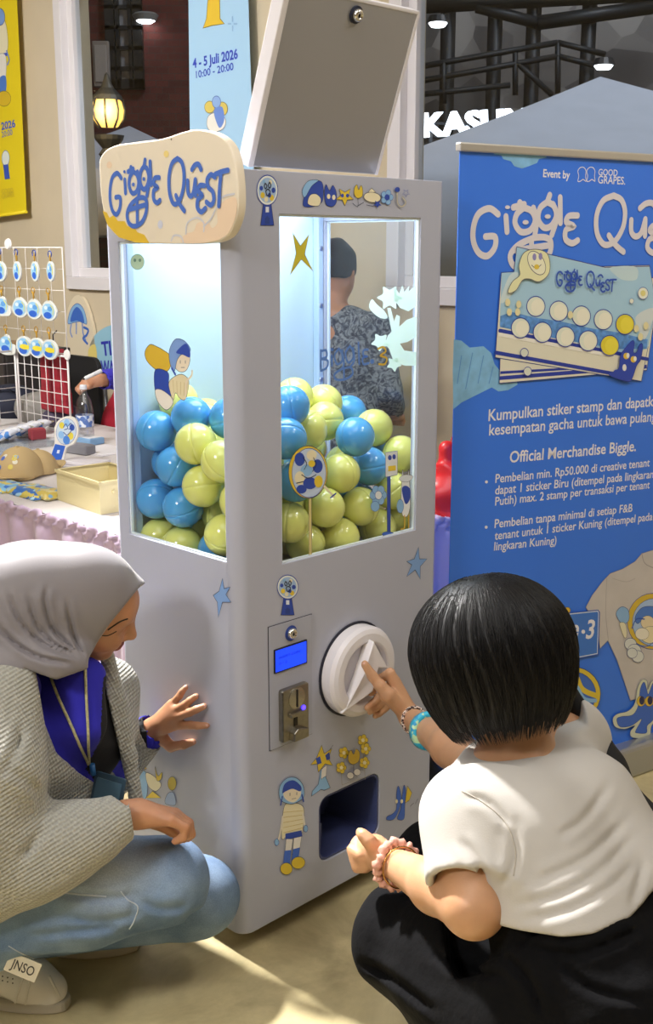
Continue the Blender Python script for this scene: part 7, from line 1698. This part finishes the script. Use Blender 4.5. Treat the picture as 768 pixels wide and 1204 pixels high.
# ------------------------------------------------------------------ the second table, red bag and black sack between machine and banner
q0 = Vector((.30, 3.50, 0)); Q = Matrix.Translation((q0.x, q0.y, 0)) @ Matrix.Rotation(math.radians(33), 4, 'Z')
t2 = thing('side_counter', 'small table with lilac skirt between the machine and the blue banner', 'table', (q0.x, q0.y, FL), math.radians(33))
bm = nb(); box2(bm, (-.05, .005, TZ - .03), (.85, .34, TZ - .002), Q); obj('tabletop', bm, _M['table_grey'], t2, True)
for a in (0, .8):
    for b in (.05, .30): bm = nb(); tube(bm, [Q @ Vector((a, b, FL)), Q @ Vector((a, b, TZ - .03))], .016, 8); obj('leg', bm, _M['leg_steel'], t2, True)
u_ = Q.to_3x3() @ Vector((1, 0, 0)); v_ = Q.to_3x3() @ Vector((0, -1, 0))
skirt('pleated lilac skirt on the small table between the machine and the banner', q0 - u_ * .05, q0 + u_ * .85, TZ - .004, FL + .01, v_, M_SATIN, 6)
rb = np.array(at(524, 585, 3.58)); t = thing('plastic_bag', 'red plastic carrier bag on the small table beside the blue banner', 'bag', (rb[0] + .02, rb[1] + .02, TZ)); F = Field(rb - .22, rb + .22, .006)
F.ell(rb + V(.03, .04, -.02), [.10, .08, .13], k=0); F.chain([rb + V(.02, .04, .08), rb + V(.0, .03, .15)], [.05, .02], .03); F.chain([rb + V(.05, .04, .08), rb + V(.08, .05, .14)], [.04, .015], .02); F.fn(lambda P: P[..., 2] - TZ - .001, 0, 'sub'); F.disp(lambda P: -.010 * ridge((P @ nrm([.5, .5, .7])) * 70 + 2 * noise3(P, 30, 3), 2) + .006 * noise3(P, 50, 4)); organic(F, 'bag_body', mat('bag_red', '#e02a2e', .35), t, 1)
bm = nb(); tube(bm, [Vector(rb) + Vector((.0, .03, .13)), Vector(rb) + Vector((.02, .03, .19)), Vector(rb) + Vector((.07, .05, .13))], .008, 6, flat=.4); obj('handle', bm, _M['bag_red'], t, True)
sk = np.array([.275, 3.18, .11]); t = thing('refuse_sack', 'crumpled black plastic sack on the floor between machine and banner', 'bag', (sk[0], sk[1], FL)); F = Field(sk - .26, sk + .26, .007); F.ell(sk, [.12, .09, .17], k=0); F.chain([sk + V(0, 0, .12), sk + V(.0, .01, .21)], [.05, .03], .03)
F.fn(lambda P: P[..., 2] - FL - .001, 0, 'sub'); F.disp(lambda P: -.012 * ridge((P @ nrm([.7, .3, .6])) * 60 + 2 * noise3(P, 25, 13), 2) + .006 * noise3(P, 45, 14)); organic(F, 'sack_body', mat('sack_black', '#0e0e10', .28), t, 1)
bm = nb(); lathe(bm, [(.030, -.006), (.036, 0), (.030, .006)], 18, Matrix.Translation(Vector(sk) + Vector((0, .006, .175)))); obj('sack_tie', bm, mat('tie_black', '#1c1c1e', .5), t, True)

# ------------------------------------------------------------------ the two people standing behind
def standing(label, x, y, h, head_dir, shirt_m, trous_m, hair_m, arms, hairlen='short', voxel=.008):
    root = thing('person', label, 'person', (x, y, FL)); f, l, u = frame([math.cos(head_dir), math.sin(head_dir), 0], [0, 0, 1]); B0 = np.array([x, y, FL])
    def q(a, b, z): return B0 + f * a * h + l * b * h + u * z * h
    Hh = q(.012, 0, .93); R = np.stack([f, l, u]); lo = q(0, 0, .5) - V(.75, .75, .5 * h + .05) ; hi = q(0, 0, .5) + V(.75, .75, .5 * h + .08)
    F = Field(lo, hi, voxel); s_ = h / 1.65
    F.ell(Hh, [.092 * s_, .073 * s_, .112 * s_], R, k=0); F.ell(Hh + f * .03 - u * .06, [.06 * s_, .052 * s_, .065 * s_], R, k=.03); F.cap(Hh + f * .088, Hh + f * .105 - u * .03, .009, .012, .012)
    for sg_ in (-1, 1): F.ell(Hh + l * sg_ * .075 * s_ - u * .01, [.018, .010, .028], R, k=.004)
    F.chain([Hh - u * .06, q(-.005, 0, .84), q(0, 0, .78)], [.052, .052, .08], .03)
    for sg_ in (-1, 1):
        F.chain([q(0, sg_ * .045, .79), q(0, sg_ * .045, .70), q(0, sg_ * .04, .58), q(0, sg_ * .045, .50)], [.07, .095, .09, .105], .04)
        F.chain([q(0, 0, .815), q(0, sg_ * .115, .79)], [.05, .055], .03); F.chain([q(0, sg_ * .055, .50), q(.01, sg_ * .06, .27), q(-.005, sg_ * .06, .05)], [.085, .058, .042], .03); F.chain([q(-.01, sg_ * .06, .03), q(.07, sg_ * .065, .018)], [.04, .03], .02)
    for sg_, (e, w, hd) in arms.items():
        F.chain([q(0, sg_ * .12, .785), e, w], [.054, .042, .028], .02); d_ = nrm(hd); c = np.array(w) + d_ * .055; F.cap(w, c, .024, .030, .015)
        sd = nrm(np.cross(d_, [0, 0, 1]) + 1e-6)
        for k in range(4):
            b = c + sd * (.022 - .0145 * k) + d_ * .025; F.chain([c, b, b + d_ * .022 - V(0, 0, .016), b + d_ * .012 - V(0, 0, .036)], [.020, .0105, .0098, .009], .004)
        F.chain([c - d_ * .03, c + sd * .036 * sg_ - V(0, 0, .01), c + sd * .028 * sg_ + d_ * .035 - V(0, 0, .025)], [.015, .012, .009], .006)
    organic(F, 'body', M_SKIN, root, 1)
    for sg_ in (-1, 1):
        bm = nb(); bmesh.ops.create_uvsphere(bm, u_segments=12, v_segments=8, radius=.010, matrix=Matrix.Translation(Hh + f * .083 + l * sg_ * .031)); obj('eye', bm, _M['eye_dark'], root, True, True)
    F = Field(Hh - .2, Hh + .2, .006); F.ell(Hh + u * .012 - f * .008, [.104, .086, .118], R, k=0)
    F.fn(lambda P: (lambda d: np.maximum(.045 - d @ f, d @ u - .05))(P - Hh), .01, 'sub'); F.fn(lambda P: (P - Hh) @ u + (.03 if hairlen == 'short' else .10), .01, 'sub') ; F.disp(lambda P: .003 * noise3(P, 90, 3)); organic(F, 'hair', hair_m, root, 1)
    F = Field(lo, hi, .009)
    for sg_ in (-1, 1):
        F.chain([q(0, sg_ * .045, .79), q(0, sg_ * .05, .70), q(0, sg_ * .05, .58), q(0, sg_ * .05, .47)], [.08, .112, .112, .125], .05); F.chain([q(0, 0, .80), q(0, sg_ * .12, .785)], [.065, .07], .03)
        e, w, hd = arms[sg_]; F.chain([q(0, sg_ * .12, .785), e, np.array(e) * .15 + np.array(w) * .85], [.07, .056, .044], .02)
        F.cap(np.array(e) * .3 + np.array(w) * .7, np.array(w) * 1.1 - np.array(e) * .1, .037, .037, .002, 'sub')
    F.fn(lambda P: P[..., 2] - q(0, 0, .47)[2], .004, 'sub'); F.cap(q(0, 0, .80), q(0, 0, .90), .058, .075, .004, 'sub'); F.disp(lambda P: .004 * noise3(P, 24, 4) - .005 * ridge((P @ nrm([.5, .2, .8])) * 45 + 2 * noise3(P, 9, 5), 2.5)); organic(F, 'shirt', shirt_m, root, 2)
    F = Field(lo, q(0, 0, .55) + V(.7, .7, .02), .009)
    for sg_ in (-1, 1): F.chain([q(0, sg_ * .055, .49), q(.01, sg_ * .06, .27), q(-.005, sg_ * .06, .045)], [.105, .078, .068], .03)
    F.fn(lambda P: q(0, 0, .51)[2] - P[..., 2], .004, 'sub'); F.disp(lambda P: .004 * noise3(P, 24, 6)); organic(F, 'trousers', trous_m, root, 2)
    for sg_ in (-1, 1): a, b = q(-.045, sg_ * .06, 0), q(.10, sg_ * .066, 0); shoe((a[0], a[1], FL), (b[0], b[1], FL), root)
    return root, q
def batik():
    m = mat('batik', '#5a6478', .85); nt = m.node_tree; b = nt.nodes['Principled BSDF']; tc = nt.nodes.new('ShaderNodeTexCoord'); n = nt.nodes.new('ShaderNodeTexNoise'); n.inputs['Scale'].default_value = 26; n.inputs['Detail'].default_value = 3; n.inputs['Distortion'].default_value = 2.5; nt.links.new(tc.outputs['Object'], n.inputs['Vector'])
    r = nt.nodes.new('ShaderNodeValToRGB'); r.color_ramp.elements[0].position = .42; r.color_ramp.elements[0].color = srgb('#2c3348'); r.color_ramp.elements[1].position = .58; r.color_ramp.elements[1].color = srgb('#868d94'); nt.links.new(n.outputs[0], r.inputs[0]); nt.links.new(r.outputs[0], b.inputs['Base Color']); return m
bx_, by_ = .03, 4.85
def bq(px, py, Y): return np.array(at(px, py, Y))
standing('person in a dark patterned shirt seen through the machine glass, back turned', bx_, by_, 1.66, math.radians(60), batik(), mat('trouser_dark', '#23252c', .9), M_HAIR,
         {1: (np.array([bx_ - .24, by_ + .12, 1.02]), np.array([bx_ - .15, by_ + .33, .95]), [.5, .8, 0]), -1: (np.array([bx_ + .23, by_ - .10, 1.02]), np.array([bx_ + .27, by_ + .12, .90]), [.2, .9, -.3])})
_p = at(192, 450, 5.55); px_, py_ = _p.x, 5.55
rt_, q_ = standing('person in blue sleeves and red apron writing behind the table, mostly hidden by the machine', px_, py_, 1.58, math.radians(-120), mat('sleeve_blue', '#3a34b0', .85), mat('trouser_dark', '#23252c', .9), M_HAIR,
         {-1: (bq(160, 446, 5.34), bq(117, 447, 5.14), [-.9, -.3, -.2]), 1: (np.array([px_ + .22, py_ - .02, .98]), np.array([px_ + .16, py_ - .26, .92]), [-.4, -.8, -.1])})
F = Field(q_(0, 0, .5) - V(.4, .4, .6), q_(0, 0, .5) + V(.4, .4, .6), .009)
ff = nrm([math.cos(math.radians(-120)), math.sin(math.radians(-120)), 0])
for sg_ in (-1, 1): F.chain([q_(.012, sg_ * .04, .74), q_(.016, sg_ * .06, .62), q_(.02, sg_ * .10, .50), q_(.02, sg_ * .14, .38), q_(.02, sg_ * .15, .27)], [.11, .125, .15, .16, .16], .05)
F.fn(lambda P: (P - q_(.0, 0, .5)) @ ff, .003, 'sub'); F.fn(lambda P: q_(0, 0, .72)[2] - P[..., 2], .003, 'sub'); F.fn(lambda P: P[..., 2] - q_(0, 0, .25)[2], .003, 'sub'); organic(F, 'apron', mat('apron_red', '#a81a30', .8, bump=.1, bscale=60), rt_, 2)
pa, pb = Vector(bq(96.5, 446.5, 5.02)), Vector(bq(119, 436, 5.08)); t = thing('pen', 'white marker pen held by the hand above the bottle', 'pen', pa)
dv = (pb - pa).normalized(); Rm = Matrix.Translation(pa) @ dv.to_track_quat('Z', 'Y').to_matrix().to_4x4(); L_ = (pb - pa).length
bm = nb(); lathe(bm, [(0, .012), (.006, .012), (.0085, .02), (.0085, L_ * .6)], 14, Rm); obj('barrel', bm, mat('pen_white', '#e6e6e6', .3), t, True, True); bm = nb(); lathe(bm, [(.0092, L_ * .6), (.0092, L_), (0, L_)], 14, Rm); obj('pen_cap', bm, mat('pen_cap', '#d8dade', .3), t, True); bm = nb(); lathe(bm, [(0, 0), (.0025, .004), (.005, .012), (0, .012)], 12, Rm); obj('tip', bm, _M['black_plastic'], t, True)
